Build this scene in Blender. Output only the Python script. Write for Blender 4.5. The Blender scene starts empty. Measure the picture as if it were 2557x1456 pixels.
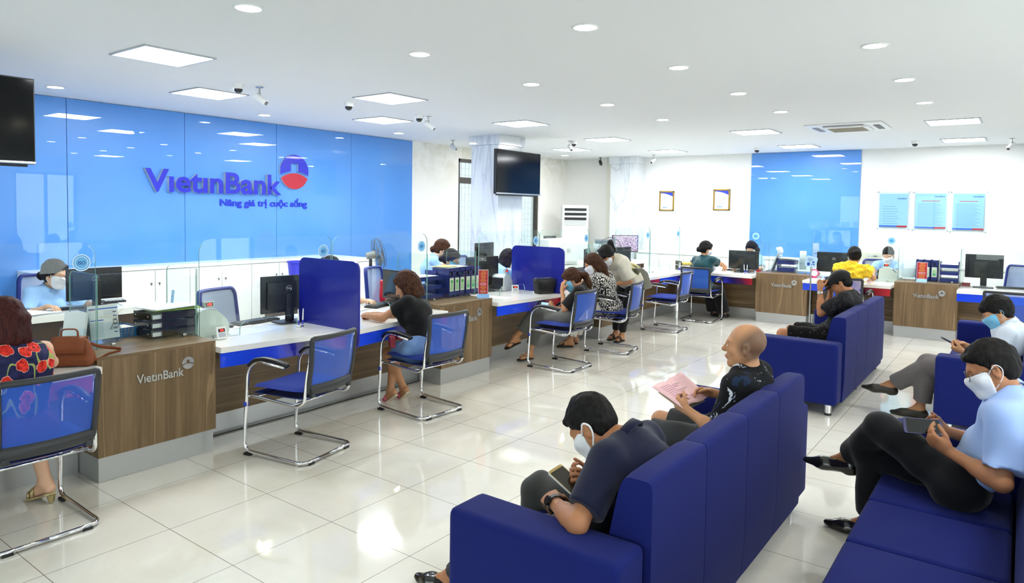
import bpy, bmesh, math, random
import numpy as np
from mathutils import Vector, Matrix, Euler
random.seed(7)
PI = math.pi
SC = bpy.context.scene
COL = SC.collection
# ------------------------------------------------------------------ camera, world, exposure
cam = bpy.data.cameras.new('camera'); camo = bpy.data.objects.new('camera', cam); COL.objects.link(camo)
YAW, PITCH, ROLL = .6517, .0461, .0145
_cy, _sy, _cp, _sp = math.cos(YAW), math.sin(YAW), math.cos(PITCH), math.sin(PITCH)
_f = Vector((_cy*_cp, _sy*_cp, -_sp)); _r = Vector((_sy, -_cy, 0)); _u = _r.cross(_f)
_r2 = math.cos(ROLL)*_r + math.sin(ROLL)*_u; _u2 = -math.sin(ROLL)*_r + math.cos(ROLL)*_u
camo.matrix_world = Matrix(((_r2.x, _u2.x, -_f.x, -1.8478), (_r2.y, _u2.y, -_f.y, -4.1741), (_r2.z, _u2.z, -_f.z, 1.7395), (0, 0, 0, 1)))
cam.sensor_width = 36; cam.lens = 24.336; cam.shift_x = .0169; cam.shift_y = -.0491
cam.clip_start = .05; cam.clip_end = 100
SC.camera = camo
SC.view_settings.view_transform = 'Standard'; SC.view_settings.look = 'None'
SC.view_settings.gamma = 1; SC.view_settings.use_curve_mapping = False
SC.view_settings.exposure = 0.76
SC.cycles.max_bounces = 6; SC.cycles.diffuse_bounces = 4; SC.cycles.glossy_bounces = 3
SC.cycles.use_adaptive_sampling = True; SC.cycles.adaptive_threshold = .03
SC.cycles.transmission_bounces = 4; SC.cycles.transparent_max_bounces = 14
SC.cycles.caustics_reflective = False; SC.cycles.caustics_refractive = False
SC.cycles.sample_clamp_indirect = 6
SC.cycles.use_denoising = True
w = bpy.data.worlds.new('world'); SC.world = w; w.use_nodes = True
w.node_tree.nodes['Background'].inputs[0].default_value = (.80, .90, 1, 1)
w.node_tree.nodes['Background'].inputs[1].default_value = .7
HC = 2.965          # ceiling height
PANEL_E, DOWN_E = 28.0, 36.0
# daylight through the long windows of the street side (behind and right of the camera)
def day(name, loc, rot, sx, sy, e):
    l = bpy.data.lights.new(name, 'AREA'); l.shape = 'RECTANGLE'; l.size = sx; l.size_y = sy; l.energy = e; l.color = (.93, .97, 1)
    o = bpy.data.objects.new(name, l); o.location = loc; o.rotation_euler = rot; COL.objects.link(o); return o
day('daylight', (2.0, -7.5, 1.55), (math.radians(90), 0, 0), 9.5, 2.6, 170)
day('daylight', (-5.0, -1.0, 1.55), (math.radians(90), 0, math.radians(-90)), 8.0, 2.6, 130)

# ------------------------------------------------------------------ materials
def lin(v): v /= 255; return v/12.92 if v <= .04045 else ((v+.055)/1.055)**2.4
def rgb(*c): return (lin(c[0]), lin(c[1]), lin(c[2]), 1)
MATS = {}
def mat(name, col=(200, 200, 200), rough=.5, metal=0, spec=.5, coat=0, alpha=None, sheen=0, emit=None, es=0, trans=0):
    if name in MATS: return MATS[name]
    m = bpy.data.materials.new(name); m.use_nodes = True; MATS[name] = m
    b = m.node_tree.nodes['Principled BSDF']
    b.inputs['Base Color'].default_value = rgb(*col); b.inputs['Roughness'].default_value = rough
    b.inputs['Metallic'].default_value = metal; b.inputs['Specular IOR Level'].default_value = spec
    b.inputs['Coat Weight'].default_value = coat; b.inputs['Coat Roughness'].default_value = .03
    if sheen: b.inputs['Sheen Weight'].default_value = sheen
    if alpha is not None: b.inputs['Alpha'].default_value = alpha
    if emit: b.inputs['Emission Color'].default_value = rgb(*emit); b.inputs['Emission Strength'].default_value = es
    if trans: b.inputs['Transmission Weight'].default_value = trans
    m.diffuse_color = rgb(*col)
    return m
class NT:
    """tiny node helper"""
    def __init__(s, m): s.m = m; s.t = m.node_tree; s.b = s.t.nodes['Principled BSDF']
    def n(s, typ, **kw):
        x = s.t.nodes.new(typ)
        for k, v in kw.items():
            if k.startswith('i_'): x.inputs[k[2:].replace('_', ' ')].default_value = v
            else: setattr(x, k, v)
        return x
    def l(s, a, b): s.t.links.new(a, b)
    def obj(s, scale=(1, 1, 1), rot=(0, 0, 0), loc=(0, 0, 0), geo=False):
        tc = s.n('ShaderNodeNewGeometry') if geo else s.n('ShaderNodeTexCoord'); mp = s.n('ShaderNodeMapping')
        mp.inputs['Scale'].default_value = scale; mp.inputs['Rotation'].default_value = rot; mp.inputs['Location'].default_value = loc
        s.l(tc.outputs['Position' if geo else 'Object'], mp.inputs['Vector']); return mp.outputs[0]
    def noise(s, vec, scale, detail=3, rough=.5, dist=0):
        x = s.n('ShaderNodeTexNoise'); x.inputs['Scale'].default_value = scale; x.inputs['Detail'].default_value = detail
        x.inputs['Roughness'].default_value = rough; x.inputs['Distortion'].default_value = dist; s.l(vec, x.inputs['Vector']); return x.outputs['Fac']
    def ramp(s, fac, stops, interp='LINEAR'):
        x = s.n('ShaderNodeValToRGB'); x.color_ramp.interpolation = interp
        e = x.color_ramp.elements
        while len(e) < len(stops): e.new(.5)
        for q, (p, c) in zip(e, stops): q.position = p; q.color = rgb(*c)
        s.l(fac, x.inputs['Fac']); return x.outputs['Color']
    def math(s, op, a, b=None, c=None):
        x = s.n('ShaderNodeMath', operation=op)
        for i, v in enumerate((a, b, c)):
            if v is None: continue
            if isinstance(v, (int, float)): x.inputs[i].default_value = v
            else: s.l(v, x.inputs[i])
        return x.outputs[0]
    def mix(s, fac, a, b, typ='MIX'):
        x = s.n('ShaderNodeMix', data_type='RGBA', blend_type=typ)
        for i, v in ((0, fac), (6, a), (7, b)):
            if isinstance(v, (int, float)): x.inputs[i].default_value = v
            elif isinstance(v, tuple): x.inputs[i].default_value = v
            else: s.l(v, x.inputs[i])
        return x.outputs[2]
    def bump(s, h, strength=.3, dist=.002):
        x = s.n('ShaderNodeBump'); x.inputs['Strength'].default_value = strength; x.inputs['Distance'].default_value = dist
        s.l(h, x.inputs['Height']); s.l(x.outputs[0], s.b.inputs['Normal'])
    def col(s, c): s.l(c, s.b.inputs['Base Color'])
def fabric(name, col, weave=900, rough=.85, var=.12, sheen=.25):
    m = mat(name, col, rough, spec=.2, sheen=sheen); n = NT(m); v = n.obj()
    a = n.noise(v, weave, 2); b = n.noise(v, 6, 3)
    k = n.math('ADD', n.math('MULTIPLY', a, var), n.math('MULTIPLY', b, var)); k = n.math('ADD', k, 1-var)
    h = n.n('ShaderNodeHueSaturation'); h.inputs['Color'].default_value = rgb(*col); n.l(k, h.inputs['Value']); n.col(h.outputs[0])
    n.bump(a, .25, .001); return m
def wood(name, axis):
    m = mat(name, (128, 100, 76), .38, spec=.4); n = NT(m)
    sc = (1, 1, .045) if axis == 'z' else ((.035, 1, 1) if axis == 'x' else (1, .035, 1))
    v = n.obj(tuple(q*9 for q in sc), geo=True)
    a = n.noise(v, 1.0, 6, .62, 1.2); b = n.noise(v, 5.5, 4, .6, .6)
    f = n.math('ADD', n.math('MULTIPLY', a, .7), n.math('MULTIPLY', b, .3))
    c = n.ramp(f, [(.3, (88, 70, 48)), (.45, (110, 89, 62)), (.55, (124, 101, 72)), (.7, (142, 119, 88))])
    # thin pale sapwood streaks
    s1 = n.noise(n.obj(tuple(q*2.6 for q in sc), geo=True), 1.7, 2, .4, .5)
    st = n.math('LESS_THAN', n.math('ABSOLUTE', n.math('SUBTRACT', s1, .5)), .006)
    c = n.mix(n.math('MULTIPLY', st, .35), c, rgb(184, 156, 118)); n.col(c); n.bump(b, .06, .001); return m
wood_v = wood('walnut_vertical', 'z'); wood_x = wood('walnut_along_x', 'x'); wood_y = wood('walnut_along_y', 'y')
white_top = mat('white_solid_surface', (244, 243, 238), .22, coat=.3)
alum = mat('brushed_aluminium', (196, 198, 198), .34, metal=.75)
_n = NT(alum); _v = _n.obj((1.5, 1.5, 220), geo=True); _n.bump(_n.noise(_v, 3, 2), .08, .0005)
chrome = mat('chrome', (225, 226, 228), .07, metal=1)
steel = mat('satin_steel', (188, 188, 186), .25, metal=1)
blackp = mat('black_plastic', (22, 23, 24), .42)
blackg = mat('black_gloss', (8, 9, 11), .08, coat=.5)
greyp = mat('grey_plastic', (196, 200, 198), .4)
whitep = mat('white_plastic', (236, 238, 238), .35)
beigep = mat('beige_plastic', (206, 206, 190), .45)
darkgrey = mat('dark_grey_plastic', (62, 64, 66), .45)
paper = mat('paper', (245, 247, 250), .7)
navyp = mat('navy_plastic', (36, 48, 120), .38)
bluep = mat('blue_plastic', (38, 110, 168), .35)
redp = mat('red_plastic', (178, 28, 36), .4)
white_paint = mat('white_cabinet', (244, 247, 244), .3, coat=.15)
def gradient_strip(name):
    m = mat(name, (30, 70, 220), .25, coat=.5); return m
strip_blue = mat('blue_valance', (22, 66, 226), .28, coat=.4); strip_dark = mat('indigo_valance', (24, 22, 120), .28, coat=.4)
strip_red = mat('red_valance', (168, 22, 30), .28, coat=.4)
def trans_mat(name, col, refl=.08, tint=(1, 1, 1), rough=0.0):
    m = bpy.data.materials.new(name); m.use_nodes = True; MATS[name] = m; t = m.node_tree
    for x in list(t.nodes): t.nodes.remove(x)
    o = t.nodes.new('ShaderNodeOutputMaterial'); mx = t.nodes.new('ShaderNodeMixShader')
    tr = t.nodes.new('ShaderNodeBsdfTransparent'); gl = t.nodes.new('ShaderNodeBsdfGlossy'); fr = t.nodes.new('ShaderNodeLayerWeight')
    tr.inputs[0].default_value = (*col, 1); gl.inputs[0].default_value = (*tint, 1); gl.inputs['Roughness'].default_value = rough
    pw = t.nodes.new('ShaderNodeMath'); pw.operation = 'POWER'; pw.inputs[1].default_value = 5
    mu = t.nodes.new('ShaderNodeMath'); mu.operation = 'MULTIPLY_ADD'; mu.inputs[1].default_value = .9; mu.inputs[2].default_value = .018*refl
    t.links.new(fr.outputs['Facing'], pw.inputs[0]); t.links.new(pw.outputs[0], mu.inputs[0]); t.links.new(mu.outputs[0], mx.inputs[0])
    t.links.new(tr.outputs[0], mx.inputs[1]); t.links.new(gl.outputs[0], mx.inputs[2]); t.links.new(mx.outputs[0], o.inputs[0])
    return m
glass = trans_mat('clear_glass', (.955, .985, .972), 1.2)
acrylic = trans_mat('clear_acrylic', (.93, .96, .97), .6)
glass_edge = mat('glass_edge', (140, 182, 172), .12)
smoke = mat('smoked_acrylic', (52, 44, 34), .12, alpha=.86)
def mesh_fabric(name, col, alpha):
    m = mat(name, col, .7, spec=.3, sheen=.3, alpha=alpha); n = NT(m); v = n.obj((1, 1, 1))
    n.bump(n.noise(v, 400, 2), .3, .001); return m
mesh_blue = mesh_fabric('blue_chair_mesh', (44, 96, 206), .66)
mesh_grey = mesh_fabric('grey_chair_mesh', (150, 168, 205), .85)
seat_blue = fabric('blue_seat_fabric', (14, 44, 138), 700, sheen=.08)
sofa_blue = fabric('royal_blue_upholstery', (13, 26, 98), 520, sheen=.04, var=.08)
sofa_seam = fabric('upholstery_seam', (18, 20, 96), 520)
led = lambda s: mat('red_led', (255, 30, 30), .4, emit=(255, 30, 20), es=3)

# ------------------------------------------------------------------ mesh helpers
def new_bm(): return bmesh.new()
def link(name, bm, m, parent=None, smooth=False, mats=None, sharp=None):
    me = bpy.data.meshes.new(name)
    if isinstance(bm, bpy.types.Mesh): me = bm
    else: bmesh.ops.recalc_face_normals(bm, faces=bm.faces); bm.to_mesh(me); bm.free()
    for q in (mats or [m]): me.materials.append(q)
    if smooth:
        me.shade_smooth()
        if sharp is not None: me.set_sharp_from_angle(angle=math.radians(sharp))
    o = bpy.data.objects.new(name, me); COL.objects.link(o)
    if parent is not None: o.parent = parent
    return o
def box(bm, c, s, bev=0, M=None, seg=2, mi=0):
    r = bmesh.ops.create_cube(bm, size=1); vs = r['verts']
    bmesh.ops.scale(bm, vec=s, verts=vs)
    if bev:
        es = list({e for v in vs for e in v.link_edges})
        rr = bmesh.ops.bevel(bm, geom=es, offset=bev, segments=seg, affect='EDGES', profile=.6)
        vs = [v for v in rr['verts']]; vs = list({v for f in rr['faces'] for v in f.verts} | set(vs))
        # gather whole island
        st = list(vs); seen = set(vs)
        while st:
            v = st.pop()
            for e in v.link_edges:
                o = e.other_vert(v)
                if o not in seen: seen.add(o); st.append(o)
        vs = list(seen)
    bmesh.ops.translate(bm, vec=c, verts=vs)
    if M is not None: bmesh.ops.transform(bm, matrix=M, verts=vs)
    if mi:
        for f in {f for v in vs for f in v.link_faces}: f.material_index = mi
    return vs
def cyl(bm, a, b, r1, r2=None, n=20, caps=True, mi=0):
    a, b = Vector(a), Vector(b); d = b-a; r2 = r1 if r2 is None else r2
    q = d.to_track_quat('Z', 'Y').to_matrix().to_4x4(); q.translation = (a+b)/2
    r = bmesh.ops.create_cone(bm, cap_ends=caps, segments=n, radius1=r1, radius2=r2, depth=d.length, matrix=q)
    if mi:
        for f in {f for v in r['verts'] for f in v.link_faces}: f.material_index = mi
    return r['verts']
def sph(bm, c, r, n=12, sc=(1, 1, 1), mi=0):
    M = Matrix.Translation(c) @ Matrix.Diagonal((*sc, 1))
    q = bmesh.ops.create_uvsphere(bm, u_segments=n*2, v_segments=n, radius=r, matrix=M)
    if mi:
        for f in {f for v in q['verts'] for f in v.link_faces}: f.material_index = mi
    return q['verts']
def rnd_path(pts, rad, n=5, closed=False):
    """round the corners of a polyline"""
    pts = [Vector(p) for p in pts]; out = []; N = len(pts)
    for i, p in enumerate(pts):
        if not closed and i in (0, N-1): out.append(p); continue
        a, b = pts[i-1], pts[(i+1) % N]
        r = min(rad, (a-p).length*.49, (b-p).length*.49)
        u, v = p+(a-p).normalized()*r, p+(b-p).normalized()*r
        for k in range(n+1):
            t = k/n; out.append((1-t)**2*u + 2*t*(1-t)*p + t*t*v)
    return out
def tube(bm, path, r, n=10, closed=False, flat=None, mi=0):
    path = [Vector(p) for p in path]; N = len(path); rings = []
    rr = r if isinstance(r, (list, tuple)) else [r]*N
    up = None
    for i, p in enumerate(path):
        if closed: t = path[(i+1) % N]-path[i-1]
        else: t = path[min(i+1, N-1)]-path[max(i-1, 0)]
        t.normalize()
        if up is None:
            up = Vector((0, 0, 1)) if abs(t.z) < .9 else Vector((1, 0, 0))
        s = t.cross(up); s.normalize(); up = s.cross(t); up.normalize()
        fa, fb = flat or (1, 1)
        rings.append([bm.verts.new(p + rr[i]*(math.cos(a)*s*fa + math.sin(a)*up*fb)) for a in [2*PI*k/n for k in range(n)]])
    m = N if closed else N-1
    for i in range(m):
        A, B = rings[i], rings[(i+1) % N]
        for k in range(n):
            f = bm.faces.new((A[k], A[(k+1) % n], B[(k+1) % n], B[k])); f.material_index = mi
    if not closed:
        f = bm.faces.new(rings[0][::-1]); f.material_index = mi; f = bm.faces.new(rings[-1]); f.material_index = mi
def prism(bm, poly, h, M=None, rim=None, cap=0):
    """poly: list of (x,y); extruded from z 0 to h; rim = material index of the sides"""
    M = M or Matrix.Identity(4)
    lo = [bm.verts.new(M @ Vector((x, y, 0))) for x, y in poly]; hi = [bm.verts.new(M @ Vector((x, y, h))) for x, y in poly]
    f = bm.faces.new(lo[::-1]); f.material_index = cap; f = bm.faces.new(hi); f.material_index = cap
    for i in range(len(poly)):
        f = bm.faces.new((lo[i], lo[(i+1) % len(poly)], hi[(i+1) % len(poly)], hi[i]))
        if rim is not None: f.material_index = rim
def rrect(x0, y0, x1, y1, r, n=5, rs=None):
    rs = rs or (r, r, r, r); out = []      # corners: bl, br, tr, tl
    for (cx, cy, a0, q) in ((x0, y0, PI, rs[0]), (x1, y0, 1.5*PI, rs[1]), (x1, y1, 0, rs[2]), (x0, y1, .5*PI, rs[3])):
        if q <= 0: out.append((cx, cy)); continue
        ox = cx+q if cx == x0 else cx-q; oy = cy+q if cy == y0 else cy-q
        for k in range(n+1):
            a = a0+k/n*PI/2; out.append((ox+q*math.cos(a), oy+q*math.sin(a)))
    return out
def lathe(bm, prof, n=24, c=(0, 0, 0), M=None, mi=0):
    M = M or Matrix.Identity(4); rings = []
    for r, z in prof:
        if r < 1e-6: rings.append([bm.verts.new(M @ Vector((c[0], c[1], c[2]+z)))])
        else: rings.append([bm.verts.new(M @ Vector((c[0]+r*math.cos(2*PI*k/n), c[1]+r*math.sin(2*PI*k/n), c[2]+z))) for k in range(n)])
    for A, B in zip(rings, rings[1:]):
        for k in range(n):
            q = [A[k % len(A)], A[(k+1) % len(A)], B[(k+1) % len(B)], B[k % len(B)]]
            q = list(dict.fromkeys(q))
            if len(q) > 2:
                f = bm.faces.new(q); f.material_index = mi
def basis(o, x, y):
    """matrix with local x,y axes; z = x cross y"""
    x, y = Vector(x).normalized(), Vector(y); z = x.cross(y).normalized(); y = z.cross(x)
    M = Matrix((x, y, z)).transposed().to_4x4(); M.translation = o; return M
def RZ(a): return Matrix.Rotation(a, 4, 'Z')
def T(*v): return Matrix.Translation(v)
_tx = {}
def text_mesh(s, size, ext=.002, off=0, align='LEFT', sp=1.0):
    k = (s, size, ext, off, align, sp)
    if k in _tx: return _tx[k].copy()
    cu = bpy.data.curves.new('t', 'FONT'); cu.body = s; cu.size = size; cu.extrude = ext; cu.offset = off; cu.align_x = align
    cu.space_character = sp; cu.resolution_u = 4
    o = bpy.data.objects.new('t', cu); COL.objects.link(o)
    me = bpy.data.meshes.new_from_object(o.evaluated_get(bpy.context.evaluated_depsgraph_get()))
    bpy.data.objects.remove(o); _tx[k] = me; return me.copy()
def text(name, s, size, M, m, parent, ext=.002, off=0, align='LEFT', label=None, sx=1, sp=1.0, mats=None):
    me = text_mesh(s, size, ext, off, align, sp); me.materials.clear(); me.transform(M @ Matrix.Diagonal((sx, 1, 1, 1)))
    o = link(name, me, m, parent, mats=mats)
    if label: o['label'] = label
    return o
def tag(o, label=None, cat=None, group=None, kind=None):
    if label: o['label'] = label
    if cat: o['category'] = cat
    if group: o['group'] = group
    if kind: o['kind'] = kind
    return o
def thing(name, label, cat, loc=(0, 0, 0), rz=0, group=None):
    o = bpy.data.objects.new(name, None); COL.objects.link(o); o.location = loc; o.rotation_euler = (0, 0, rz)
    o.empty_display_size = .1
    return tag(o, label, cat, group)
def struct(name, bm, m, mats=None, smooth=False):
    o = link(name, bm, m, mats=mats, smooth=smooth); o['kind'] = 'structure'; return o
def dup(root, loc, rz=0, label=None, group=None):
    def rec(o, par):
        c = o.copy(); COL.objects.link(c)
        if par is not None: c.parent = par
        for ch in list(o.children): rec(ch, c)
        return c
    r = rec(root, None); r.location = loc; r.rotation_euler = (0, 0, rz)
    if label: r['label'] = label
    if group: r['group'] = group
    return r
# ------------------------------------------------------------------ the room
X0, X1, Y0, Y1 = -4.4, 12.75, -6.9, 4.77
m_floor = mat('porcelain_floor_tiles', (236, 234, 222), .07, spec=.6, coat=.4)
n = NT(m_floor); v = n.obj(geo=True)
sep = n.n('ShaderNodeSeparateXYZ'); n.l(v, sep.inputs[0])
def gl(ax):
    a = n.math('DIVIDE', sep.outputs[ax], .6); a = n.math('FRACT', n.math('ADD', a, 100.5)); a = n.math('ABSOLUTE', n.math('SUBTRACT', a, .5))
    return n.math('LESS_THAN', a, .0032)
g = n.math('MAXIMUM', gl(0), gl(1))
va = n.noise(v, 1.4, 5, .6, 1.0); vb = n.noise(v, .7, 2)
cc = n.ramp(va, [(.3, (230, 227, 213)), (.5, (239, 236, 224)), (.7, (245, 243, 233))])
n.col(n.mix(n.math('MULTIPLY', g, .85), cc, rgb(104, 96, 80)))
wn = n.n('ShaderNodeTexNoise'); wn.inputs['Scale'].default_value = 2.2; n.l(v, wn.inputs['Vector'])
n.bump(n.math('SUBTRACT', wn.outputs['Fac'], n.math('MULTIPLY', g, .6)), .05, .01)
bm = new_bm(); box(bm, ((X0+X1)/2, (Y0+Y1)/2, -.1), (X1-X0+.4, Y1-Y0+.4, .2)); struct('floor', bm, m_floor)
m_ceil = mat('ceiling_paint', (232, 235, 236), .8)
m_wall = mat('white_wall_paint', (243, 243, 238), .7)
n = NT(m_wall); v = n.obj(geo=True); a = n.noise(v, 1.3, 4, .65); n.col(n.ramp(a, [(.35, (232, 234, 232)), (.6, (237, 238, 236))]))
bm = new_bm(); box(bm, ((X0+X1)/2, (Y0+Y1)/2, HC+.1), (X1-X0+.4, Y1-Y0+.4, .2)); struct('ceiling', bm, m_ceil)
WX0, WX1, WZ0, WZ1 = 8.66, 11.53, .3, 2.74      # window in the long back wall
bm = new_bm()
for (a, b, c, d) in ((X0-.2, WX0, 0, HC), (WX1, X1+.2, 0, HC), (WX0, WX1, 0, WZ0), (WX0, WX1, WZ1, HC)):
    box(bm, ((a+b)/2, Y1+.1, (c+d)/2), (b-a, .2, d-c))
m_damp = mat('stained_wall_paint', (240, 240, 232), .75)
n = NT(m_damp); v = n.obj(geo=True); sep = n.n('ShaderNodeSeparateXYZ'); n.l(v, sep.inputs[0])
a = n.noise(v, 2.6, 8, .72, .8); b = n.math('MULTIPLY', n.math('SUBTRACT', sep.outputs[2], 2.15), 1.1)
b.node.use_clamp = True
k = n.math('MULTIPLY', n.ramp(a, [(.42, (0, 0, 0)), (.62, (255, 255, 255))]), b)
n.col(n.mix(k, rgb(244, 244, 239), rgb(216, 214, 196)))
struct('wall_back', bm, m_damp)
bm = new_bm(); box(bm, (X1+.1, (Y0+Y1)/2, HC/2), (.2, Y1-Y0, HC)); struct('wall_right', bm, m_wall)
def window_wall(name, axis, fixed, lo, hi, spans, z0, z1, th=.2):
    bm = new_bm(); edges = [lo]+[q for s in spans for q in s]+[hi]
    def put(a, b, c, d):
        if axis == 'x': box(bm, ((a+b)/2, fixed, (c+d)/2), (b-a, th, d-c))
        else: box(bm, (fixed, (a+b)/2, (c+d)/2), (th, b-a, d-c))
    for i in range(0, len(edges), 2): put(edges[i], edges[i+1], 0, HC)
    for s in spans: put(s[0], s[1], 0, z0); put(s[0], s[1], z1, HC)
    return struct(name, bm, m_wall)
sp_s = [(-2.4, -.9), (.0, 1.5), (2.4, 3.9), (4.8, 6.3)]; sp_w = [(-4.6, -3.0), (-2.2, -.6), (.4, 2.0)]
window_wall('wall_front', 'x', Y0-.1, X0-.2, X1+.2, sp_s, .35, 2.55)
window_wall('wall_left', 'y', X0-.1, Y0, Y1, sp_w, .35, 2.55)
frame_dark = mat('dark_bronze_frame', (58, 52, 46), .4)
wi = 0
def win(axis, fixed, s, z0, z1, mull=1, transom=None, fr=.06, fm=None):
    global wi; wi += 1
    bm = new_bm(); a, b = s
    def bx(u0, u1, c, d, th=.08):
        if axis == 'x': box(bm, ((u0+u1)/2, fixed, (c+d)/2), (u1-u0, th, d-c))
        else: box(bm, (fixed, (u0+u1)/2, (c+d)/2), (th, u1-u0, d-c))
    bx(a, b, z0, z0+fr); bx(a, b, z1-fr, z1); bx(a, a+fr, z0, z1); bx(b-fr, b, z0, z1)
    for k in range(1, mull+1): bx(a+(b-a)*k/(mull+1)-fr/2, a+(b-a)*k/(mull+1)+fr/2, z0, z1)
    if transom: bx(a, b, transom-.06, transom+.06, .09)
    o = struct('window_%d' % wi, bm, fm or frame_dark)
    bm = new_bm(); bx(a+fr/2, b-fr/2, z0+fr/2, z1-fr/2, .012); link('pane', bm, glass, o)
    return o
backwin = win('x', Y1+.06, (WX0, WX1), WZ0, WZ1, 3, 2.31, .07)
for s in sp_s: win('x', Y0-.1, s, .35, 2.55)
for s in sp_w: win('y', X0-.1, s, .35, 2.55)
# security grille outside the back window
bm = new_bm(); x = WX0+.05
while x < WX1: box(bm, (x, Y1+.17, (WZ0+WZ1)/2), (.006, .006, WZ1-WZ0)); x += .12
z = WZ0+.05
while z < WZ1: box(bm, ((WX0+WX1)/2, Y1+.17, z), (WX1-WX0, .006, .006)); z += .13
link('security_grille', bm, mat('pale_grille', (226, 230, 234), .6), backwin)
# blue back-painted glass panels
def blue_glass(name, lo, hi):
    m = mat(name, (84, 158, 236), .35, spec=.3, coat=.7); m.node_tree.nodes['Principled BSDF'].inputs['Coat Roughness'].default_value = .0
    m.node_tree.nodes['Principled BSDF'].inputs['Coat IOR'].default_value = 1.62
    n = NT(m); v = n.obj(geo=True); n.col(n.ramp(n.noise(v, .8, 2), [(.3, lo), (.7, hi)])); return m
m_blue = blue_glass('blue_backpainted_glass', (78, 141, 220), (88, 152, 228))
ed = [-4.0, -2.5, -1.0, .2, 1.573, 3.004, 4.432, 5.881, 7.331]
for i, (a, b) in enumerate(zip(ed, ed[1:])):
    bm = new_bm(); box(bm, ((a+b)/2, Y1-.012, .45+(HC-.005-.45)/2), (b-a-.006, .024, HC-.005-.45), .002)
    nm = ['', '', '', 'tall glossy blue glass wall panel behind the hanging screen, far left', 'blue glass wall panel right of the hanging screen, above the left staff desk',
          'blue glass wall panel carrying the first letters of the big sign', 'blue glass wall panel carrying the last letters of the sign name', 'narrower looking blue glass wall panel right of the round emblem'][i] if i < 8 else ''
    nm = nm or 'glossy blue glass wall panel beyond the left edge of the photo, number from the corner %s' % ['one', 'two', 'three'][i]
    if i < 3: nm = ['blue glass wall panel nearest the left corner, outside the photo', 'second blue glass wall panel from the left corner, outside the photo', 'third blue glass wall panel from the left corner, outside the photo'][i]
    tag(link('wall_panel', bm, m_blue), nm, 'wall panel', 'blue glass panels on the long wall')
bm = new_bm(); box(bm, (X1-.012, -.69, HC/2), (.024, 2.02, HC-.01), .002)
tag(link('wall_panel', bm, m_blue), 'floor to ceiling blue glass panel on the right wall between white walls', 'wall panel')
# marble columns
m_marble = mat('white_marble', (236, 240, 243), .12, coat=.6)
n = NT(m_marble); v = n.obj((1.6, 1.6, .34), rot=(0, .45, .5), geo=True)
a = n.noise(v, 1.2, 7, .55, 1.0); a = n.math('ABSOLUTE', n.math('SUBTRACT', a, .5)); b = n.noise(v, 1.1, 3)
c = n.ramp(a, [(0, (190, 198, 208)), (.012, (214, 221, 227)), (.04, (222, 228, 232)), (.2, (226, 231, 234))]); n.col(c)
def column(x0, x1, y0, y1, label, cap=True, num=1):
    t = thing('column', label, 'column', ((x0+x1)/2, (y0+y1)/2, 0))
    bm = new_bm(); box(bm, (0, 0, HC/2-.08), (x1-x0, y1-y0, HC-.16), .003); link('shaft', bm, m_marble, t)
    bm = new_bm(); box(bm, (0, 0, HC-.08), (x1-x0+.06, y1-y0+.06, .159), .003); link('capital', bm, m_marble, t)
column(7.24, 7.92, 2.70, 3.28, 'free standing square white marble column behind the small hanging screen')
column(12.35, 12.75, 2.72, 3.36, 'marble clad pilaster on the right wall beside the copier')
column(12.42, 12.75, -5.1, -4.22, 'marble pilaster on the right wall at the right edge of the photo')
bm = new_bm(); box(bm, (12.6, 3.44, HC/2), (.3, .14, HC), .003); struct('trim_1', bm, mat('grey_duct', (206, 206, 192), .6))

# ------------------------------------------------------------------ ceiling fittings
m_panel = mat('lit_panel', (255, 255, 255), .5, emit=(250, 252, 255), es=PANEL_E)
m_down = mat('lit_downlight', (255, 255, 250), .5, emit=(255, 242, 212), es=DOWN_E)
m_frame = mat('grey_light_frame', (176, 182, 188), .4)
def panel_light(x, y, label, flush=True):
    t = thing('ceiling_light_panel', label, 'ceiling light', (x, y, HC), 0, 'square light panels in the ceiling')
    bm = new_bm(); s, f = .6, .02
    for (cx, cy, sx, sy) in ((0, s/2-f/2, s, f), (0, -s/2+f/2, s, f), (s/2-f/2, 0, f, s-2*f), (-s/2+f/2, 0, f, s-2*f)): box(bm, (cx, cy, -.006), (sx, sy, .012))
    link('frame', bm, m_frame, t)
    bm = new_bm(); prism(bm, rrect(-s/2+f, -s/2+f, s/2-f, s/2-f, .03), .006, T(0, 0, -.008)); link('diffuser', bm, m_panel, t)
PL = [(1.07, 1.52, 'largest square light panel, above the blue wall at upper left'), (2.33, 2.98, 'square light panel just left of the first dome camera'),
 (3.65, 1.52, 'square light panel above the single dome camera at upper centre'), (4.94, 3.0, 'square light panel over the right end of the blue glass wall'),
 (6.25, 1.56, 'square light panel right above the marble column with the screen'), (8.81, 1.55, 'square light panel right of the camera pair over the window'),
 (7.55, 3.02, 'square light panel hidden behind the free standing marble column'), (10.2, 3.1, 'square light panel directly below the far camera pair'),
 (11.45, 1.6, 'square light panel above the corner between the marble pilaster and the framed certificates'), (8.89, -.91, 'square light panel left of the ceiling air conditioner'),
 (11.54, -.88, 'square light panel above the blue glass panel on the right wall'), (8.95, -3.40, 'brighter near square light panel at the far right, above the posters'),
 (11.6, -3.36, 'far right square light panel right of the small dome camera above the posters'), (1.07, -5.4, 'square light panel behind the sofas, out of the photo'), (6.3, -5.0, 'square light panel over the street side, out of the photo')]
for q in PL: panel_light(*q)
def downlight(x, y, label):
    t = thing('downlight', label, 'ceiling light', (x, y, HC), 0, 'round downlights in the ceiling')
    bm = new_bm(); lathe(bm, [(.088, 0), (.092, -.004), (.088, -.008), (.076, -.008), (.074, -.003)], 32); link('trim_ring', bm, whitep, t, smooth=True)
    bm = new_bm(); lathe(bm, [(.0755, -.002), (.0755, -.006), (0, -.007)], 32); link('lamp_face', bm, m_down, t)
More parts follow.
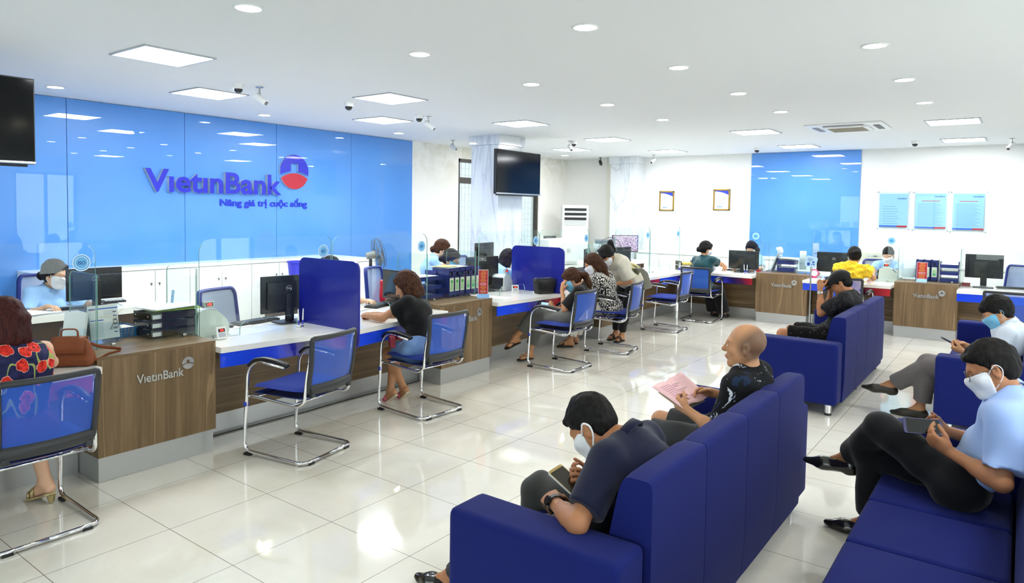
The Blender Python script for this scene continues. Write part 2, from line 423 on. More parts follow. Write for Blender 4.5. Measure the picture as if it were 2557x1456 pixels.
rows = {-.31: [.67, 2.2, 3.77, 5.32, 6.86], -1.8: [.67, 2.23, 3.8, 5.35, 6.9], -3.27: [.67, 2.23, 3.84, 5.41, 6.98], 4.01: [1.19, 3.72, 6.25, 8.8, 11.42], -4.8: [2.2, 5.4]}
nm = {(.67, -.31): 'big round downlight at the top edge left of centre', (2.2, -.31): 'round downlight above and right of the large left light panel', (3.77, -.31): 'round downlight third from the viewer in the row nearest the counters',
 (5.32, -.31): 'round downlight fourth in the row nearest the counters', (6.86, -.31): 'farthest round downlight of the row nearest the counters',
 (2.23, -1.8): 'big round downlight at the top edge in the middle', (3.8, -1.8): 'second visible round downlight of the middle row', (5.35, -1.8): 'third visible round downlight of the middle row', (6.9, -1.8): 'farthest downlight of the middle row, left of the air conditioner',
 (3.84, -3.27): 'nearest visible round downlight of the right row, top right', (5.41, -3.27): 'second round downlight of the right row', (6.98, -3.27): 'farthest round downlight of the right row, above the long light panel',
 (1.19, 4.01): 'round downlight beside the large screen at upper left', (3.72, 4.01): 'round downlight above the sign on the blue wall', (6.25, 4.01): 'round downlight near the right end of the blue wall', (8.8, 4.01): 'round downlight hidden by the marble column', (11.42, 4.01): 'tiny round downlight in the far corner above the floor standing air conditioner'}
nm.update({(.67, -1.8): 'round downlight starting the middle row, just outside the photo', (.67, -3.27): 'round downlight nearest the viewer in the right row, outside the photo', (2.23, -3.27): 'round downlight second from the viewer in the right row, outside the photo',
 (2.2, -4.8): 'round downlight over the street side near the viewer, outside the photo', (5.4, -4.8): 'round downlight over the street side farther away, outside the photo'})
for y, xs in rows.items():
    for x in xs: downlight(x, y, nm[(x, y)])
def dome(x, y, label):
    t = thing('dome_camera', label, 'security camera', (x, y, HC), 0, 'white dome cameras on the ceiling')
    bm = new_bm(); lathe(bm, [(0, 0), (.062, 0), (.06, -.01), (.055, -.045), (.046, -.05), (0, -.05)], 28); link('housing', bm, whitep, t, smooth=True, sharp=40)
    bm = new_bm(); lathe(bm, [(.044, -.05)]+[(.044*math.cos(a), -.05-.044*math.sin(a)) for a in [PI/2*k/6 for k in range(1, 6)]]+[(0, -.094)], 24); link('dome_cover', bm, blackg, t, smooth=True)
for q in [(2.176, 2.18, 'nearest white dome camera, over the blue wall sign'), (3.602, 2.163, 'white dome camera between two light panels left of centre'), (4.825, 2.194, 'white dome camera beside a bullet camera, left of the marble column'),
 (8.813, 2.224, 'white dome camera touching a bullet camera above the far light panel'), (11.506, -.143, 'small dome camera above the left edge of the blue glass panel on the right wall'), (11.459, -2.702, 'small dome camera above the wall posters')]: dome(*q)
def bullet(x, y, z, a, label, dark=False, tilt=35, wall=False):
    t = thing('bullet_camera', label, 'security camera', (x, y, z), a, 'bullet cameras')
    m = blackp if dark else whitep
    bm = new_bm(); cyl(bm, (0, 0, 0), (0, 0, -.008), .04, n=20); cyl(bm, (0, 0, -.008), (0, 0, -.07), .011, n=10); sph(bm, (0, 0, -.075), .018, 6); link('bracket', bm, steel if not dark else blackp, t, smooth=True, sharp=40)
    R_ = T(0, 0, -.09) @ Matrix.Rotation(math.radians(tilt), 4, 'Y')
    bm = new_bm(); box(bm, (.03, 0, -.02), (.16, .062, .062), .02, R_, 3); link('body', bm, m, t, smooth=True, sharp=50)
    bm = new_bm(); vs = cyl(bm, (.111, 0, -.02), (.116, 0, -.02), .022, n=16); bmesh.ops.transform(bm, matrix=R_, verts=vs); link('lens', bm, blackg, t)
for q in [(2.392, 2.138, HC, -1.2, 'white bullet camera right of the nearest dome camera'), (4.985, 2.179, HC, -1.0, 'white bullet camera right of the dome camera left of the column'),
 (8.70, 2.235, HC, -2.2, 'white bullet camera left of the far dome camera above a light panel'), (7.586, 3.995, HC, -1.6, 'white bullet camera near the stained wall left of the column'),
 (11.666, -3.98, HC, 2.6, 'white bullet camera at the far upper right corner'), (12.2, 2.247, HC, 3.0, 'small white camera in the corner beside the pilaster capital')]: bullet(*q)
bullet(12.3, 3.6, HC, -2.4, 'black bullet camera above the grey duct beside the pilaster', True)
# ceiling cassette air conditioner
t = thing('ceiling_air_conditioner', 'flat square ceiling cassette air conditioner with brown centre grille', 'air conditioner', (8.87, -2.18, HC))
bm = new_bm(); box(bm, (0, 0, -.012), (.95, .95, .024), .01); link('panel', bm, whitep, t)
bm = new_bm(); box(bm, (0, 0, -.034), (.56, .56, .02), .012); link('grille_frame', bm, whitep, t)
bm = new_bm()
for k in range(22): box(bm, (-.22+k*.0209, 0, -.047), (.012, .44, .008))
g = link('grille', bm, mat('brown_grille', (150, 142, 118), .6), t)
for k in range(4):
    bm = new_bm(); box(bm, (.38, 0, -.027), (.075, .5, .006), .003, RZ(k*PI/2)); link('air_slot', bm, mat('air_slot_grey', (120, 118, 106), .5) if k != 3 else blackp, t)
# hanging televisions
def tv(x0, x1, y, z0, z1, label):
    t = thing('television', label, 'television', ((x0+x1)/2, y, (z0+z1)/2)); w_, h_ = x1-x0, z1-z0
    bm = new_bm(); box(bm, (0, .03, 0), (w_, .055, h_), .006); link('cabinet', bm, blackp, t)
    bm = new_bm(); box(bm, (0, .0, 0.004), (w_-.02, .008, h_-.03), .002); link('screen', bm, mat('tv_screen', (4, 6, 8), .10, spec=.25), t)
    bm = new_bm(); box(bm, (0, -.004, -h_/2+.012), (w_, .012, .02), .003); link('bottom_bezel', bm, steel, t)
    bm = new_bm(); box(bm, (0, .04, -h_/2-.012), (w_*.92, .03, .02), .004); link('sound_bar', bm, blackp, t)
    return t
t = tv(6.88, 8.13, 2.47, 1.985, 2.70, 'black wall television on the marble column, screen off')
bm = new_bm(); box(bm, (0, .145, 0), (.4, .17, .3)); link('wall_bracket', bm, blackp, t)
t = tv(-.8, .46, 2.47, 2.06, 2.775, 'black television hanging at the upper left corner of the photo')
bm = new_bm(); cyl(bm, (0, .09, -.1), (0, .09, HC-2.4175), .02); box(bm, (0, .09, HC-2.4175-.01), (.16, .16, .02)); box(bm, (0, .07, -.05), (.3, .03, .25)); link('ceiling_bracket', bm, blackp, t)
# ------------------------------------------------------------------ logo: lettering and emblem
def emblem(M, R, th, m_top, m_bot, m_side, parent, up='emblem_arch', dn='emblem_bowl'):
    """ring shape with a notch above, lens shape below (centre 0,0, radius R) in local xy, thickness +z"""
    bm = new_bm()
    def strip_prism(cols):
        V = [[bm.verts.new(M @ Vector((x, y, z))) for y in (yb, yt) for z in (0, th)] for x, yb, yt in cols]   # b0 b1 t0 t1
        for A, B in zip(V, V[1:]):
            for q, mi in (((A[1], B[1], B[3], A[3]), 0), ((A[0], A[2], B[2], B[0]), 0), ((A[0], B[0], B[1], A[1]), 1), ((A[2], A[3], B[3], B[2]), 1)):
                f = bm.faces.new(q); f.material_index = mi
        for A in (V[0], V[-1]):
            try: f = bm.faces.new((A[0], A[1], A[3], A[2])); f.material_index = 1
            except ValueError: pass
    top_ = lambda x: math.sqrt(max(0, R*R-x*x)); low_ = lambda x: (-.20+.24*(1-(x/R)**2))*R; e_ = .978*R; nx_ = .25*R
    L1 = [-e_+(e_-nx_)*(1-math.cos(PI/2*k/10))**1.0 for k in range(11)]
    strip_prism([(x, low_(x), top_(x)) for x in L1]); strip_prism([(x, .48*R, top_(x)) for x in [-nx_+2*nx_*k/6 for k in range(7)]]); strip_prism([(-x, low_(x), top_(x)) for x in L1[::-1]])
    link(up, bm, m_top, parent, mats=[m_top, m_side])
    bm = new_bm(); pts = []; xe = .93*R
    for k in range(13):
        x = -xe+2*xe*k/12; pts.append((x, (-.37+.30*(1-(x/xe)**2))*R))
    strip_prism([(x, -math.sqrt(max(0, R*R-x*x)) if abs(x) < xe*.999 else (-.37)*R, y) for x, y in pts])
    link(dn, bm, m_bot, parent, mats=[m_bot, m_side])
m_sign = mat('sign_blue', (26, 36, 190), .3, coat=.35); m_signr = mat('sign_red', (180, 30, 54), .3, coat=.35); m_ret = mat('letter_return', (190, 202, 210), .35, metal=.3)
def fit_text(name, s, w_, h_, M, m, parent, ext, off=.0, mats=None, rim=None, ref='V', label=None):
    """text scaled so that its full width is w_ and the height of the reference letter is h_, left baseline at M's origin"""
    r = text_mesh(ref, 1, 0, off); hs = [v.co.y for v in r.vertices]; rh = max(hs)-min(min(hs), 0); bpy.data.meshes.remove(r)
    me = text_mesh(s, 1, .5, off); xs = [v.co.x for v in me.vertices]; a, b = min(xs), max(xs)
    S = Matrix.Diagonal((w_/(b-a), h_/rh, 2*ext, 1)) @ T(-a, 0, .5); S = T(0, 0, 0) @ S
    me.transform(S); me.transform(M); me.materials.clear()
    o = link(name, me, m, parent, mats=mats)
    if rim is not None:
        zdir = (M.to_3x3() @ Vector((0, 0, 1))).normalized()
        for p in me.polygons:
            if abs(p.normal.dot(zdir)) < .5: p.material_index = rim
    if label: o['label'] = label
    return o
# wall sign
t = thing('wall_sign', 'large raised blue bank sign with red and blue round emblem on the blue wall', 'sign', (3.7, 4.745, 2.0))
def signM(x, z, y=0.): return T(x-3.7, y, z-2.0) @ Matrix.Rotation(PI/2, 4, 'X')
fit_text('sign_lettering', 'V\u0131et\u0131nBank', 2.03, .30, signM(2.45, 1.915, -.0), m_sign, t, .028, .026, [m_sign, m_ret], 1)
emblem(signM(4.73, 2.265, -.0), .262, .034, m_sign, m_signr, m_ret, t)
full = 'N\u00e2ng gi\u00e1 tr\u1ecb cu\u1ed9c s\u1ed1ng'
def _w(q):
    me = text_mesh(q, 1, 0, .014); xs = [v.co.x for v in me.vertices]; bpy.data.meshes.remove(me); return min(xs), max(xs)
_k = 1.47/(_w(full)[1]-_w(full)[0]); pos = 0
for wd_ in full.split(' '):
    i0 = full.index(wd_, pos); pos = i0+len(wd_); x1_ = _w(full[:pos])[1]; a_, b_ = _w(wd_)
    me = text_mesh(wd_, 1, .5, .022); me.transform(signM(3.51, 1.735, .0) @ Matrix.Diagonal((_k, .098/.74, .012, 1)) @ T(x1_-b_-_w(full)[0], 0, .5)); me.materials.clear(); link('slogan_word', me, mat('slogan_blue', (34, 56, 200), .3), t)

# ------------------------------------------------------------------ counters
YF, YG = .315, .60            # front of the wooden boxes, plane of the glass screens
XB = 9.50                     # right run: front of boxes (x), glass plane x 9.8
KH = .16; CT = .745; BT = .79
metal_letters = mat('brushed_letters', (206, 208, 204), .28, metal=.85)
boxes = [(.026, .812, 'x', 'wooden counter pedestal with metal lettering at front left, under the black letter tray'),
         (3.203, 4.01, 'x', 'wooden counter pedestal with metal bank lettering behind the chair of the woman in black'),
         (6.44, 7.235, 'x', 'wooden counter pedestal behind the bending woman in the cream shirt'),
         (-1.575, -.80, 'y', 'wooden counter pedestal with metal bank lettering before the blue panel of the right wall'),
         (-3.50, -2.735, 'y', 'wooden counter pedestal with metal bank lettering under the wall posters at right')]
for a, b, ax, lab in boxes:
    wd = b-a
    # local frame: u along the front (to the viewer's right), v away from the customer
    if ax == 'x': t = thing('counter_pedestal', lab, 'counter', (a, YF, 0), 0, 'wooden counter pedestals with lettering')
    else: t = thing('counter_pedestal', lab, 'counter', (XB, b, 0), -PI/2, 'wooden counter pedestals with lettering')
    bm = new_bm(); box(bm, (wd/2, .34, KH/2), (wd-.02, .64, KH-.002)); link('plinth', bm, alum, t)
    bm = new_bm(); box(bm, (wd/2, .40, (KH+BT-.02)/2), (wd, .80, BT-.02-KH), .0015); link('body', bm, wood_v, t)
    bm = new_bm(); box(bm, (wd/2, .40, BT-.01), (wd, .80, .02), .0015); link('top', bm, wood_x if ax == 'x' else wood_y, t)
    M = T(.235, -.0005, .585) @ Matrix.Rotation(PI/2, 4, 'X')
    fit_text('lettering', 'V\u0131et\u0131nBank', .315, .058, M, metal_letters, t, .003, .018)
    emblem(T(.235+.345, -.0005, .665) @ Matrix.Rotation(PI/2, 4, 'X'), .042, .006, metal_letters, metal_letters, metal_letters, t)
def counter_run(name, lab, poly, kick, ax, strips, group='white counter tops between the pedestals'):
    """poly: outline of the white top; kick: (x0,y0,x1,y1) line of the recessed wooden front"""
    t = thing('counter', lab, 'counter', (0, 0, 0), 0, group)
    bm = new_bm(); prism(bm, poly, .04, T(0, 0, CT-.04)); link('worktop', bm, white_top, t)
    x0, y0, x1, y1 = kick
    bm = new_bm()
    if ax == 'x': box(bm, ((x0+x1)/2, y0+.01, (KH+CT-.04)/2), (abs(x1-x0), .02, CT-.04-KH))
    else: box(bm, (x0+.01, (y0+y1)/2, (KH+CT-.04)/2), (.02, abs(y1-y0), CT-.04-KH))
    link('front_panel', bm, wood_x if ax == 'x' else wood_y, t)
    bm = new_bm()
    if ax == 'x': box(bm, ((x0+x1)/2, y0+.02, KH/2), (abs(x1-x0), .02, KH))
    else: box(bm, (x0+.02, (y0+y1)/2, KH/2), (.02, abs(y1-y0), KH))
    link('plinth', bm, alum, t)
    return t
def strip(t, p, q, col, z0=.60, z1=CT-.041, inset=.012):
    """valance panel between plan points p and q"""
    p, q = Vector((*p, 0)), Vector((*q, 0)); d = (q-p).normalized(); nrm = Vector((-d.y, d.x, 0))
    p = p+nrm*inset; q = q+nrm*inset
    M = Matrix((d, nrm, Vector((0, 0, 1)))).transposed().to_4x4(); M.translation = p
    bm = new_bm(); L = (q-p).length; box(bm, (L/2, .008, (z0+z1)/2), (L, .016, z1-z0), .001, M)
    return link('valance', bm, col, t)
# colour of the valance is a printed picture: blue with indigo/red facets towards one end
def facet_mat(name, a, b, flip=False, ax=0):
    m = mat(name, (24, 70, 230), .25, coat=.5); n = NT(m); v = n.obj(geo=True); sp = n.n('ShaderNodeSeparateXYZ'); n.l(v, sp.inputs[0])
    f = n.math('DIVIDE', n.math('SUBTRACT', sp.outputs[ax], a), b-a)
    f = n.math('ADD', f, n.math('MULTIPLY', n.math('SUBTRACT', sp.outputs[2], .65), .5))
    n.col(n.ramp(f, [(0, (26, 74, 236)), (.42, (28, 66, 226)), (.44, (58, 66, 210)), (.56, (34, 24, 132)), (.60, (24, 16, 84)), (.72, (70, 18, 60)), (.82, (150, 20, 34)), (1, (186, 26, 34))])); return m
t = counter_run('counter', 'white counter top with red valance at the left edge, holding the brown handbag', [(-2.4, .10), (-1.3, .10), (.026, .245), (.026, 1.15), (-2.4, 1.15)], (-2.4, .61, .03, .61), 'x', None)
strip(t, (-1.3, .10), (.02, .245), facet_mat('valance_print_0', -1.3, -.25))
t = counter_run('counter', 'long white counter top left of the middle, under the first upright blue divider', [(.812, .245), (1.86, .135), (1.86, 1.15), (.812, 1.15)], (.812, .625, 1.86, .625), 'x', None)
strip(t, (.815, .245), (1.86, .135), facet_mat('valance_print_1', .81, 1.95))
t = counter_run('counter', 'white counter top at which the woman in black rests her arms', [(1.88, .085), (3.203, .235), (3.203, 1.15), (1.88, 1.15)], (1.86, .625, 3.203, .625), 'x', None)
strip(t, (1.89, .085), (3.2, .235), facet_mat('valance_print_2', 2.35, 3.35))
t = counter_run('counter', 'white counter top holding the black flap handbag, before the second blue divider', [(4.01, .235), (5.16, .165), (5.16, 1.15), (4.01, 1.15)], (4.01, .625, 5.17, .625), 'x', None)
strip(t, (4.015, .235), (5.16, .165), facet_mat('valance_print_3', 4.1, 5.15))
t = counter_run('counter', 'white counter top in front of the woman in the patterned blouse', [(5.18, .12), (6.44, .235), (6.44, 1.15), (5.18, 1.15)], (5.17, .625, 6.44, .625), 'x', None)
strip(t, (5.19, .12), (6.435, .235), facet_mat('valance_print_4', 5.4, 6.6))
t = counter_run('counter', 'white counter top in the inner corner, left of the woman in teal', [(7.235, .27), (9.35, .245), (9.35, .245), (9.99, 1.15), (7.235, 1.15)][:2]+[(9.35, .245), (9.8, .245), (9.8, 1.15), (7.235, 1.15)], (7.235, .635, 9.80, .635), 'x', None)
strip(t, (7.24, .27), (8.2, .26), facet_mat('valance_print_5', 7.0, 8.2)); strip(t, (8.21, .26), (9.35, .245), facet_mat('valance_print_6', 8.2, 9.6))
t = counter_run('counter', 'white counter top behind the woman in teal, holding a black monitor', [(9.35, .245), (9.27, -.80), (10.35, -.80), (10.35, .245)], (9.80, .62, 9.80, -.80), 'y', None)
strip(t, (9.35, .24), (9.27, -.80), facet_mat('valance_print_7', .3, -1.0, ax=1))
t = counter_run('counter', 'white counter top where the woman in yellow stands', [(9.17, -1.575), (9.17, -2.735), (10.35, -2.735), (10.35, -1.575)], (9.86, -1.575, 9.86, -2.735), 'y', None)
strip(t, (9.17, -1.58), (9.17, -2.73), facet_mat('valance_print_8', -1.5, -2.75, ax=1))
t = counter_run('counter', 'white counter top at the right edge with a monitor and keyboard', [(9.22, -3.50), (9.40, -5.0), (10.35, -5.0), (10.35, -3.50)], (9.86, -3.50, 9.86, -5.0), 'y', None)
strip(t, (9.22, -3.505), (9.40, -5.0), facet_mat('valance_print_9', -3.2, -6.2, ax=1))

# upright blue dividers
div_blue = mat('blue_divider_laminate', (17, 26, 138), .3, coat=.3)
def divider(x, y0, y1, lab, zt=1.30, zb=.60):
    t = thing('counter_divider', lab, 'divider', (x, y0, zb), 0, 'upright blue counter dividers')
    M = Matrix(((0, 0, 1, -.009), (1, 0, 0, 0), (0, 1, 0, 0), (0, 0, 0, 1)))
    bm = new_bm(); prism(bm, rrect(0, 0, y1-y0, zt-zb, .07, 6), .018, M); link('panel', bm, div_blue, t)
    return t
t = divider(1.87, .012, .77, 'upright blue divider between the empty chair and the woman in black', 1.305)
t = divider(5.17, .135, .90, 'upright blue divider behind the black flap handbag', 1.295)

# ------------------------------------------------------------------ glass screens
stick = mat('sticker_blue', (110, 190, 240), .4); stick_d = mat('sticker_ink', (20, 70, 150), .4); stick_w = mat('sticker_white', (235, 248, 255), .4)
def sticker(t, M):
    s = new_bm(); lathe(s, [(0, .0006), (.055, .0006), (.055, 0)], 32, M=M)
    o = link('sticker', s, stick_d, t, mats=[mat('sticker_mid', (96, 176, 232), .4)])
    o['label'] = 'round light blue quality mark sticker'
    s = new_bm(); lathe(s, [(.049, .0009), (.054, .0009), (.054, .0003)], 32, M=M); lathe(s, [(.036, .0009), (.039, .0009), (.039, .0003)], 32, M=M); link('sticker_ring', s, stick_w, o)
    text('sticker_text', 'ISO', .030, M @ T(0, -.011, .0012), stick_d, o, .0002, .0006, 'CENTER')
def glass_screen(L, H, loc, rz, lab, cut=None, st=True, r=(0, 0, .09, .09), th=.010, grp='tall clear glass counter screens', name='glass_screen'):
    """local x along screen, z up, normal along local y"""
    t = thing(name, lab, 'glass screen', loc, rz, grp)
    M = Matrix.Rotation(PI/2, 4, 'X')
    poly = rrect(0, 0, L, H, .09, 6, r)
    if cut:
        a, b, h = cut; rc = .06
        # insert the passing slot in the bottom edge (between bottom left and bottom right)
        slot = [(a, 0)]+[(a+rc-rc*math.cos(q), h-rc+rc*math.sin(q)) for q in [PI/2*k/6 for k in range(7)]]+[(b-rc+rc*math.sin(q), h-rc+rc*math.cos(q)) for q in [PI/2*k/6 for k in range(7)]]+[(b, 0)]
        i = 1; poly = poly[:i]+slot+poly[i:]
    bm = new_bm(); prism(bm, poly, th, M, rim=1); bmesh.ops.triangulate(bm, faces=[f for f in bm.faces if len(f.verts) > 4])
    link('pane', bm, glass, t, mats=[glass, glass_edge])
    for x in (.12, L-.12): bm = new_bm(); box(bm, (x, -th/2, .012), (.026, .03, .024), .006); link('clamp', bm, steel, t)
    if st: sticker(t, T(L-.085, -th-.0005, H-.13) @ Matrix.Rotation(PI/2, 4, 'X'))
    return t
GZ = CT+.001; GH = 1.49-CT
glass_screen(2.0, GH, (-1.86, YG, GZ), 0, 'tall glass screen at the left edge in front of the masked clerk', (.9, 1.4, .10))
glass_screen(1.21, GH, (.85, YG, GZ), 0, 'tall glass screen in front of the monitor beside the first blue divider', (.33, .86, .10), r=(0, 0, .06, .10))
glass_screen(1.205, GH, (2.075, YG, GZ), 0, 'tall glass screen right of the first blue divider, in front of the desk fan', (.2, .7, .10))
glass_screen(1.20, GH, (4.115, YG, GZ), 0, 'tall glass screen in front of the marble column, left of the second blue divider', (.4, .9, .10))
glass_screen(1.235, GH, (5.32, YG, GZ), 0, 'tall glass screen right of the second blue divider, in front of the white printer', (.3, .8, .10))
glass_screen(1.18, GH, (7.335, YG, GZ), 0, 'tall glass screen between the bending woman and the copier', (.4, .8, .10))
glass_screen(1.20, GH, (8.54, YG, GZ), 0, 'tall glass screen in the inner corner in front of the standing fan', (.4, .8, .10))
glass_screen(1.38, GH, (9.80, .605, GZ), -PI/2, 'tall glass screen on the right counter in front of the woman in teal', (.3, .9, .10))
glass_screen(1.15, GH, (9.80, -1.578, GZ), -PI/2, 'tall glass screen on the right counter in front of the woman in yellow', (.3, .85, .10))
glass_screen(1.40, GH, (9.80, -3.515, GZ), -PI/2, 'tall glass screen at the right edge in front of the last monitor', (.55, 1.2, .10), st=False)
def low_glass(L, loc, rz, lab):
    t = thing('low_glass_screen', lab, 'glass screen', loc, rz, 'low glass enclosures on the pedestals')
    H = 1.275-BT; d = .42
    R = Matrix.Rotation(PI/2, 4, 'X')
    bm = new_bm(); prism(bm, rrect(0, 0, L, H, 0, rs=(0, 0, 0, 0)), .008, R, rim=1); link('front_pane', bm, glass, t, mats=[glass, glass_edge])
    for k, x in enumerate((.005, L-.005)):
        bm = new_bm(); M = Matrix(((0, 0, 1, x-.004), (1, 0, 0, .002), (0, 1, 0, 0), (0, 0, 0, 1)))
        prism(bm, rrect(0, 0, d, H, .05, 5, (0, 0, .05, 0)), .008, M, rim=1); bmesh.ops.triangulate(bm, faces=[f for f in bm.faces if len(f.verts) > 4])
        link('side_pane', bm, glass, t, mats=[glass, glass_edge])
    for x in (.1, L-.1): bm = new_bm(); box(bm, (x, -.004, .012), (.026, .026, .024), .006); link('clamp', bm, steel, t)
low_glass(.69, (.15, YG+.01, BT+.001), 0, 'low glass enclosure around the black letter tray on the front left pedestal')
low_glass(.78, (3.30, YG+.01, BT+.001), 0, 'low glass enclosure around the blue file boxes on the second pedestal')
low_glass(.74, (6.56, YG+.01, BT+.001), 0, 'low glass enclosure on the pedestal behind the bending woman')
low_glass(.78, (9.81, -.785, BT+.001), -PI/2, 'low glass enclosure with plastic leaflet holders before the blue wall panel')
low_glass(.77, (9.81, -2.735, BT+.001), -PI/2, 'low glass enclosure around the red notice and files under the posters')

# ------------------------------------------------------------------ cantilever visitor chair (faces local +y)
def make_chair(lab):
    t = thing('visitor_chair', lab, 'chair', (0, 0, 0), 0, 'blue mesh cantilever visitor chairs')
    W, r = .255, .0125
    bm = new_bm()
    for s in (-1, 1):
        # one bent tube per side: armrest end -> front upright -> floor runner -> rear bar (shared)
        p = [(s*W, -.10, .655), (s*W, .16, .675), (s*W, .235, .60), (s*W, .27, .03-.0), (s*W, -.265, .017)]
        p += [(0, -.27, .017)]
        tube(bm, rnd_path(p, .07, 6), r, 12)
        # seat and back carrier: front of seat -> rear -> up the backrest
        q = [(s*(W-.005), .253, .42), (s*(W-.012), .12, .415), (s*(W-.015), -.20, .395), (s*(W-.02), -.255, .43), (s*(W-.03), -.27, .62), (s*(W-.04), -.315, .86)]
        tube(bm, rnd_path(q, .06, 6), r*.92, 12)
    tube(bm, [(-W+.01, .18, .415), (W-.01, .18, .415)], .009, 8); tube(bm, [(-W+.02, -.16, .402), (W-.02, -.16, .402)], .009, 8)
    link('frame', bm, chrome, t, smooth=True)
    # padded seat
    bm = new_bm(); nx, ny = 14, 14; g = {}
    for top in (0, 1):
        for i in range(nx+1):
            for j in range(ny+1):
                u, v = i/nx*2-1, j/ny*2-1
                k = 1-.07*(abs(u)**3)*(abs(v)**3) ; x = u*.243*k*(1-.05*(v < 0)*v*v); y = v*.238*k+.005
                e = max(abs(u), abs(v)); ed = (1-.45*e**8) if e < .999 else .5
                z = .462+(.043*ed if top else -.040*ed) + .008*abs(u)**2 + (-.02*max(0, v-.4)**2*2)
                g[top, i, j] = bm.verts.new((x, y, z))
    for top in (0, 1):
        for i in range(nx):
            for j in range(ny): bm.faces.new((g[top, i, j], g[top, i+1, j], g[top, i+1, j+1], g[top, i, j+1]))
    bmesh.ops.remove_doubles(bm, verts=bm.verts, dist=.0015)
    link('seat', bm, seat_blue, t, smooth=True)
    # backrest: curved frame with mesh
    def bp(u, v, off=0):   # u -1..1 across, v 0..1 up
        x = u*(.222+.012*v); z = .485+v*.385; y = -.262-.05*v-.035*(1-u*u)-.012*math.sin(v*PI) - off
        return Vector((x, y, z))
    def ringpath(m):
        a = []
        for k in range(9): a.append(bp(-m+2*m*k/8, 1-(1-m)*.6))
        for k in range(1, 8): a.append(bp(m, 1-(1-m)*.6-k/8*(1-(1-m)*1.4)))
        for k in range(9): a.append(bp(m-2*m*k/8, (1-m)*.8))
        for k in range(1, 8): a.append(bp(-m, (1-m)*.8+k/8*(1-(1-m)*1.4)))
        return a
    bm = new_bm(); tube(bm, rnd_path(ringpath(.97), .02, 2, True), .017, 8, closed=True, flat=(1.0, 1.0))
    lo = [bp(-.93+1.86*k/10, .07) for k in range(11)]; tube(bm, lo, .030, 8, flat=(.8, 1.25))
    for s in (-1, 1): box(bm, (s*.19, -.285, .475), (.035, .03, .035), .008)
    link('back_frame', bm, darkgrey if False else mat('charcoal_back_frame', (40, 43, 46), .45), t, smooth=True, sharp=60)
    bm = new_bm(); gg = [[bm.verts.new(bp(-.95+1.9*i/14, .04+.93*j/12)) for j in range(13)] for i in range(15)]
    for i in range(14):
        for j in range(12): bm.faces.new((gg[i][j], gg[i+1][j], gg[i+1][j+1], gg[i][j+1]))
    link('back_mesh', bm, mesh_blue, t, smooth=True)
    for s in (-1, 1):
        bm = new_bm(); pth = [Vector((s*W, .215, .635)), Vector((s*W, .17, .678)), Vector((s*W, .08, .697)), Vector((s*W, -.03, .692)), Vector((s*W, -.11, .675)), Vector((s*W, -.125, .665))]
        tube(bm, rnd_path(pth, .04, 4), [.012]+[.019]*22 if False else .018, 10, flat=(1.35, .8)); link('arm_pad', bm, blackp, t, smooth=True)
        for y_ in (.235, -.235):
            bm = new_bm(); box(bm, (s*W*(1 if y_ > 0 else .72), y_ if y_ > 0 else -.268, .008), (.03, .06, .016) if y_ > 0 else (.05, .03, .016), .003); link('foot_pad', bm, blackp, t)
    bm = new_bm(); box(bm, (-W, .252, .36), (.028, .0265, .03), .002); link('maker_label', bm, mat('label_blue', (60, 80, 190), .4), t)
    return t
chair = make_chair('blue mesh visitor chair of the woman in the poppy dress, cropped by the left edge')
chair.location = (-.46, .0, 0)
dup(chair, (1.20, -.115, 0), math.radians(11), 'empty blue mesh visitor chair standing before the black monitor and first divider')
dup(chair, (2.50, -.085, 0), math.radians(-2), 'blue mesh visitor chair carrying the woman in black T-shirt and denim shorts')
dup(chair, (4.71, -.12, 0), math.radians(0), 'blue mesh visitor chair of the woman with a ponytail looking at a phone')
dup(chair, (5.92, -.12, 0), math.radians(9), 'blue mesh visitor chair of the woman in the black and white patterned blouse')
dup(chair, (7.80, -.005, 0), math.radians(3), 'empty blue mesh visitor chair left of the woman in teal')
dup(chair, (9.03, -.09, 0), math.radians(-88), 'blue mesh visitor chair seen from behind, carrying the woman in teal')
dup(chair, (8.35, -4.08, 0), math.radians(-92), 'blue mesh visitor chair behind the young man with the light blue mask')

# staff chairs (mesh back task chair, faces local -y ... towards the customer)
def make_task_chair(lab):
    t = thing('task_chair', lab, 'office chair', (0, 0, 0), 0, 'mesh back staff chairs behind the counters')
    def bp(u, v): return Vector((u*(.225-.02*v), .23+.05*v+.04*(1-u*u), .54+.46*v))
    pth = [bp(-.9+1.8*k/8, 1) for k in range(9)]+[bp(1, .9-.8*k/7) for k in range(8)]+[bp(.9-1.8*k/8, 0) for k in range(9)]+[bp(-1, .1+.8*k/7) for k in range(8)]
    bm = new_bm(); tube(bm, rnd_path(pth, .02, 2, True), .02, 8, closed=True, flat=(1.2, .8)); link('back_frame', bm, mat('navy_frame', (26, 44, 128), .4), t, smooth=True)
    bm = new_bm(); gg = [[bm.verts.new(bp(-.97+1.94*i/10, .02+.96*j/10)) for j in range(11)] for i in range(11)]
    for i in range(10):
        for j in range(10): bm.faces.new((gg[i][j], gg[i+1][j], gg[i+1][j+1], gg[i][j+1]))
    link('back_mesh', bm, mesh_grey, t, smooth=True)
    bm = new_bm(); box(bm, (0, 0, .46), (.48, .46, .07), .03, seg=3); link('seat', bm, seat_blue, t, smooth=True, sharp=60)
    bm = new_bm(); cyl(bm, (0, 0, .12), (0, 0, .43), .028); box(bm, (0, .2, .48), (.06, .16, .02)); box(bm, (0, .27, .53), (.06, .03, .12)); link('column', bm, blackp, t)
    bm = new_bm()
    for k in range(5):
        a = 2*PI*k/5; tube(bm, [(0, 0, .1), (.28*math.cos(a), .28*math.sin(a), .07)], .02, 8)
        sph(bm, (.28*math.cos(a), .28*math.sin(a), .03), .03, 6)
    link('star_base', bm, blackp, t, smooth=True)
    return t
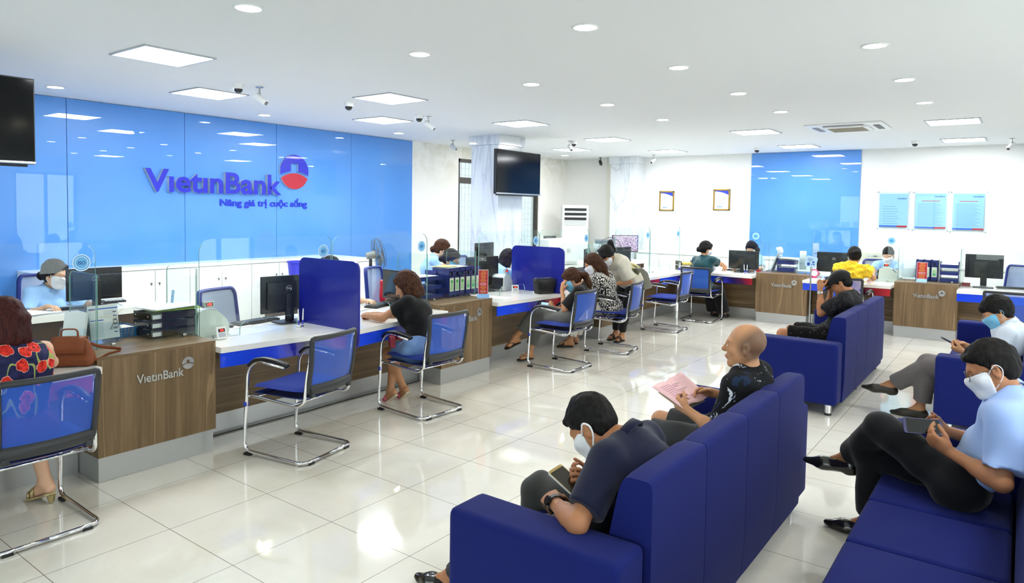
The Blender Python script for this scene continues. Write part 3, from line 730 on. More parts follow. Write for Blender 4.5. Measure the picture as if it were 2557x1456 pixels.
tc = make_task_chair('empty staff chair with grey mesh back behind the middle left counter')
tc.location = (1.55, 1.15, 0); tc.rotation_euler = (0, 0, math.radians(14))
dup(tc, (.93, 3.55, 0), math.radians(-10), 'staff chair of the masked clerk at the far left desk')
dup(tc, (4.1, 1.9, 0), math.radians(20), 'staff chair left of the clerk with glasses, beside the desk fan')
dup(tc, (6.35, 2.5, 0), math.radians(0), 'staff chair peeking above the black monitor, in front of the marble column')
dup(tc, (10.7, -2.35, 0), math.radians(-80), 'staff chair behind the counter where the woman in yellow stands')
dup(tc, (11.0, -4.05, 0), math.radians(-120), 'blue framed staff chair behind the last monitor at the right edge')

# ------------------------------------------------------------------ sofas
def make_sofa(lab, x0, yb, s=1, L=2.5, D=.72):
    """x0 near end, yb = y of the outer back face, s=+1: faces +y"""
    t = thing('sofa', lab, 'sofa', (x0, yb, 0), 0, 'royal blue four section waiting sofas')
    aw, ah, z0 = .205, .632, .10
    R = lambda x, y, z, sx, sy, sz, b: (lambda bm: (box(bm, (x, y, z), (sx, sy, sz), b, seg=4), bm)[1])(new_bm())
    for k, x in enumerate((aw/2, L-aw/2)):
        bm = R(x, D/2+.01, (z0+ah)/2, aw, D-.02, ah-z0, .035); link('armrest', bm, sofa_blue, t, smooth=True, sharp=50)
    n_ = 4; sw = (L-2*aw)/n_
    prof = [(.012, z0), (.0, .30), (.0, .80), (.004, .848), (.105, .848), (.125, .80), (.20, .42), (.20, z0)]
    for k in range(n_):
        a, b = aw+k*sw, aw+(k+1)*sw
        bm = new_bm(); ns = 8; rings = []
        P = [Vector((0, y, z)) for y, z in prof]; P = rnd_path(P, .034, 4)
        for i in range(ns+1):
            x = a+.002+(b-a-.004)*i/ns; e = abs(i/ns*2-1); ins = .007*e**8
            c = Vector((0, .1, .5)); rings.append([bm.verts.new(Vector((x, p.y+(c.y-p.y)*ins*2, p.z-(ins*1.2 if p.z > .6 else 0)))) for p in P])
        for A, B in zip(rings, rings[1:]):
            for q in range(len(P)-1): bm.faces.new((A[q], A[q+1], B[q+1], B[q]))
        bm.faces.new(rings[0]); bm.faces.new(rings[-1][::-1])
        link('back_section', bm, sofa_blue, t, smooth=True, sharp=50)
        bm = R((a+b)/2, .20+(D-.20)/2+.01, .30, sw-.003, D-.20, .22, .03); link('seat_cushion', bm, sofa_blue, t, smooth=True, sharp=50)
    bm = new_bm(); box(bm, (L/2, D/2, .15), (L-.05, D-.06, .09)); link('base', bm, sofa_seam, t)
    for x in (.09, L/2, L-.09):
        for y in (.10, D-.10):
            bm = new_bm(); cyl(bm, (x, y, .02), (x, y, .105), .028, n=20); f = link('foot', bm, chrome, t, smooth=True, sharp=40)
            bm = new_bm(); cyl(bm, (x, y, 0), (x, y, .02), .029, n=20); link('foot_cap', bm, blackp, f, smooth=True, sharp=40)
    return t
make_sofa('royal blue sofa in the foreground carrying the man in the navy polo', .06, -3.235, L=2.42)
make_sofa('royal blue sofa behind the bald man, carrying the man in the black cap', 4.54, -2.99, L=2.48)
make_sofa('royal blue sofa at the lower right corner, under the man in black trousers', .0, -4.40, D=.75)
make_sofa('royal blue sofa at the right edge carrying the young man in grey trousers', 4.59, -4.42, D=.76)

# ------------------------------------------------------------------ cabinets along the blue wall
def cab(x0, x1, y0, y1, h, lab, doors, keys=True, grp='white cabinets along the blue wall'):
    t = thing('cabinet', lab, 'cabinet', (x0, y0, 0), 0, grp)
    w_ = x1-x0; d = y1-y0
    bm = new_bm(); box(bm, (w_/2, d/2+.01, (h-.04)/2), (w_, d-.02, h-.04)); link('carcass', bm, white_paint, t)
    bm = new_bm(); box(bm, (w_/2, d/2, h-.02), (w_, d+.02, .04), .003); link('top', bm, white_paint, t)
    for k in range(doors):
        a = w_*k/doors; b = w_*(k+1)/doors
        bm = new_bm(); box(bm, ((a+b)/2, -.002, (h-.06)/2+.02), (b-a-.008, .02, h-.08), .002); dr = link('door', bm, white_paint, t)
        bm = new_bm(); xx = b-.05 if k % 2 == 0 else a+.05
        vs = cyl(bm, (xx, -.013, h*.78), (xx, -.02, h*.78), .012); box(bm, (xx, -.022, h*.78-.012), (.006, .004, .03)); link('lock', bm, steel, dr)
xs = [1.05, 1.95, 2.85, 3.75, 4.65]
labs = ['white low cabinet directly right of the masked clerk, below the blue wall', 'white low cabinet with keys in the doors, behind the black monitor at left', 'white low cabinet behind the empty staff chair', 'white low cabinet partly hidden by the first blue divider']
for a, b, l in zip(xs, xs[1:], labs): cab(a, b, 4.36, 4.745, .975, l, 2)
cab(4.66, 5.40, 3.63, 4.745, .975, 'deep white cabinet beside the desk fan, with paper on top', 1)
cab(12.33, 12.74, -.0, 0, .87, '', 0) if False else None
def ledge(y0, y1, lab):
    t = thing('low_cabinet', lab, 'cabinet', (12.295, y0, 0), 0, 'low white cabinets along the right wall')
    L = y1-y0
    bm = new_bm(); box(bm, (.21, L/2, .415), (.40, L, .83)); link('carcass', bm, white_paint, t)
    bm = new_bm(); box(bm, (.20, L/2, .85), (.44, L, .04), .003); link('top', bm, white_paint, t)
    for k in range(2):
        bm = new_bm(); box(bm, (.005, L*(k+.5)/2, .42), (.02, L/2-.01, .78), .002); link('door', bm, white_paint, t)
for a, b, l in ((1.55, 2.65, 'low white cabinet beside the copier in the far corner'), (.5, 1.545, 'low white cabinet below the framed certificates'), (-.6, .495, 'low white cabinet behind the long haired clerk'),
                (-1.7, -.605, 'low white cabinet below the blue wall panel'), (-2.8, -1.705, 'low white cabinet holding the beige printer'), (-4.0, -2.805, 'low white cabinet below the wall posters')): ledge(a, b, l)
# staff desk of the far left clerk and other back desks
def desk(x0, x1, y0, y1, lab, h=.75):
    t = thing('desk', lab, 'desk', (x0, y0, 0), 0, 'white staff desks')
    L, D = x1-x0, y1-y0
    bm = new_bm(); box(bm, (L/2, D/2, h-.03), (L, D, .06), .003); link('desk_top', bm, white_top, t)
    dk = mat('dark_desk_panel', (74, 62, 54), .5)
    bm = new_bm(); box(bm, (L/2, .10, (h-.06)/2), (L-.2, .025, h-.06)); link('modesty_panel', bm, dk, t)
    for x in (.1, L-.1): bm = new_bm(); box(bm, (x, D/2, (h-.06)/2), (.03, D-.1, h-.06)); link('side_panel', bm, dk, t)
desk(-1.2, 1.64, 2.60, 3.32, 'long white staff desk behind the brochure holder at left, under the first monitor')
desk(5.75, 7.05, 2.0, 2.62, 'white staff desk in front of the marble column with a dark monitor')
desk(8.6, 10.2, 2.3, 3.0, 'white desk holding the large white printer and the copier side monitor')
desk(10.5, 11.3, 1.9, 2.6, 'white desk below the copier in the far corner')
# ------------------------------------------------------------------ people: signed distance bodies, meshed with surface nets
class Field:
    def __init__(s, lo, hi, h):
        s.h = h; s.lo = np.array(lo, np.float32); n = np.ceil((np.array(hi)-s.lo)/h).astype(int)+1
        s.ax = [s.lo[i]+h*np.arange(n[i], dtype=np.float32) for i in range(3)]
        s.F = np.full(n, .06, np.float32)
    def sl(s, lo, hi):
        r = []
        for i in range(3):
            a = int(max(0, math.floor((lo[i]-s.lo[i])/s.h))); b = int(min(len(s.ax[i]), math.ceil((hi[i]-s.lo[i])/s.h)+1))
            if b-a < 2: return None
            r.append(slice(a, b))
        return tuple(r)
    def grid(s, sl):
        return s.ax[0][sl[0]][:, None, None], s.ax[1][sl[1]][None, :, None], s.ax[2][sl[2]][None, None, :]
    def put(s, sl, d, k, mode='add'):
        A = s.F[sl]
        if mode == 'add':
            if k > 0:
                h = np.maximum(k-np.abs(A-d), 0)/k; s.F[sl] = np.minimum(A, d)-h*h*k*.25
            else: s.F[sl] = np.minimum(A, d)
        else:
            if k > 0:
                h = np.maximum(k-np.abs(A+d), 0)/k; s.F[sl] = np.maximum(A, -d)+h*h*k*.25
            else: s.F[sl] = np.maximum(A, -d)
    def cone(s, a, b, ra, rb, k=.02, flat=None, clip=None, mode='add'):
        """round cone a->b; flat = (direction, factor<1) squashes it; clip = [(point, normal)] keeps the side the normal points away from"""
        a = np.array(a, np.float32); b = np.array(b, np.float32); R = max(ra, rb)+k+s.h*2
        if mode == 'add': R = max(R, max(ra, rb)+.03)
        sl = s.sl(np.minimum(a, b)-R, np.maximum(a, b)+R)
        if sl is None: return
        X, Y, Z = s.grid(sl)
        px, py, pz = X-a[0], Y-a[1], Z-a[2]; d = b-a
        if flat:
            nn = np.array(flat[0], np.float32); nn = nn/np.linalg.norm(nn); g = 1/flat[1]-1
            q = px*nn[0]+py*nn[1]+pz*nn[2]; px = px+g*q*nn[0]; py = py+g*q*nn[1]; pz = pz+g*q*nn[2]; d = d+g*(d@nn)*nn
        L2 = float(d@d)+1e-9; t = np.clip((px*d[0]+py*d[1]+pz*d[2])/L2, 0, 1)
        D = np.sqrt((px-t*d[0])**2+(py-t*d[1])**2+(pz-t*d[2])**2)-(ra+(rb-ra)*t)
        if flat: D = D*(.5+.5*flat[1])
        for p, n_ in (clip or []):
            n_ = np.array(n_, np.float32); n_ = n_/np.linalg.norm(n_); D = np.maximum(D, (X-p[0])*n_[0]+(Y-p[1])*n_[1]+(Z-p[2])*n_[2])
        s.put(sl, D.astype(np.float32), k, mode)
    def ell(s, c, M, r, k=.02, clip=None, mode='add'):
        """ellipsoid, M rows = local axes in world"""
        R = max(r)+k+.03; c = np.array(c, np.float32); sl = s.sl(c-R, c+R)
        if sl is None: return
        X, Y, Z = s.grid(sl); x, y, z = X-c[0], Y-c[1], Z-c[2]
        q = [(x*m[0]+y*m[1]+z*m[2]) for m in M]
        k0 = np.sqrt(sum((q[i]/r[i])**2 for i in range(3))); k1 = np.sqrt(sum((q[i]/r[i]**2)**2 for i in range(3)))+1e-6
        D = k0*(k0-1)/k1; D = np.clip(D, -.2, .2)
        for p, n_ in (clip or []):
            n_ = np.array(n_, np.float32); n_ = n_/np.linalg.norm(n_); D = np.maximum(D, (X-p[0])*n_[0]+(Y-p[1])*n_[1]+(Z-p[2])*n_[2])
        s.put(sl, D.astype(np.float32), k, mode)
    def keep(s, p, n_):
        """global clip: keep where (x-p).n < 0"""
        n_ = np.array(n_, np.float32); n_ = n_/np.linalg.norm(n_); X, Y, Z = s.grid((slice(None),)*3)
        s.F = np.maximum(s.F, (X-p[0])*n_[0]+(Y-p[1])*n_[1]+(Z-p[2])*n_[2])
    def wobble(s, amp, f, seed=0, dirs=5):
        """folds: ridged sines added to the distance near the surface"""
        rr = np.random.RandomState(seed); X, Y, Z = s.grid((slice(None),)*3)
        W = np.zeros_like(s.F)
        for i in range(dirs):
            v = rr.randn(3); v /= np.linalg.norm(v); u = rr.randn(3)*f*.35; ff = f*(.6+rr.rand()*.9)
            ph = rr.rand()*6.28
            W += np.sin((X*v[0]+Y*v[1]+Z*v[2])*ff*6.28+ph+1.6*np.sin(X*u[0]*2+Y*u[1]*2+Z*u[2]*2+ph*2))
        s.F += (amp/dirs**.5*W).astype(np.float32)
    def mesh(s):
        F = s.F; F[0] = F[-1] = .05; F[:, 0] = F[:, -1] = .05; F[:, :, 0] = F[:, :, -1] = .05
        S = F < 0; n = np.array(F.shape)
        c = np.zeros(n-1, np.int8)
        for i in (0, 1):
            for j in (0, 1):
                for k in (0, 1): c += S[i:n[0]-1+i, j:n[1]-1+j, k:n[2]-1+k]
        act = np.argwhere((c > 0) & (c < 8)); idx = np.full(n-1, -1, np.int32)
        if len(act) == 0: return np.zeros((0, 3)), np.zeros((0, 4), int)
        idx[act[:, 0], act[:, 1], act[:, 2]] = np.arange(len(act))
        V = {}
        for i in (0, 1):
            for j in (0, 1):
                for k in (0, 1): V[i, j, k] = F[act[:, 0]+i, act[:, 1]+j, act[:, 2]+k]
        acc = np.zeros((len(act), 3), np.float32); cnt = np.zeros(len(act), np.float32)
        for a in V:
            for ax in range(3):
                if a[ax] == 0:
                    b = list(a); b[ax] = 1; b = tuple(b); m = (V[a] < 0) != (V[b] < 0)
                    t = np.where(m, V[a]/np.where(m, V[a]-V[b], 1), 0); p = np.zeros((len(act), 3), np.float32)
                    for q in range(3): p[:, q] = a[q]
                    p[:, ax] += t; acc += p*m[:, None]; cnt += m
        P = (act+acc/cnt[:, None])*s.h+s.lo
        quads = []
        for ax in range(3):
            o1, o2 = [(1, 2), (2, 0), (0, 1)][ax]
            sl0 = [slice(None)]*3; sl1 = [slice(None)]*3; sl0[ax] = slice(0, -1); sl1[ax] = slice(1, None)
            A, B = S[tuple(sl0)], S[tuple(sl1)]; e = np.argwhere(A != B)
            e = e[(e[:, o1] > 0) & (e[:, o2] > 0) & (e[:, o1] < n[o1]-1) & (e[:, o2] < n[o2]-1)]
            def cell(d1, d2):
                q = e.copy(); q[:, o1] -= d1; q[:, o2] -= d2; return idx[q[:, 0], q[:, 1], q[:, 2]]
            Q = np.stack([cell(1, 1), cell(0, 1), cell(0, 0), cell(1, 0)], 1)
            fl = ~A[e[:, 0], e[:, 1], e[:, 2]]; Q[fl] = Q[fl][:, ::-1]; quads.append(Q)
        return P, np.concatenate(quads)
def field_obj(name, fld, m, parent, origin=(0, 0, 0), smooth_it=1, mats=None):
    P, Q = fld.mesh()
    if len(P) == 0: return None
    for _ in range(smooth_it):       # light laplacian smoothing
        acc = np.zeros_like(P); cnt = np.zeros(len(P))
        for a, b in ((0, 1), (1, 2), (2, 3), (3, 0)):
            np.add.at(acc, Q[:, a], P[Q[:, b]]); np.add.at(cnt, Q[:, a], 1); np.add.at(acc, Q[:, b], P[Q[:, a]]); np.add.at(cnt, Q[:, b], 1)
        P = P*.5+.5*acc/np.maximum(cnt, 1)[:, None]
    P = P-np.array(origin)
    me = bpy.data.meshes.new(name); me.vertices.add(len(P)); me.vertices.foreach_set('co', P.astype(np.float32).ravel())
    me.loops.add(len(Q)*4); me.loops.foreach_set('vertex_index', Q.astype(np.int32).ravel())
    me.polygons.add(len(Q)); me.polygons.foreach_set('loop_start', np.arange(0, len(Q)*4, 4, dtype=np.int32)); me.polygons.foreach_set('loop_total', np.full(len(Q), 4, np.int32))
    me.update(calc_edges=True); me.validate(); me.shade_smooth()
    for q in (mats or [m]): me.materials.append(q)
    o = bpy.data.objects.new(name, me); COL.objects.link(o); o.parent = parent; return o
A3 = lambda *v: np.array(v, float)
nrm = lambda v: np.array(v, float)/max(1e-9, np.linalg.norm(v))
def ik(a, c, l1, l2, pole):
    """two bone chain: returns middle joint and the reachable end"""
    a, c, pole = map(lambda v: np.array(v, float), (a, c, pole)); d = c-a; L = np.linalg.norm(d); mx = (l1+l2)*.995
    if L > mx: c = a+d/L*mx; d = c-a; L = mx
    L = max(L, abs(l1-l2)+.01)
    x = (l1*l1-l2*l2+L*L)/(2*L); h = math.sqrt(max(0, l1*l1-x*x)); u = nrm(d); q = pole-a; q = q-u*(q@u); return a+u*x+nrm(q)*h, c
def skin(name, col, blush=None):
    m = mat(name, col, .48, spec=.35); b = m.node_tree.nodes['Principled BSDF']
    b.inputs['Subsurface Weight'].default_value = .12; b.inputs['Subsurface Radius'].default_value = (.012, .005, .003); b.inputs['Subsurface Scale'].default_value = 1.0
    n = NT(m); v = n.obj(); a = n.noise(v, 14, 3)
    n.col(n.ramp(a, [(.3, tuple(int(c*.93) for c in col)), (.7, col)])); return m
SK = dict(light=skin('fair_skin', (226, 182, 150)), mid=skin('light_brown_skin', (202, 148, 108)), tan=skin('tan_skin', (184, 126, 88)))
def hairmat(name, dark, light):
    m = mat(name, dark, .62, spec=.18); n = NT(m); v = n.obj((1, 1, .12)); a = n.noise(v, 130, 3, .6)
    n.col(n.ramp(a, [(.4, dark), (.65, light)])); n.bump(a, 1.0, .003); return m
HR = dict(black=hairmat('black_hair', (12, 11, 11), (26, 23, 22)), brown=hairmat('dark_brown_hair', (38, 22, 15), (84, 50, 28)), redbrown=hairmat('reddish_brown_hair', (44, 16, 16), (74, 30, 26)), soft=hairmat('soft_black_hair', (20, 16, 15), (42, 32, 28)))
mask_white = mat('white_mask_cloth', (238, 240, 244), .75); mask_blue = mat('light_blue_mask', (120, 190, 226), .75)
eye_w = mat('eye_white', (235, 232, 228), .25); eye_d = mat('iris_dark', (22, 14, 10), .15); lipm = mat('lip_skin', (176, 96, 84), .45); lens_m = trans_mat('spectacle_lens', (.97, .98, .98), .8)

def hand(F, w, d, n_, side, curl=.4, thumb=.5, sc=1.0, spread=.12, k=.006, simple=False):
    """w wrist, d direction wrist->fingers, n_ palm normal (out of the palm), side +1: thumb towards d x n_ ... -1 opposite"""
    w = np.array(w, float); d = nrm(d); n_ = np.array(n_, float); n_ = nrm(n_-d*(n_@d)); t = np.cross(d, n_)*side
    s = sc
    kn = w+d*.082*s; F.cone(w-d*.012, w+d*.03*s, .024*s, .030*s, .012, (n_, .72)); F.cone(w+d*.025*s, kn-d*.008, .034*s, .037*s, .012, (n_, .40))
    F.cone(w+d*.03*s+t*.02*s+n_*.006, w+d*.055*s+t*.026*s+n_*.01, .018*s, .014*s, .01)
    ln = [.086, .096, .09, .072]; cu = curl if isinstance(curl, (list, tuple)) else [curl*.85, curl, curl*1.05, curl*1.1]
    for i in range(4):
        off = (1.5-i)*.0195*s; p = kn+t*off*1.0-d*(.004*abs(i-1.2))*s; dd = nrm(d+t*spread*(1.5-i)*.35); L = ln[i]*s; a = 0
        for j, fr in enumerate((.42, .32, .26)):
            a += cu[i]*(1.35, 1.5, .9)[j]*(1.0); v = dd*math.cos(a)+n_*math.sin(a); q = p+v*L*fr
            r0 = (.0088, .0080, .0074)[j]*s; F.cone(p, q, r0, r0*.93, k if j else .009)
            p = q
    p = w+d*.028*s+t*.026*s+n_*.008; v1 = nrm(d*.75+t*.75*(1-thumb*.5)+n_*(.25+thumb*.6)); v2 = nrm(d*.95+t*.15+n_*(.35+thumb*.5))
    q = p+v1*.036*s; F.cone(p, q, .0125*s, .0102*s, .01); q2 = q+v2*.030*s; F.cone(q, q2, .0098*s, .009*s, .005); F.cone(q2, q2+nrm(v2+n_*thumb*.3)*.022*s, .009*s, .0078*s, .005)

def head_frame(fwd, up):
    f = nrm(fwd); u = np.array(up, float); u = nrm(u-f*(u@f)); l = np.cross(u, f); return np.stack([f, l, u])
def head_shape(F, c, M, s=1.0, grow=0.0, mask=False, fem=False, open_=True):
    L = lambda x, y, z: c+(x*M[0]+y*M[1]+z*M[2])*s
    g = grow
    if not mask:
        F.ell(L(-.014, 0, .032), M, ((.098)*s+g, .077*s+g, .090*s+g), .02)
    F.ell(L(.028, 0, -.028), M, (.066*s+g, .066*s+g, .082*s+g), .025)
    jw = .040 if not fem else .034
    for q in (-1, 1):
        F.cone(L(.0, q*(jw+.012), -.05), L(.058, q*.020, -.100), .024*s+g, .020*s+g, .025)
        F.cone(L(.066, q*.034, -.022), L(.058, q*.040, -.028), .022*s+g, .022*s+g, .02)
    F.cone(L(.070, -.010, -.103), L(.070, .010, -.103), .017*s+g, .017*s+g, .02)
    if mask:
        F.cone(L(.088, 0, .006), L(.100, 0, -.030), .010*s, .017*s, .035); F.cone(L(.098, 0, -.030), L(.078, 0, -.088), .020*s, .026*s, .035)
    else: F.cone(L(.090, 0, .012), L(.112, 0, -.026), .0085*s+g, .0125*s+g, .012)
    if not mask:
        F.cone(L(.076, -.032, .022), L(.076, .032, .022), .016*s, .016*s, .02)
        F.ell(L(.105, 0, -.031), M, (.012*s, .018*s, .010*s), .006)
        for q in (-1, 1): F.ell(L(.100, q*.033, .002), M, (.016*s, .020*s, .013*s), .012, mode='cut')
        for q in (-1, 1): F.ell(L(.077, q*.032, -.002), M, (.0165*s, .018*s, .0125*s), .005)
        F.cone(L(.092, -.014, -.060), L(.092, .014, -.060), .0085*s, .0085*s, .006); F.cone(L(.089, -.012, -.071), L(.089, .012, -.071), .0095*s, .0095*s, .006)
        F.cone(L(.104, -.016, -.0655), L(.104, .016, -.0655), .0022*s, .0022*s, .003, mode='cut')
        for q in (-1, 1):      # ears
            Me = head_frame(M[0]*.90+M[1]*q*.35, M[2]*1-M[0]*.12)
            F.ell(L(-.012, q*.079, -.006), Me, (.020*s, .0085*s, .033*s), .008)
            F.cone(L(-.012, q*.073, -.034), L(-.008, q*.075, -.030), .009*s, .008*s, .01)
            F.ell(L(-.006, q*.088, .0), Me, (.010*s, .008*s, .019*s), .005, mode='cut')

def bounds(pts, pad): 
    P = np.array(pts); return P.min(0)-pad, P.max(0)+pad

def build_person(label, spec):
    S = spec; s = S.get('s', .95); fem = S.get('fem', False); h = S.get('h', .007); hc = S.get('hc', max(.008, h*1.35))
    yaw = math.radians(S['yaw']); fwd = A3(math.cos(yaw), math.sin(yaw), 0); left = A3(-math.sin(yaw), math.cos(yaw), 0); up = A3(0, 0, 1)
    pel = A3(*S['pelvis']); neck = A3(*S['neck']); hd = A3(*S['head'])
    tors = nrm(neck-pel); sh_l = nrm(np.array(S.get('sh', left), float))      # direction towards the person's left shoulder
    sh_l = nrm(sh_l-tors*(sh_l@tors)); chest_f = np.cross(sh_l, tors)
    bend = S.get('bend', .04); mid = pel*.52+neck*.48-chest_f*bend*.6; ch = pel*.28+neck*.72-chest_f*bend
    SW = (.158 if fem else .178)*s; shd = -.035*s
    shL = neck+sh_l*SW+tors*shd+chest_f*.0+A3(*S.get('shLo', (0, 0, 0))); shR = neck-sh_l*SW+tors*shd+A3(*S.get('shRo', (0, 0, 0)))
    ua, fa = .275*s, .245*s
    pl = nrm(np.array(S.get('hipdir', left), float)); hw = .088*s
    hpL, hpR = pel+pl*hw, pel-pl*hw
    th, shn = .415*s, .40*s
    J = {}
    for q, sh in (('L', shL), ('R', shR)):
        if S.get('w'+q) is None: continue
        J['e'+q], J['w'+q] = ik(sh, S['w'+q], ua, fa, S['e'+q])
    for q, hp in (('L', hpL), ('R', hpR)):
        if S.get('a'+q) is None: continue
        J['k'+q], J['a'+q] = ik(hp, S['a'+q], th, shn, S['k'+q])
    hM = head_frame(S.get('hf', fwd), S.get('hu', up)); hs = S.get('hs', .97)
    allp = [pel, neck, hd, shL, shR]+list(J.values())
    lo, hi = bounds(allp, .24 if h < .006 else .24)
    lo[2] = max(lo[2], -.01) if True else lo[2]
    root = thing('person', label, 'person', tuple(A3(pel[0], pel[1], 0))); O = A3(pel[0], pel[1], 0)
    sk = SK[S.get('skin', 'mid')]
    L = lambda x, y, z: hd+(x*hM[0]+y*hM[1]+z*hM[2])*hs
    if S.get('hair') == 'bald':
        sk = skin('shaved_head_skin', (202, 148, 108)); n = NT(sk); lnk = n.b.inputs['Base Color'].links[0].from_socket
        def far(p, lo_, hi_):
            vd = n.n('ShaderNodeVectorMath', operation='DISTANCE'); tc = n.n('ShaderNodeTexCoord'); n.l(tc.outputs['Object'], vd.inputs[0]); vd.inputs[1].default_value = tuple(p-O)
            mr = n.n('ShaderNodeMapRange'); n.l(vd.outputs['Value'], mr.inputs[0]); mr.inputs[1].default_value = lo_; mr.inputs[2].default_value = hi_; mr.inputs[3].default_value = 1; mr.inputs[4].default_value = 0; return mr.outputs[0]
        k1 = far(L(-.055, 0, .004), .092, .118); k2 = far(L(-.05, 0, -.15), .082, .10); k = n.math('MULTIPLY', k1, n.math('SUBTRACT', 1, k2))
        n.col(n.mix(n.math('MULTIPLY', k, .72), lnk, rgb(76, 62, 52)))
    # ---- body
    F = Field(lo, hi, h)
    bw = S.get('build', 1.0)
    def torso(F, g, kk=.05):
        F.cone(pel-pl*.055*s, pel+pl*.055*s, .105*s*bw+g, .105*s*bw+g, kk, (chest_f, .82))
        wv = .098 if fem else .112
        F.cone(pel+tors*.03, mid, .118*s*bw+g, wv*s*bw+g, kk, (chest_f, .74))
        F.cone(mid, ch, (wv+.02)*s*bw+g, (.132 if fem else .148)*s*bw+g, kk, (chest_f, .70))
        F.cone(ch-sh_l*.06*s, ch+sh_l*.06*s, .098*s*bw+g, .098*s*bw+g, kk, (chest_f, .92))
        nar = .03 if (S.get('top') or {}).get('sleeve', 1) > .2 or g < 0 else .075
        F.cone(shR+sh_l*nar*s-tors*.02*s, shL-sh_l*nar*s-tors*.02*s, .056*s+g, .056*s+g, kk)
        F.cone(neck-tors*.045*s, neck+nrm(hd-neck)*.02, .082*s+g, .056*s+g*.6, .05)
        sw_ = SW-.01 if (S.get('top') or {}).get('sleeve', 1) > .2 or g < 0 else SW*.55
        for q_ in (-1, 1): F.cone(neck+sh_l*q_*.03*s-tors*.01*s, neck+sh_l*q_*sw_-tors*.035*s, .044*s+g, .050*s+g, .03)
        if fem:
            for q in (-1, 1): F.ell(ch+chest_f*.085*s*bw+sh_l*q*.065*s-tors*.055*s, np.stack([chest_f, sh_l, tors]), (.058*s+g, .060*s+g, .060*s+g), .04)
        if S.get('belly'): F.ell(mid+chest_f*S['belly'], np.stack([chest_f, sh_l, tors]), (.12*s+g, .13*s+g, .13*s+g), .05)
    torso(F, -.012)
    F.cone(neck-tors*.02*s, L(-.02, 0, -.045), .056*s*(.9 if fem else 1.04), .050*s*(.9 if fem else 1.05), .03)
    head_shape(F, hd, hM, hs, fem=fem)
    ar = .88 if fem else 1.0; ar *= S.get('armk', 1)
    for q, sh in (('L', shL), ('R', shR)):
        if 'e'+q not in J: continue
        e, w_ = J['e'+q], J['w'+q]; sd = 1 if q == 'L' else -1
        F.cone(sh, e, .047*s*ar, .038*s*ar, .03); 
        F.cone(e, w_, .039*s*ar, .0245*s*ar, .02); F.cone(e*.78+w_*.22, e*.55+w_*.45, .042*s*ar, .036*s*ar, .02)
        hsp = S.get('h'+q)
        if hsp: hand(F, w_, hsp[0], hsp[1], -sd, hsp[2] if len(hsp) > 2 else .4, hsp[3] if len(hsp) > 3 else .5, .95*s if fem else 1.02*s)
    for q, hp in (('L', hpL), ('R', hpR)):
        if 'k'+q not in J: continue
        kk_, a_ = J['k'+q], J['a'+q]; pk = S.get('legk', 1)
        F.cone(hp, kk_, .083*s*pk, .056*s*pk, .03); F.cone(kk_, a_, .052*s*pk, .034*s, .02)
        bd = nrm(kk_-(hp+a_)/2); F.cone(kk_*.8+a_*.2-bd*.015, kk_*.55+a_*.45-bd*.012, .052*s*pk, .046*s*pk, .03)
        ft = S.get('f'+q, (tuple(fwd), (0, 0, 1))); fd, fu = nrm(ft[0]), np.array(ft[1], float); fu = nrm(fu-fd*(fu@fd)); fl = np.cross(fu, fd); g_ = s*(.9 if fem else 1.02)
        hl = a_-fd*.028*g_-fu*.048*g_; ba = a_+fd*.125*g_-fu*.062*g_
        F.cone(a_, hl, .031*g_, .029*g_, .02); F.cone(a_+fd*.01, ba, .034*g_, .022*g_, .03, (fu, .9)); F.cone(hl, ba, .026*g_, .022*g_, .03); F.cone(ba-fl*.022*g_, ba+fl*.022*g_, .018*g_, .018*g_, .02)
        if S.get('shoe') in ('sandal', 'flip', 'heel', 'slipper'):
            for i in range(5):
                tt = ba+fl*(-.032+.016*i)*g_*(1 if q == 'R' else -1); F.cone(tt, tt+fd*(.046-.005*i)*g_-fu*.004, .0105*g_-(.0008*i), .009*g_-(.0008*i), .006)
    field_obj('body', F, sk, root, O, 1); del F
    # ---- eyes
    if S.get('eyes', True):
        for q in (-1, 1):
            bm = new_bm(); Mh = Matrix([list(hM[0]), list(hM[1]), list(hM[2])]).transposed().to_4x4(); Mh.translation = Vector(L(.0855, q*.032, -.002)-O)
            vs = sph(bm, (0, 0, 0), .0105*hs, 8, (.9, 1.15, .62)); bmesh.ops.transform(bm, matrix=Mh, verts=vs)
            e_ = link('eye', bm, eye_w, root, smooth=True)
            bm = new_bm(); lid = -.0022 if S.get('lookdown', True) else 0
            vs = sph(bm, (.0045, 0, lid), .0062*hs, 6, (1, 1, .9)); bmesh.ops.transform(bm, matrix=Mh, verts=vs); link('iris', bm, eye_d, e_, smooth=True)
            bm = new_bm(); pts = [L(.088-.006*abs(t_)**2, q*(.032+t_*.019), .0215+.002*(1-t_*t_)) for t_ in (-1, -.5, 0, .5, 1)]
            tube(bm, [Vector(p-O) for p in pts], [.0014, .0026, .0028, .0022, .001], 6, flat=(1, 1)); link('eyebrow', bm, HR['black'], root, smooth=True)
    # ---- top
    top = S.get('top')
    if top:
        G = Field(lo, hi, hc); g = top.get('g', .010); torso(G, g)
        sl = top.get('sleeve', .55)
        for q, sh in (('L', shL), ('R', shR)):
            if 'e'+q not in J: continue
            e, w_ = J['e'+q], J['w'+q]; r0 = (.056+top.get('loose', .008))*s*ar
            if sl < .2: continue
            if sl <= 1:
                end = sh+(e-sh)*sl; u_ = nrm(e-sh); G.cone(sh, end+u_*.06, r0, r0*top.get('flare', .98), .03, clip=[(end, u_)])
            else:
                end = e+(w_-e)*(sl-1); u_ = nrm(w_-e); G.cone(sh, e, r0, .05*s*ar, .03); G.cone(e, end+u_*.05, .05*s*ar, .038*s*ar, .02, clip=[(end, u_)])
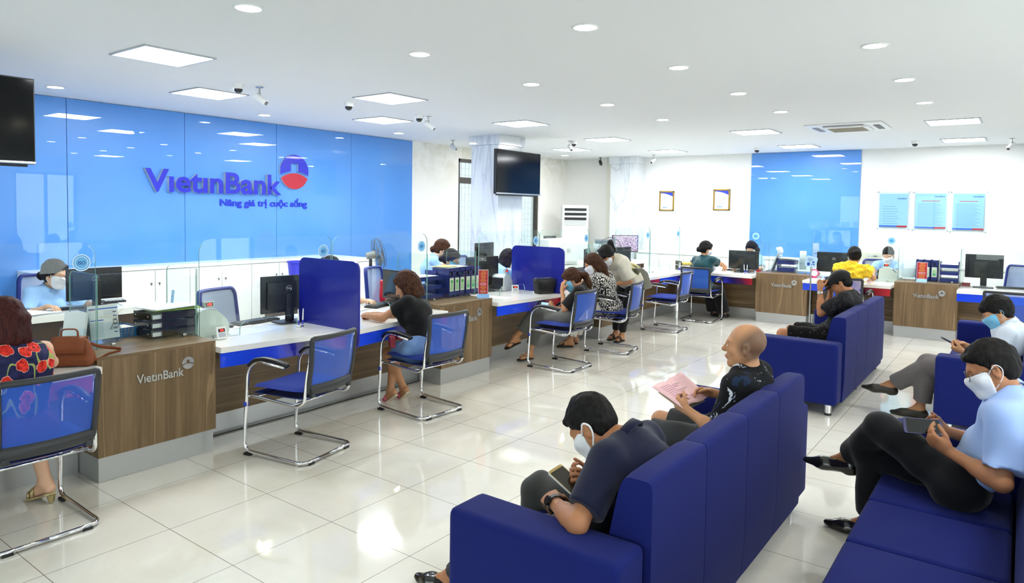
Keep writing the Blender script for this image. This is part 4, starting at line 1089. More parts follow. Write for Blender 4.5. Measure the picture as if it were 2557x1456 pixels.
        if top.get('hem'):    # cloth hanging over the lap or hips
            G.cone(pel-pl*.05+tors*.02, pel+pl*.05+tors*.02, .125*s+g, .125*s+g, .04, (chest_f, .85))
        nk = top.get('neck', .028); nd = nrm(nrm(hd-neck)+tors*.7); nr = top.get('nr', .085); nn_ = nrm(nd-chest_f*top.get('scoop', .15)*.3)
        pk_ = neck+nd*(nk*.7)+chest_f*(nr*.28+.004); G.cone(pk_+nn_*nr, pk_+nn_*(nr+.14), nr, nr, 0, mode='cut')
        cut = top.get('bottom', .075); G.keep(pel+tors*cut, -tors)
        if top.get('wob', True): G.wobble(top.get('amp', .0035)*1.7, top.get('freq', 5)*1.2, sum(map(ord, label)) % 999)
        st = field_obj(top.get('name', 'shirt'), G, top['m'], root, O, 1); 
        if top.get('label'): st['label'] = top['label']
        if top.get('collar'):
            bm = new_bm(); cn = nrm(nrm(hd-neck)+tors*.5); ax1 = nrm(chest_f-cn*(chest_f@cn)); ax2 = np.cross(cn, ax1); c0 = neck+cn*(min(nk, .02)+.010)+chest_f*.012
            ring = []
            rc = .066*s
            for i in range(25):
                a = -2.75+5.5*i/24; p = c0-ax1*math.cos(a)*rc*1.02+ax2*math.sin(a)*rc; lean = .011; tt = abs(a)/2.75
                ring.append((p+cn*(.026-.018*tt**2), p-ax1*math.cos(a)*.016+ax2*math.sin(a)*.016-cn*(.010+.022*tt**2)))
            for k_, (a_, b_) in enumerate(ring): pass
            va = [bm.verts.new(Vector(a_-O)) for a_, b_ in ring]; vb = [bm.verts.new(Vector(b_-O)) for a_, b_ in ring]
            for i in range(24): bm.faces.new((va[i], va[i+1], vb[i+1], vb[i]))
            co = link('collar', bm, top.get('cm', top['m']), st, smooth=True); md = co.modifiers.new('th', 'SOLIDIFY'); md.thickness = .005; md.offset = 0
    # ---- bottom
    bt = S.get('bottom')
    if bt and 'kL' in J:
        G = Field(lo, hi, hc); g = bt.get('g', .008); gp = max(g, (S.get('top') or {}).get('g', .01)+.007) if not (S.get('top') or {}).get('hem') and not S.get('skirt') else g
        G.cone(pel-pl*.055*s, pel+pl*.055*s, .108*s*bw+gp, .108*s*bw+gp, .04, (chest_f, .9))
        G.cone(pel, pel+tors*.08*s, .112*s*bw+gp, .118*s*bw+gp, .04, (chest_f, .78), clip=[(pel+tors*.09*s, tors)])
        ln_ = bt.get('len', 1.9); lo_ = bt.get('loose', 0)
        for q, hp in (('L', hpL), ('R', hpR)):
            kk_, a_ = J['k'+q], J['a'+q]
            if ln_ <= 1:
                end = hp+(kk_-hp)*ln_; u_ = nrm(kk_-hp); G.cone(hp, end+u_*.08, .088*s+g, .072*s+g+lo_, .03, clip=[(end, u_)])
            else:
                G.cone(hp, kk_, .088*s+g, .062*s+g+lo_*.5, .03)
                end = kk_+(a_-kk_)*(ln_-1); u_ = nrm(a_-kk_); G.cone(kk_, end+u_*.05, .060*s+g+lo_*.5, .044*s+g+lo_, .025, clip=[(end, u_)])
                bd = nrm(kk_-(hp+a_)/2); G.cone(kk_*.8+a_*.2-bd*.015, kk_*.55+a_*.45-bd*.012, .056*s+g, .05*s+g+lo_*.6, .03)
        if S.get('skirt'):
            kc = (J['kL']+J['kR'])/2; G.cone(pel+fwd*.05, kc, .14*s, .10*s, .06, (up, .75), clip=[(kc-fwd*.02, fwd)])
        if bt.get('wob', True): G.wobble(bt.get('amp', .003)*1.5, bt.get('freq', 6), (sum(map(ord, label))+5) % 997)
        bo = field_obj(bt.get('name', 'trousers'), G, bt['m'], root, O, 1)
        if bt.get('label'): bo['label'] = bt['label']
    # ---- shoes
    shoe = S.get('shoe')
    if shoe and 'kL' in J:
        sm = S.get('shoem', blackg)
        for q in 'LR':
            a_ = J['a'+q]; ft = S.get('f'+q, (tuple(fwd), (0, 0, 1))); fd, fu = nrm(ft[0]), np.array(ft[1], float); fu = nrm(fu-fd*(fu@fd)); fl = np.cross(fu, fd); g_ = s*(.9 if fem else 1.02)
            hl = a_-fd*.028*g_-fu*.048*g_; ba = a_+fd*.125*g_-fu*.062*g_
            if shoe == 'shoe':
                l2, h2 = bounds([hl, ba, ba+fd*.14], .09); G = Field(l2, h2, min(hc, .006))
                G.cone(hl, ba, .038*g_, .038*g_, .03, (fu, .85)); G.cone(a_-fd*.005-fu*.02, ba, .038*g_, .026*g_, .03, clip=[(a_-fu*.010, fu)])
                G.cone(ba, ba+fd*.080*g_-fu*.006, .041*g_, .023*g_, .03, (fu, .72)); G.cone(hl-fu*.018, ba-fu*.012+fd*.05, .034*g_, .036*g_, .01, (fu, .3))
                G.cone(hl-fu*.025+fd*.004, hl-fu*.030+fd*.022, .032*g_, .032*g_, .006, (fu, .45))
                G.cone(a_-fu*.0, a_+fu*.08, .036*g_, .036*g_, .004, mode='cut')
                field_obj('shoe', G, sm, root, O, 1)
            else:
                bm = new_bm(); pts = [(-.045, .026), (-.02, .034), (.05, .032), (.11, .044), (.165, .046), (.195, .030), (.20, 0), (.195, -.028), (.165, -.042), (.11, -.040), (.05, -.028), (-.02, -.030), (-.045, -.022)]
                z0_ = .084 if shoe != 'heel' else .082
                Mx = Matrix([list(fd), list(fl), list(fu)]).transposed().to_4x4(); Mx.translation = Vector(a_-fu*(z0_+.012)*g_-O)
                prism(bm, [(x*g_, y*g_) for x, y in pts], .012, Mx)
                so = link('shoe', bm, S.get('solem', sm), root)
                bm = new_bm(); P_ = lambda x, y, z: Vector(a_-O+(fd*x+fl*y+fu*z)*g_)
                if shoe == 'slipper':
                    for i in range(7):
                        pass
                    G = None; bm2 = bm
                    rows_ = [[P_(x, .050*math.cos(t_)*(1-.1*i), -.074+.045*math.sin(t_)*(1-.25*i)) for t_ in [PI*j/10 for j in range(11)]] for i, x in enumerate((.085, .115, .145, .17))]
                    vv = [[bm.verts.new(p) for p in r_] for r_ in rows_]
                    for i in range(3):
                        for j in range(10): bm.faces.new((vv[i][j], vv[i+1][j], vv[i+1][j+1], vv[i][j+1]))
                    o_ = link('shoe_strap', bm, sm, so, smooth=True); md = o_.modifiers.new('t', 'SOLIDIFY'); md.thickness = .006; md.offset = 1
                elif shoe == 'flip':
                    tp = P_(.158, .006, -.066); 
                    for sd in (-1, 1): tube(bm, [tp, P_(.12, .022*sd, -.028), P_(.07, .036*sd, -.045), P_(.05, .036*sd, -.078)], .004, 6)
                    link('shoe_strap', bm, sm, so, smooth=True)
                else:
                    for x, z in ((.12, -.034), (.085, -.020)):
                        tube(bm, [P_(x, .045, -.074), P_(x, .034, z-.008), P_(x, 0, z+.004), P_(x, -.034, z-.008), P_(x, -.045, -.074)], .010, 6, flat=(.6, .35) if False else None)
                    if shoe == 'heel':
                        tube(bm, [P_(-.04, .0, .012), P_(-.02, .036, .006), P_(.03, .034, .004), P_(.045, 0, .002), P_(.03, -.034, .004), P_(-.02, -.036, .006)], .005, 6, closed=True)
                    link('shoe_strap', bm, sm, so, smooth=True)
                    if shoe == 'heel':
                        bm = new_bm(); b0 = P_(-.03, 0, -.09); cyl(bm, b0, Vector((b0.x, b0.y, .004)), .024, .015, 12); link('shoe_heel', bm, sm, so, smooth=True, sharp=50)
    # ---- hair
    hr = S.get('hair', 'short'); hm = HR[S.get('hairm', 'black')]
    if hr != 'bald':
        reach = .45 if hr in ('long', 'pony') else .22
        l2, h2 = bounds([hd, L(-.12, 0, -.02)], .19); l2 = l2-A3(0, 0, .30 if hr in ('long', 'pony') else .06)
        G = Field(l2, h2, .0045 if h < .0065 else .006)
        th_ = S.get('hairth', .014)
        line = S.get('hairline', .0)
        front = L(.088, 0, .062+line); nape = L(-.088, 0, -.066)
        dv = nrm(front-nape); nn = np.cross(dv, hM[1]); nn = nn*(1 if nn@hM[2] < 0 else -1)   # points down/forward
        sd_ = .0025+th_*.10 if hr == 'short' else th_*.8
        if S.get('fringe') and hr == 'short': sd_ = th_*.38
        G.ell(L(-.016, 0, .037), hM, ((.100)*hs+th_*.7, .079*hs+sd_, .091*hs+th_), .01, clip=[(L(-.0, 0, .002+line*.3), nn)])
        # hair stays behind a vertical plane through the temples below the hairline
        if hr == 'short':
            G.ell(L(-.042, 0, -.012), hM, (.066*hs+.003, .0665*hs+.002, .070*hs), .02, clip=[(L(-.014, 0, 0), hM[0]-hM[2]*.35), (L(0, 0, -.062), -hM[2]+hM[0]*.3)])
            G.ell(L(-.016, 0, .033), hM, (.0985*hs, .0788*hs, .0908*hs), .006, clip=[(L(.046, 0, 0), hM[0]-hM[2]*.35), (L(0, 0, -.020), -hM[2])])
            G.cone(L(.076, -.036, .080), L(.076, .036, .080), .011, .011, .02)
            if S.get('fringe'): G.ell(L(.068, 0, .068), hM, (.040, .066, .034), .012)
        else:
            G.ell(L(-.030, 0, .0), hM, (.078*hs+th_*.6, .077*hs+th_*.7, .088*hs), .02, clip=[(L(.005, 0, 0), hM[0])])
            for sd in (-1, 1): G.cone(L(.062, sd*.035, .085), L(.035, sd*.078, .02), .020, .012, .02)
            if S.get('fringe'): G.ell(L(.070, 0, .064), hM, (.038, .068, .036), .012)
        dn = A3(0, 0, -1); bk = -hM[0]
        if hr == 'bob':
            for sd in (-1, 1):
                G.cone(L(.01, sd*.075, .02), L(.015, sd*.082, -.095), .030, .034, .03); G.cone(L(-.05, sd*.055, .0), L(-.05, sd*.06, -.11), .048, .042, .03)
            G.cone(L(-.07, 0, .0), L(-.078, 0, -.10), .062, .052, .03)
        if hr == 'bun':
            G.ell(L(-.118, 0, .02 if not S.get('lowbun') else -.04), hM, (.040, .046, .044), .012)
        if hr in ('pony', 'highpony'):
            p0 = L(-.112, 0, .035 if hr == 'highpony' else .005); G.ell(p0, hM, (.026, .026, .026), .01)
            p1 = p0+nrm(bk*.7+(A3(0, 0, .2) if hr == 'highpony' else dn*.5))*.06; pd = A3(*S.get('ponydir', (0, 0, -1)))
            p2 = p1+nrm(bk*.25*hM[0].dot(hM[0])+pd)*.11; p3 = p2+nrm(pd)*S.get('ponylen', .13)
            G.cone(p0, p1, .024, .034, .015); G.cone(p1, p2, .036, .040, .02); G.cone(p2, p3, .038, .014, .02)
        if hr == 'long':
            Ld = A3(*S.get('longdir', (0, 0, -1))); Ls = S.get('longlen', .26)
            for y_ in (-.05, -.018, .018, .05):
                a = L(-.085, y_, .0); b = L(-.095, y_*1.25, -.09); c_ = b+nrm(Ld)*Ls; G.cone(a, b, .045, .045, .03); G.cone(b, c_, .044, .022, .03)
            for sd in (-1, 1): G.cone(L(-.01, sd*.075, .02), L(-.035, sd*.085, -.10), .026, .028, .03)
        G.wobble(.0018, 30, 3, 7); G.wobble(.0016, 12, 5, 4)
        field_obj('hair', G, hm, root, O, 0)
    # ---- mask
    mk = S.get('mask')
    if mk is not None:
        l2, h2 = bounds([L(.04, 0, -.05)], .13); G = Field(l2, h2, .0045 if h < .0065 else .006)
        head_shape(G, hd, hM, hs, .0075, True, fem)
        G.keep(L(.086, 0, -.002), nrm(hM[2]*1-hM[0]*-.25)); G.keep(L(.018, 0, 0), nrm(-hM[0]*1-hM[2]*.10)); G.keep(L(0, 0, -.118), -hM[2])
        mo = field_obj('face_mask', G, mk, root, O, 2)
        for sd in (-1, 1):
            bm = new_bm(); P_ = lambda x, y, z: Vector(L(x, sd*y, z)-O)
            tube(bm, rnd_path([P_(.030, .068, -.018), P_(.005, .080, .008), P_(-.018, .085, .026), P_(-.038, .082, .0), P_(-.026, .078, -.035), P_(.0, .074, -.060), P_(.030, .060, -.085)], .02, 4), .0022 if not S.get('wideloop') else .0042, 6)
            link('ear_loop', bm, mk, mo, smooth=True)
    else:
        bm = new_bm(); tube(bm, [Vector(L(.1005-.004*abs(t_), t_*.019, -.0655)-O) for t_ in (-1, -.5, 0, .5, 1)], [.001, .0035, .0045, .0035, .001], 6, flat=(1, 1.2)); link('lips', bm, lipm, root, smooth=True)
    if S.get('glasses'):
        bm = new_bm()
        for sd in (-1, 1):
            c_ = [L(.108-.01*abs(math.cos(a)) * (1 if math.cos(a) > 0 else .2), sd*(.034+.025*math.cos(a)), -.002+.019*math.sin(a)) for a in [2*PI*i/18 for i in range(18)]]
            tube(bm, [Vector(p-O) for p in c_], .0016, 6, closed=True)
            tube(bm, [Vector(L(.100, sd*.059, .004)-O), Vector(L(.05, sd*.080, .006)-O), Vector(L(-.02, sd*.084, .008)-O)], .0014, 6)
        tube(bm, [Vector(L(.110, -.009, .002)-O), Vector(L(.112, .009, .002)-O)], .0015, 6)
        link('spectacles', bm, S.get('glassm', mat('spectacle_frame', (60, 50, 46), .3, metal=.5)), root, smooth=True)
    return root, J, O, hM, L
# ------------------------------------------------------------------ clothing materials
def cloth(name, col, rough=.85, var=.10, scale=500, sheen=.15): return fabric(name, col, scale, rough, var, sheen)
c_navy = cloth('navy_pique', (15, 20, 48)); c_denim = cloth('charcoal_denim', (56, 58, 56), var=.25); c_lblue = cloth('light_blue_shirt_cloth', (158, 186, 236)); c_white = cloth('white_shirt_cloth', (212, 222, 236))
c_staff = cloth('staff_blue_cloth', (160, 200, 246)); c_blacks = cloth('black_suiting', (18, 18, 22), var=.1); c_grey = cloth('grey_trouser_cloth', (112, 108, 108)); c_black = cloth('black_jersey', (16, 16, 18))
c_short = cloth('heather_grey_jersey', (62, 64, 66), var=.3, scale=260); c_jean = cloth('light_denim', (112, 146, 196), var=.22); c_check = cloth('grey_check_cloth', (98, 98, 94), var=.3, scale=120); c_teal = cloth('teal_satin', (20, 66, 74), rough=.4)
c_cream = cloth('cream_cotton', (206, 202, 186)); c_legg = cloth('black_leggings', (30, 32, 34)); c_chiffon = cloth('black_chiffon', (22, 20, 20)); c_plum = cloth('plum_skirt_cloth', (86, 30, 90))
def pat_splash(name, base, inks, sc, th, seed=0):
    m = mat(name, base, .8, spec=.2); n = NT(m); v = n.obj(loc=(seed, seed*.7, 0)); c = rgb(*base)
    for i, (ink, s_, t_) in enumerate(inks):
        a = n.noise(n.obj(loc=(seed+i*3.1, i*1.7, 0)), s_, 6, .68, 1.4); f = n.math('GREATER_THAN', a, t_); c = n.mix(f, c, rgb(*ink))
    n.col(c); return m
c_splash = pat_splash('black_tee_with_white_splash', (14, 16, 20), [((24, 40, 66), 6, .58), ((206, 212, 222), 11, .60)], 8, .6)
c_camo = pat_splash('faded_black_camo', (34, 34, 36), [((58, 58, 60), 14, .56)], 8, .6, 4)
c_script = pat_splash('black_shorts_with_white_script', (12, 12, 14), [((214, 214, 210), 30, .655)], 8, .6, 9)
def pat_floral():
    m = mat('navy_poppy_print', (28, 30, 62), .8, spec=.2); n = NT(m); v = n.obj((1, .6, 1)); c = n.ramp(n.noise(v, 30, 3), [(.3, (24, 24, 56)), (.7, (44, 46, 86))])
    nz = n.n('ShaderNodeTexNoise'); nz.inputs['Scale'].default_value = 22; n.l(v, nz.inputs['Vector'])
    mx = n.n('ShaderNodeVectorMath', operation='MULTIPLY_ADD'); n.l(nz.outputs['Color'], mx.inputs[0]); mx.inputs[1].default_value = (.034, .034, .034); n.l(v, mx.inputs[2])
    # stems: thin green contour lines
    s_ = n.noise(n.obj((1, 1, .5)), 7, 1); st = n.math('LESS_THAN', n.math('ABSOLUTE', n.math('SUBTRACT', s_, .5)), .012); c = n.mix(st, c, rgb(150, 160, 90))
    vo = n.n('ShaderNodeTexVoronoi'); vo.inputs['Scale'].default_value = 13.5; vo.inputs['Randomness'].default_value = .55; n.l(mx.outputs[0], vo.inputs['Vector'])
    d = vo.outputs['Distance']
    c = n.mix(n.math('LESS_THAN', d, .47), c, rgb(240, 170, 150)); pet = n.ramp(n.noise(v, 60, 3), [(.35, (150, 16, 20)), (.6, (232, 60, 44))])
    c = n.mix(n.math('LESS_THAN', d, .445), c, pet); c = n.mix(n.math('LESS_THAN', d, .13), c, rgb(40, 16, 20)); c = n.mix(n.math('LESS_THAN', d, .05), c, rgb(200, 170, 60)); n.col(c); return m
c_floral = pat_floral()
def pat_bold():
    m = mat('black_white_letter_print', (20, 20, 20), .8, spec=.2); n = NT(m); v = n.obj((1, 1, .72))
    nz = n.n('ShaderNodeTexNoise'); nz.inputs['Scale'].default_value = 26; n.l(v, nz.inputs['Vector'])
    mx = n.n('ShaderNodeVectorMath', operation='MULTIPLY_ADD'); n.l(nz.outputs['Color'], mx.inputs[0]); mx.inputs[1].default_value = (.03, .03, .03); n.l(v, mx.inputs[2])
    w1 = n.n('ShaderNodeTexVoronoi', feature='DISTANCE_TO_EDGE'); w1.inputs['Scale'].default_value = 42; n.l(mx.outputs[0], w1.inputs['Vector'])
    a = n.math('GREATER_THAN', w1.outputs['Distance'], .13)
    vo = n.n('ShaderNodeTexVoronoi'); vo.inputs['Scale'].default_value = 42; n.l(mx.outputs[0], vo.inputs['Vector'])
    b = n.math('GREATER_THAN', vo.outputs['Distance'], .22)
    n.col(n.mix(n.math('MULTIPLY', a, b), rgb(16, 16, 18), rgb(232, 230, 222))); return m
c_bold = pat_bold()
def pat_yellow():
    m = mat('yellow_sprig_print', (246, 204, 44), .8, spec=.2); n = NT(m); v = n.obj()
    vo = n.n('ShaderNodeTexVoronoi'); vo.inputs['Scale'].default_value = 34; n.l(v, vo.inputs['Vector'])
    a = n.math('LESS_THAN', vo.outputs['Distance'], .2); n.col(n.mix(a, n.ramp(n.noise(v, 12, 2), [(.3, (238, 190, 30)), (.7, (252, 216, 70))]), rgb(150, 96, 40))); return m
c_yellow = pat_yellow()
shoe_leather = mat('dark_shoe_leather', (32, 30, 22), .14, coat=.5); shoe_dull = mat('dull_shoe_leather', (48, 46, 40), .4); gold = mat('gold_sandal', (186, 168, 120), .35, metal=.5)
UP, DN = (0, 0, 1), (0, 0, -1)
P = {}
# man in navy polo (foreground)
P['navy'] = build_person('man with short black hair in navy polo and white mask holding a gold phone', dict(yaw=90, s=.98, h=.0048, skin='tan', pelvis=(.60, -2.88, .50), neck=(.60, -3.0, .845), head=(.595, -2.822, .868),
    hf=(-.06, .70, -.71), hu=(0, .7, .7), bend=.075, hipdir=(-1, 0, 0), wL=(.35, -2.79, .635), eL=(-.5, -3.15, .25), wR=(.665, -2.80, .612), eR=(.95, -3.0, .45), hL=((.72, .62, -.2), (.4, -.3, -.8), .6, .5), hR=((-.30, .85, .12), (-.60, -.25, .65), .75, .3),
    aL=(.46, -2.20, .09), kL=(.44, -2.2, 1.2), aR=(.76, -2.44, .09), kR=(.74, -2.0, 1.2), fL=((0, 1, 0), UP), fR=((0, 1, 0), UP), shoe='shoe', shoem=shoe_leather,
    top=dict(m=c_navy, sleeve=.80, collar=True, flare=1.12, neck=.012, amp=.0042, freq=4.5, name='polo_shirt'), bottom=dict(m=c_denim, len=1.93, loose=.006, amp=.004, freq=7, name='jeans'), hair='short', hairth=.013, mask=mask_white, wideloop=True, hairline=.004))
# bald man
P['bald'] = build_person('bald man with shaved head in black tee with white splash print, holding pink papers', dict(yaw=90, s=.98, build=1.08, h=.0055, skin='mid', pelvis=(1.92, -2.87, .48), neck=(1.92, -3.04, .88), head=(1.91, -3.01, 1.025),
    hf=(-.22, .975, .02), bend=.05, wL=(1.76, -2.76, .66), eL=(1.62, -3.0, .45), wR=(2.06, -2.80, .70), eR=(2.25, -3.0, .5), hL=((.35, .85, .25), (.75, -.45, .1), .7, .4), hR=((-.45, .85, .05), (-.6, -.5, -.5), .5, .4),
    aL=(1.74, -2.40, .09), kL=(1.70, -2.0, 1.2), aR=(2.10, -2.40, .09), kR=(2.14, -2.0, 1.2), shoe='sandal', shoem=blackp,
    top=dict(m=c_splash, sleeve=.80, flare=1.15, loose=.014, g=.014, neck=.018, scoop=.35, name='t_shirt', amp=.004), bottom=dict(m=c_short, len=.80, loose=.012, name='shorts'), hair='bald', stubm=mat('shaved_scalp', (120, 96, 74), .5, spec=.3), lookdown=False, jaw=1))
P['cap'] = build_person('man in black baseball cap and dark camouflage tee bending over his raised phone', dict(yaw=90, s=.98, h=.006, skin='tan', pelvis=(5.92, -2.60, .48), neck=(5.92, -2.80, .925), head=(5.915, -2.715, 1.03),
    hf=(-.04, .84, -.54), hu=(0, .54, .84), bend=.07, wL=(5.80, -2.545, .965), eL=(5.72, -2.5, .4), wR=(6.02, -2.60, .955), eR=(6.15, -2.5, .5), hL=((.25, .15, .95), (.7, -.5, 0), .85, .5), hR=((-.3, .15, .92), (-.7, -.5, 0), .85, .5),
    aL=(5.76, -2.12, .09), kL=(5.74, -2.0, 1.2), aR=(6.12, -2.12, .09), kR=(6.16, -2.0, 1.2), shoe='sandal', shoem=blackp,
    top=dict(m=c_camo, sleeve=.80, flare=1.15, loose=.014, g=.012, neck=.02, name='t_shirt'), bottom=dict(m=c_script, len=.85, loose=.014, name='shorts'), hair='short', hairth=.004, hairline=-.01))
P['bm'] = build_person('young man with thick black hair, light blue mask, white shirt and grey trousers', dict(yaw=90, s=.98, h=.006, skin='mid', pelvis=(5.06, -3.98, .50), neck=(5.05, -4.12, .865), head=(5.04, -4.035, .965),
    hf=(-.10, .86, -.50), hu=(0, .5, .86), bend=.06, wL=(4.94, -3.84, .63), eL=(4.80, -4.15, .5), wR=(5.10, -3.83, .66), eR=(5.25, -4.15, .5), hL=((.3, .85, .15), (.5, -.3, .8), .6, .5), hR=((-.45, .75, .2), (-.6, -.4, -.6), .7, .5),
    aL=(5.17, -3.29, .225), kL=(5.02, -3.42, .95), aR=(5.06, -3.53, .085), kR=(5.10, -3.1, .8), fL=((-.05, 1, .10), (0, -.1, 1)), fR=((0, 1, 0), UP), shoe='shoe', shoem=shoe_dull,
    top=dict(m=c_white, sleeve=1.75, collar=True, neck=.032, name='white_shirt', amp=.005), bottom=dict(m=c_grey, len=1.86, loose=.022), hair='short', hairth=.026, hairline=-.012, fringe=True, mask=mask_blue))
P['gl'] = build_person('man with glasses, white mask, light blue shirt and black trousers, legs crossed', dict(yaw=90, s=1.0, h=.005, skin='tan', pelvis=(2.02, -3.99, .50), neck=(1.99, -4.17, .925), head=(1.975, -4.085, 1.055),
    hf=(-.12, .88, -.46), hu=(0, .46, .88), bend=.06, wL=(1.88, -3.955, .665), eL=(1.62, -4.25, .5), wR=(2.10, -3.93, .70), eR=(2.35, -4.3, .5), hL=((.15, .85, .45), (.75, -.2, .4), .45, .2), hR=((-.45, .75, .15), (-.6, -.3, .6), .6, .4),
    aL=(2.33, -3.46, .40), kL=(1.98, -3.5, 1.2), aR=(2.30, -3.58, .09), kR=(2.2, -3.0, 1.0), fL=((.05, .98, .04), (.1, -.1, 1)), fR=((.05, 1, 0), UP), shoe='shoe', shoem=shoe_leather,
    top=dict(m=c_lblue, sleeve=.82, collar=True, flare=1.22, loose=.016, g=.018, neck=.034, name='light_blue_shirt', amp=.005, hem=False), bottom=dict(m=c_blacks, len=1.88, loose=.018), hair='short', hairth=.013, hairline=.012, mask=mask_white, glasses=True))
# customers at the counters
P['flor'] = build_person('woman with bobbed dark red hair in a sleeveless navy poppy print dress', dict(yaw=90, s=.98, build=1.12, fem=True, h=.0055, skin='light', pelvis=(-.50, -.03, .53), neck=(-.505, .07, .97), head=(-.515, .115, 1.10),
    hf=(-.05, .97, -.25), bend=.02, wR=(-.38, .47, .79), eR=(.5, .2, .6), wL=(-.62, .46, .79), eL=(-.9, .2, .6), hR=((-.4, .9, 0), DN, .3), hL=((.4, .9, 0), DN, .3),
    aR=(-.27, .30, .115), kR=(-.3, .9, .9), aL=(-.62, .34, .115), kL=(-.7, .9, .9), fR=((-.35, .93, -.35), (0, .35, 1)), fL=((-.2, .93, -.35), (0, .35, 1)), shoe='heel', shoem=gold, legk=1.0,
    top=dict(m=c_floral, sleeve=.10, g=.012, neck=.012, name='poppy_dress', label='sleeveless navy dress with red poppies'), bottom=dict(m=c_plum, len=.95, loose=.02, name='skirt'), skirt=True, hair='bob', hairm='redbrown', hairth=.016))
P['blk'] = build_person('woman with brown bobbed hair in black T-shirt and denim shorts writing at the counter', dict(yaw=100, s=.93, fem=True, h=.0055, skin='mid', pelvis=(2.46, -.06, .53), neck=(2.545, .045, .925), head=(2.515, .125, 1.055),
    hf=(-.5, .72, -.48), hu=(-.2, .3, .9), sh=(-1, -.25, .10), bend=.02, wL=(2.30, .42, .785), eL=(2.15, .1, .6), wR=(2.43, .42, .785), eR=(2.95, .25, .55), hL=((.55, .8, .0), (.5, 0, -.8), .9, .6), hR=((-.6, .75, 0), (-.4, 0, -.8), .9, .6),
    aR=(2.50, .30, .10), kR=(2.75, .9, .9), aL=(2.62, .26, .11), kL=(2.3, .9, .9), fR=((-.1, .75, -.6), (0, .6, .75)), fL=((.2, .75, -.6), (0, .6, .75)), shoe='sandal', shoem=mat('pink_strap', (226, 110, 140), .5), solem=mat('cream_sole', (214, 200, 170), .6),
    top=dict(m=c_black, sleeve=.55, g=.012, loose=.012, neck=.010, name='t_shirt', scoop=.3, bottom=-.0), bottom=dict(m=c_jean, len=.55, loose=.012, name='denim_shorts'), hair='bob', hairm='brown', hairth=.016))
P['phone'] = build_person('woman with a brown ponytail in black blouse resting her head on her hand', dict(yaw=112, s=.95, fem=True, h=.006, skin='mid', pelvis=(4.80, -.16, .53), neck=(4.885, -.27, .87), head=(4.85, -.165, .965),
    hf=(-.40, .72, -.55), hu=(-.2, .5, .8), bend=.08, wL=(4.755, -.095, .845), eL=(4.60, .0, .3), wR=(4.84, .03, .62), eR=(5.2, -.1, .4), hL=((.15, -.05, 1), (.75, -.4, .1), [.3, .9, 1, 1], .3), hR=((-.75, .5, .2), (.1, -.3, .9), .7, .5),
    aL=(4.72, .30, .095), kL=(4.7, .6, .9), aR=(4.60, .42, .27), kR=(4.4, .6, 1.2), fL=((-.93, .35, 0), UP), fR=((-.80, .40, -.30), (-.3, .1, 1)), shoe='flip', shoem=mat('dark_sole', (52, 40, 30), .6),
    top=dict(m=c_chiffon, sleeve=.85, flare=1.5, loose=.012, g=.012, neck=.012, name='blouse', bottom=-.1), bottom=dict(m=c_check, len=1.72, loose=.012), hair='pony', hairm='brown', hairth=.012, ponylen=.15, ponydir=(.12, -.1, -1), mask=mask_blue))
P['bold'] = build_person('woman with long dark hair in black and white letter print blouse', dict(yaw=96, s=.96, build=1.05, fem=True, h=.006, skin='mid', pelvis=(5.90, -.11, .53), neck=(5.83, .01, .95), head=(5.765, .085, 1.075),
    hf=(-.45, .75, -.45), hu=(-.2, .3, .9), bend=.02, wL=(5.60, .42, .80), eL=(5.5, .1, .5), wR=(5.80, .45, .80), eR=(6.2, .2, .5), hL=((.3, .9, 0), DN, .3), hR=((-.3, .9, 0), DN, .3),
    aL=(5.68, .34, .09), kL=(5.65, .9, .9), aR=(5.90, .40, .09), kR=(5.95, .9, .9), fL=((-.55, .83, 0), UP), fR=((-.3, .93, 0), UP), shoe='slipper', shoem=blackp,
    top=dict(m=c_bold, sleeve=1.3, g=.022, loose=.016, neck=.012, name='print_blouse', bottom=-.12, hem=True), bottom=dict(m=mat('cream_hem_trousers', (226, 222, 208), .8), len=1.84, loose=.02, g=.006), hair='long', hairm='brown', hairth=.016, longdir=(.35, -.35, -1), longlen=.24, mask=mask_white))
P['bend'] = build_person('standing woman with black ponytail bending forward in cream T-shirt and black leggings', dict(yaw=160, s=.95, fem=True, h=.006, skin='mid', pelvis=(6.50, -.06, .835), neck=(6.165, .03, 1.10), head=(6.055, .05, 1.175),
    hf=(-.62, .10, -.78), hu=(-.68, .1, .72), bend=.03, wL=(6.08, -.02, .80), eL=(6.35, -.4, .7), wR=(6.10, .30, .80), eR=(6.5, .5, .8), hL=((-.6, .5, -.2), DN, .3), hR=((-.9, .1, -.1), DN, .3),
    aL=(6.48, .02, .09), kL=(6.0, -.1, .5), aR=(6.58, .16, .09), kR=(6.0, .3, .5), fL=((-.95, .1, 0), UP), fR=((-.95, .2, 0), UP), shoe='sandal', shoem=blackp,
    top=dict(m=c_cream, sleeve=.85, flare=1.55, g=.030, loose=.022, neck=.008, name='cream_t_shirt', bottom=-.14, hem=True, amp=.005), bottom=dict(m=c_legg, len=1.86, g=.004, name='leggings', amp=.001), hair='highpony', hairth=.014, ponylen=.06, ponydir=(.35, 0, -1), fringe=True, mask=mask_white))
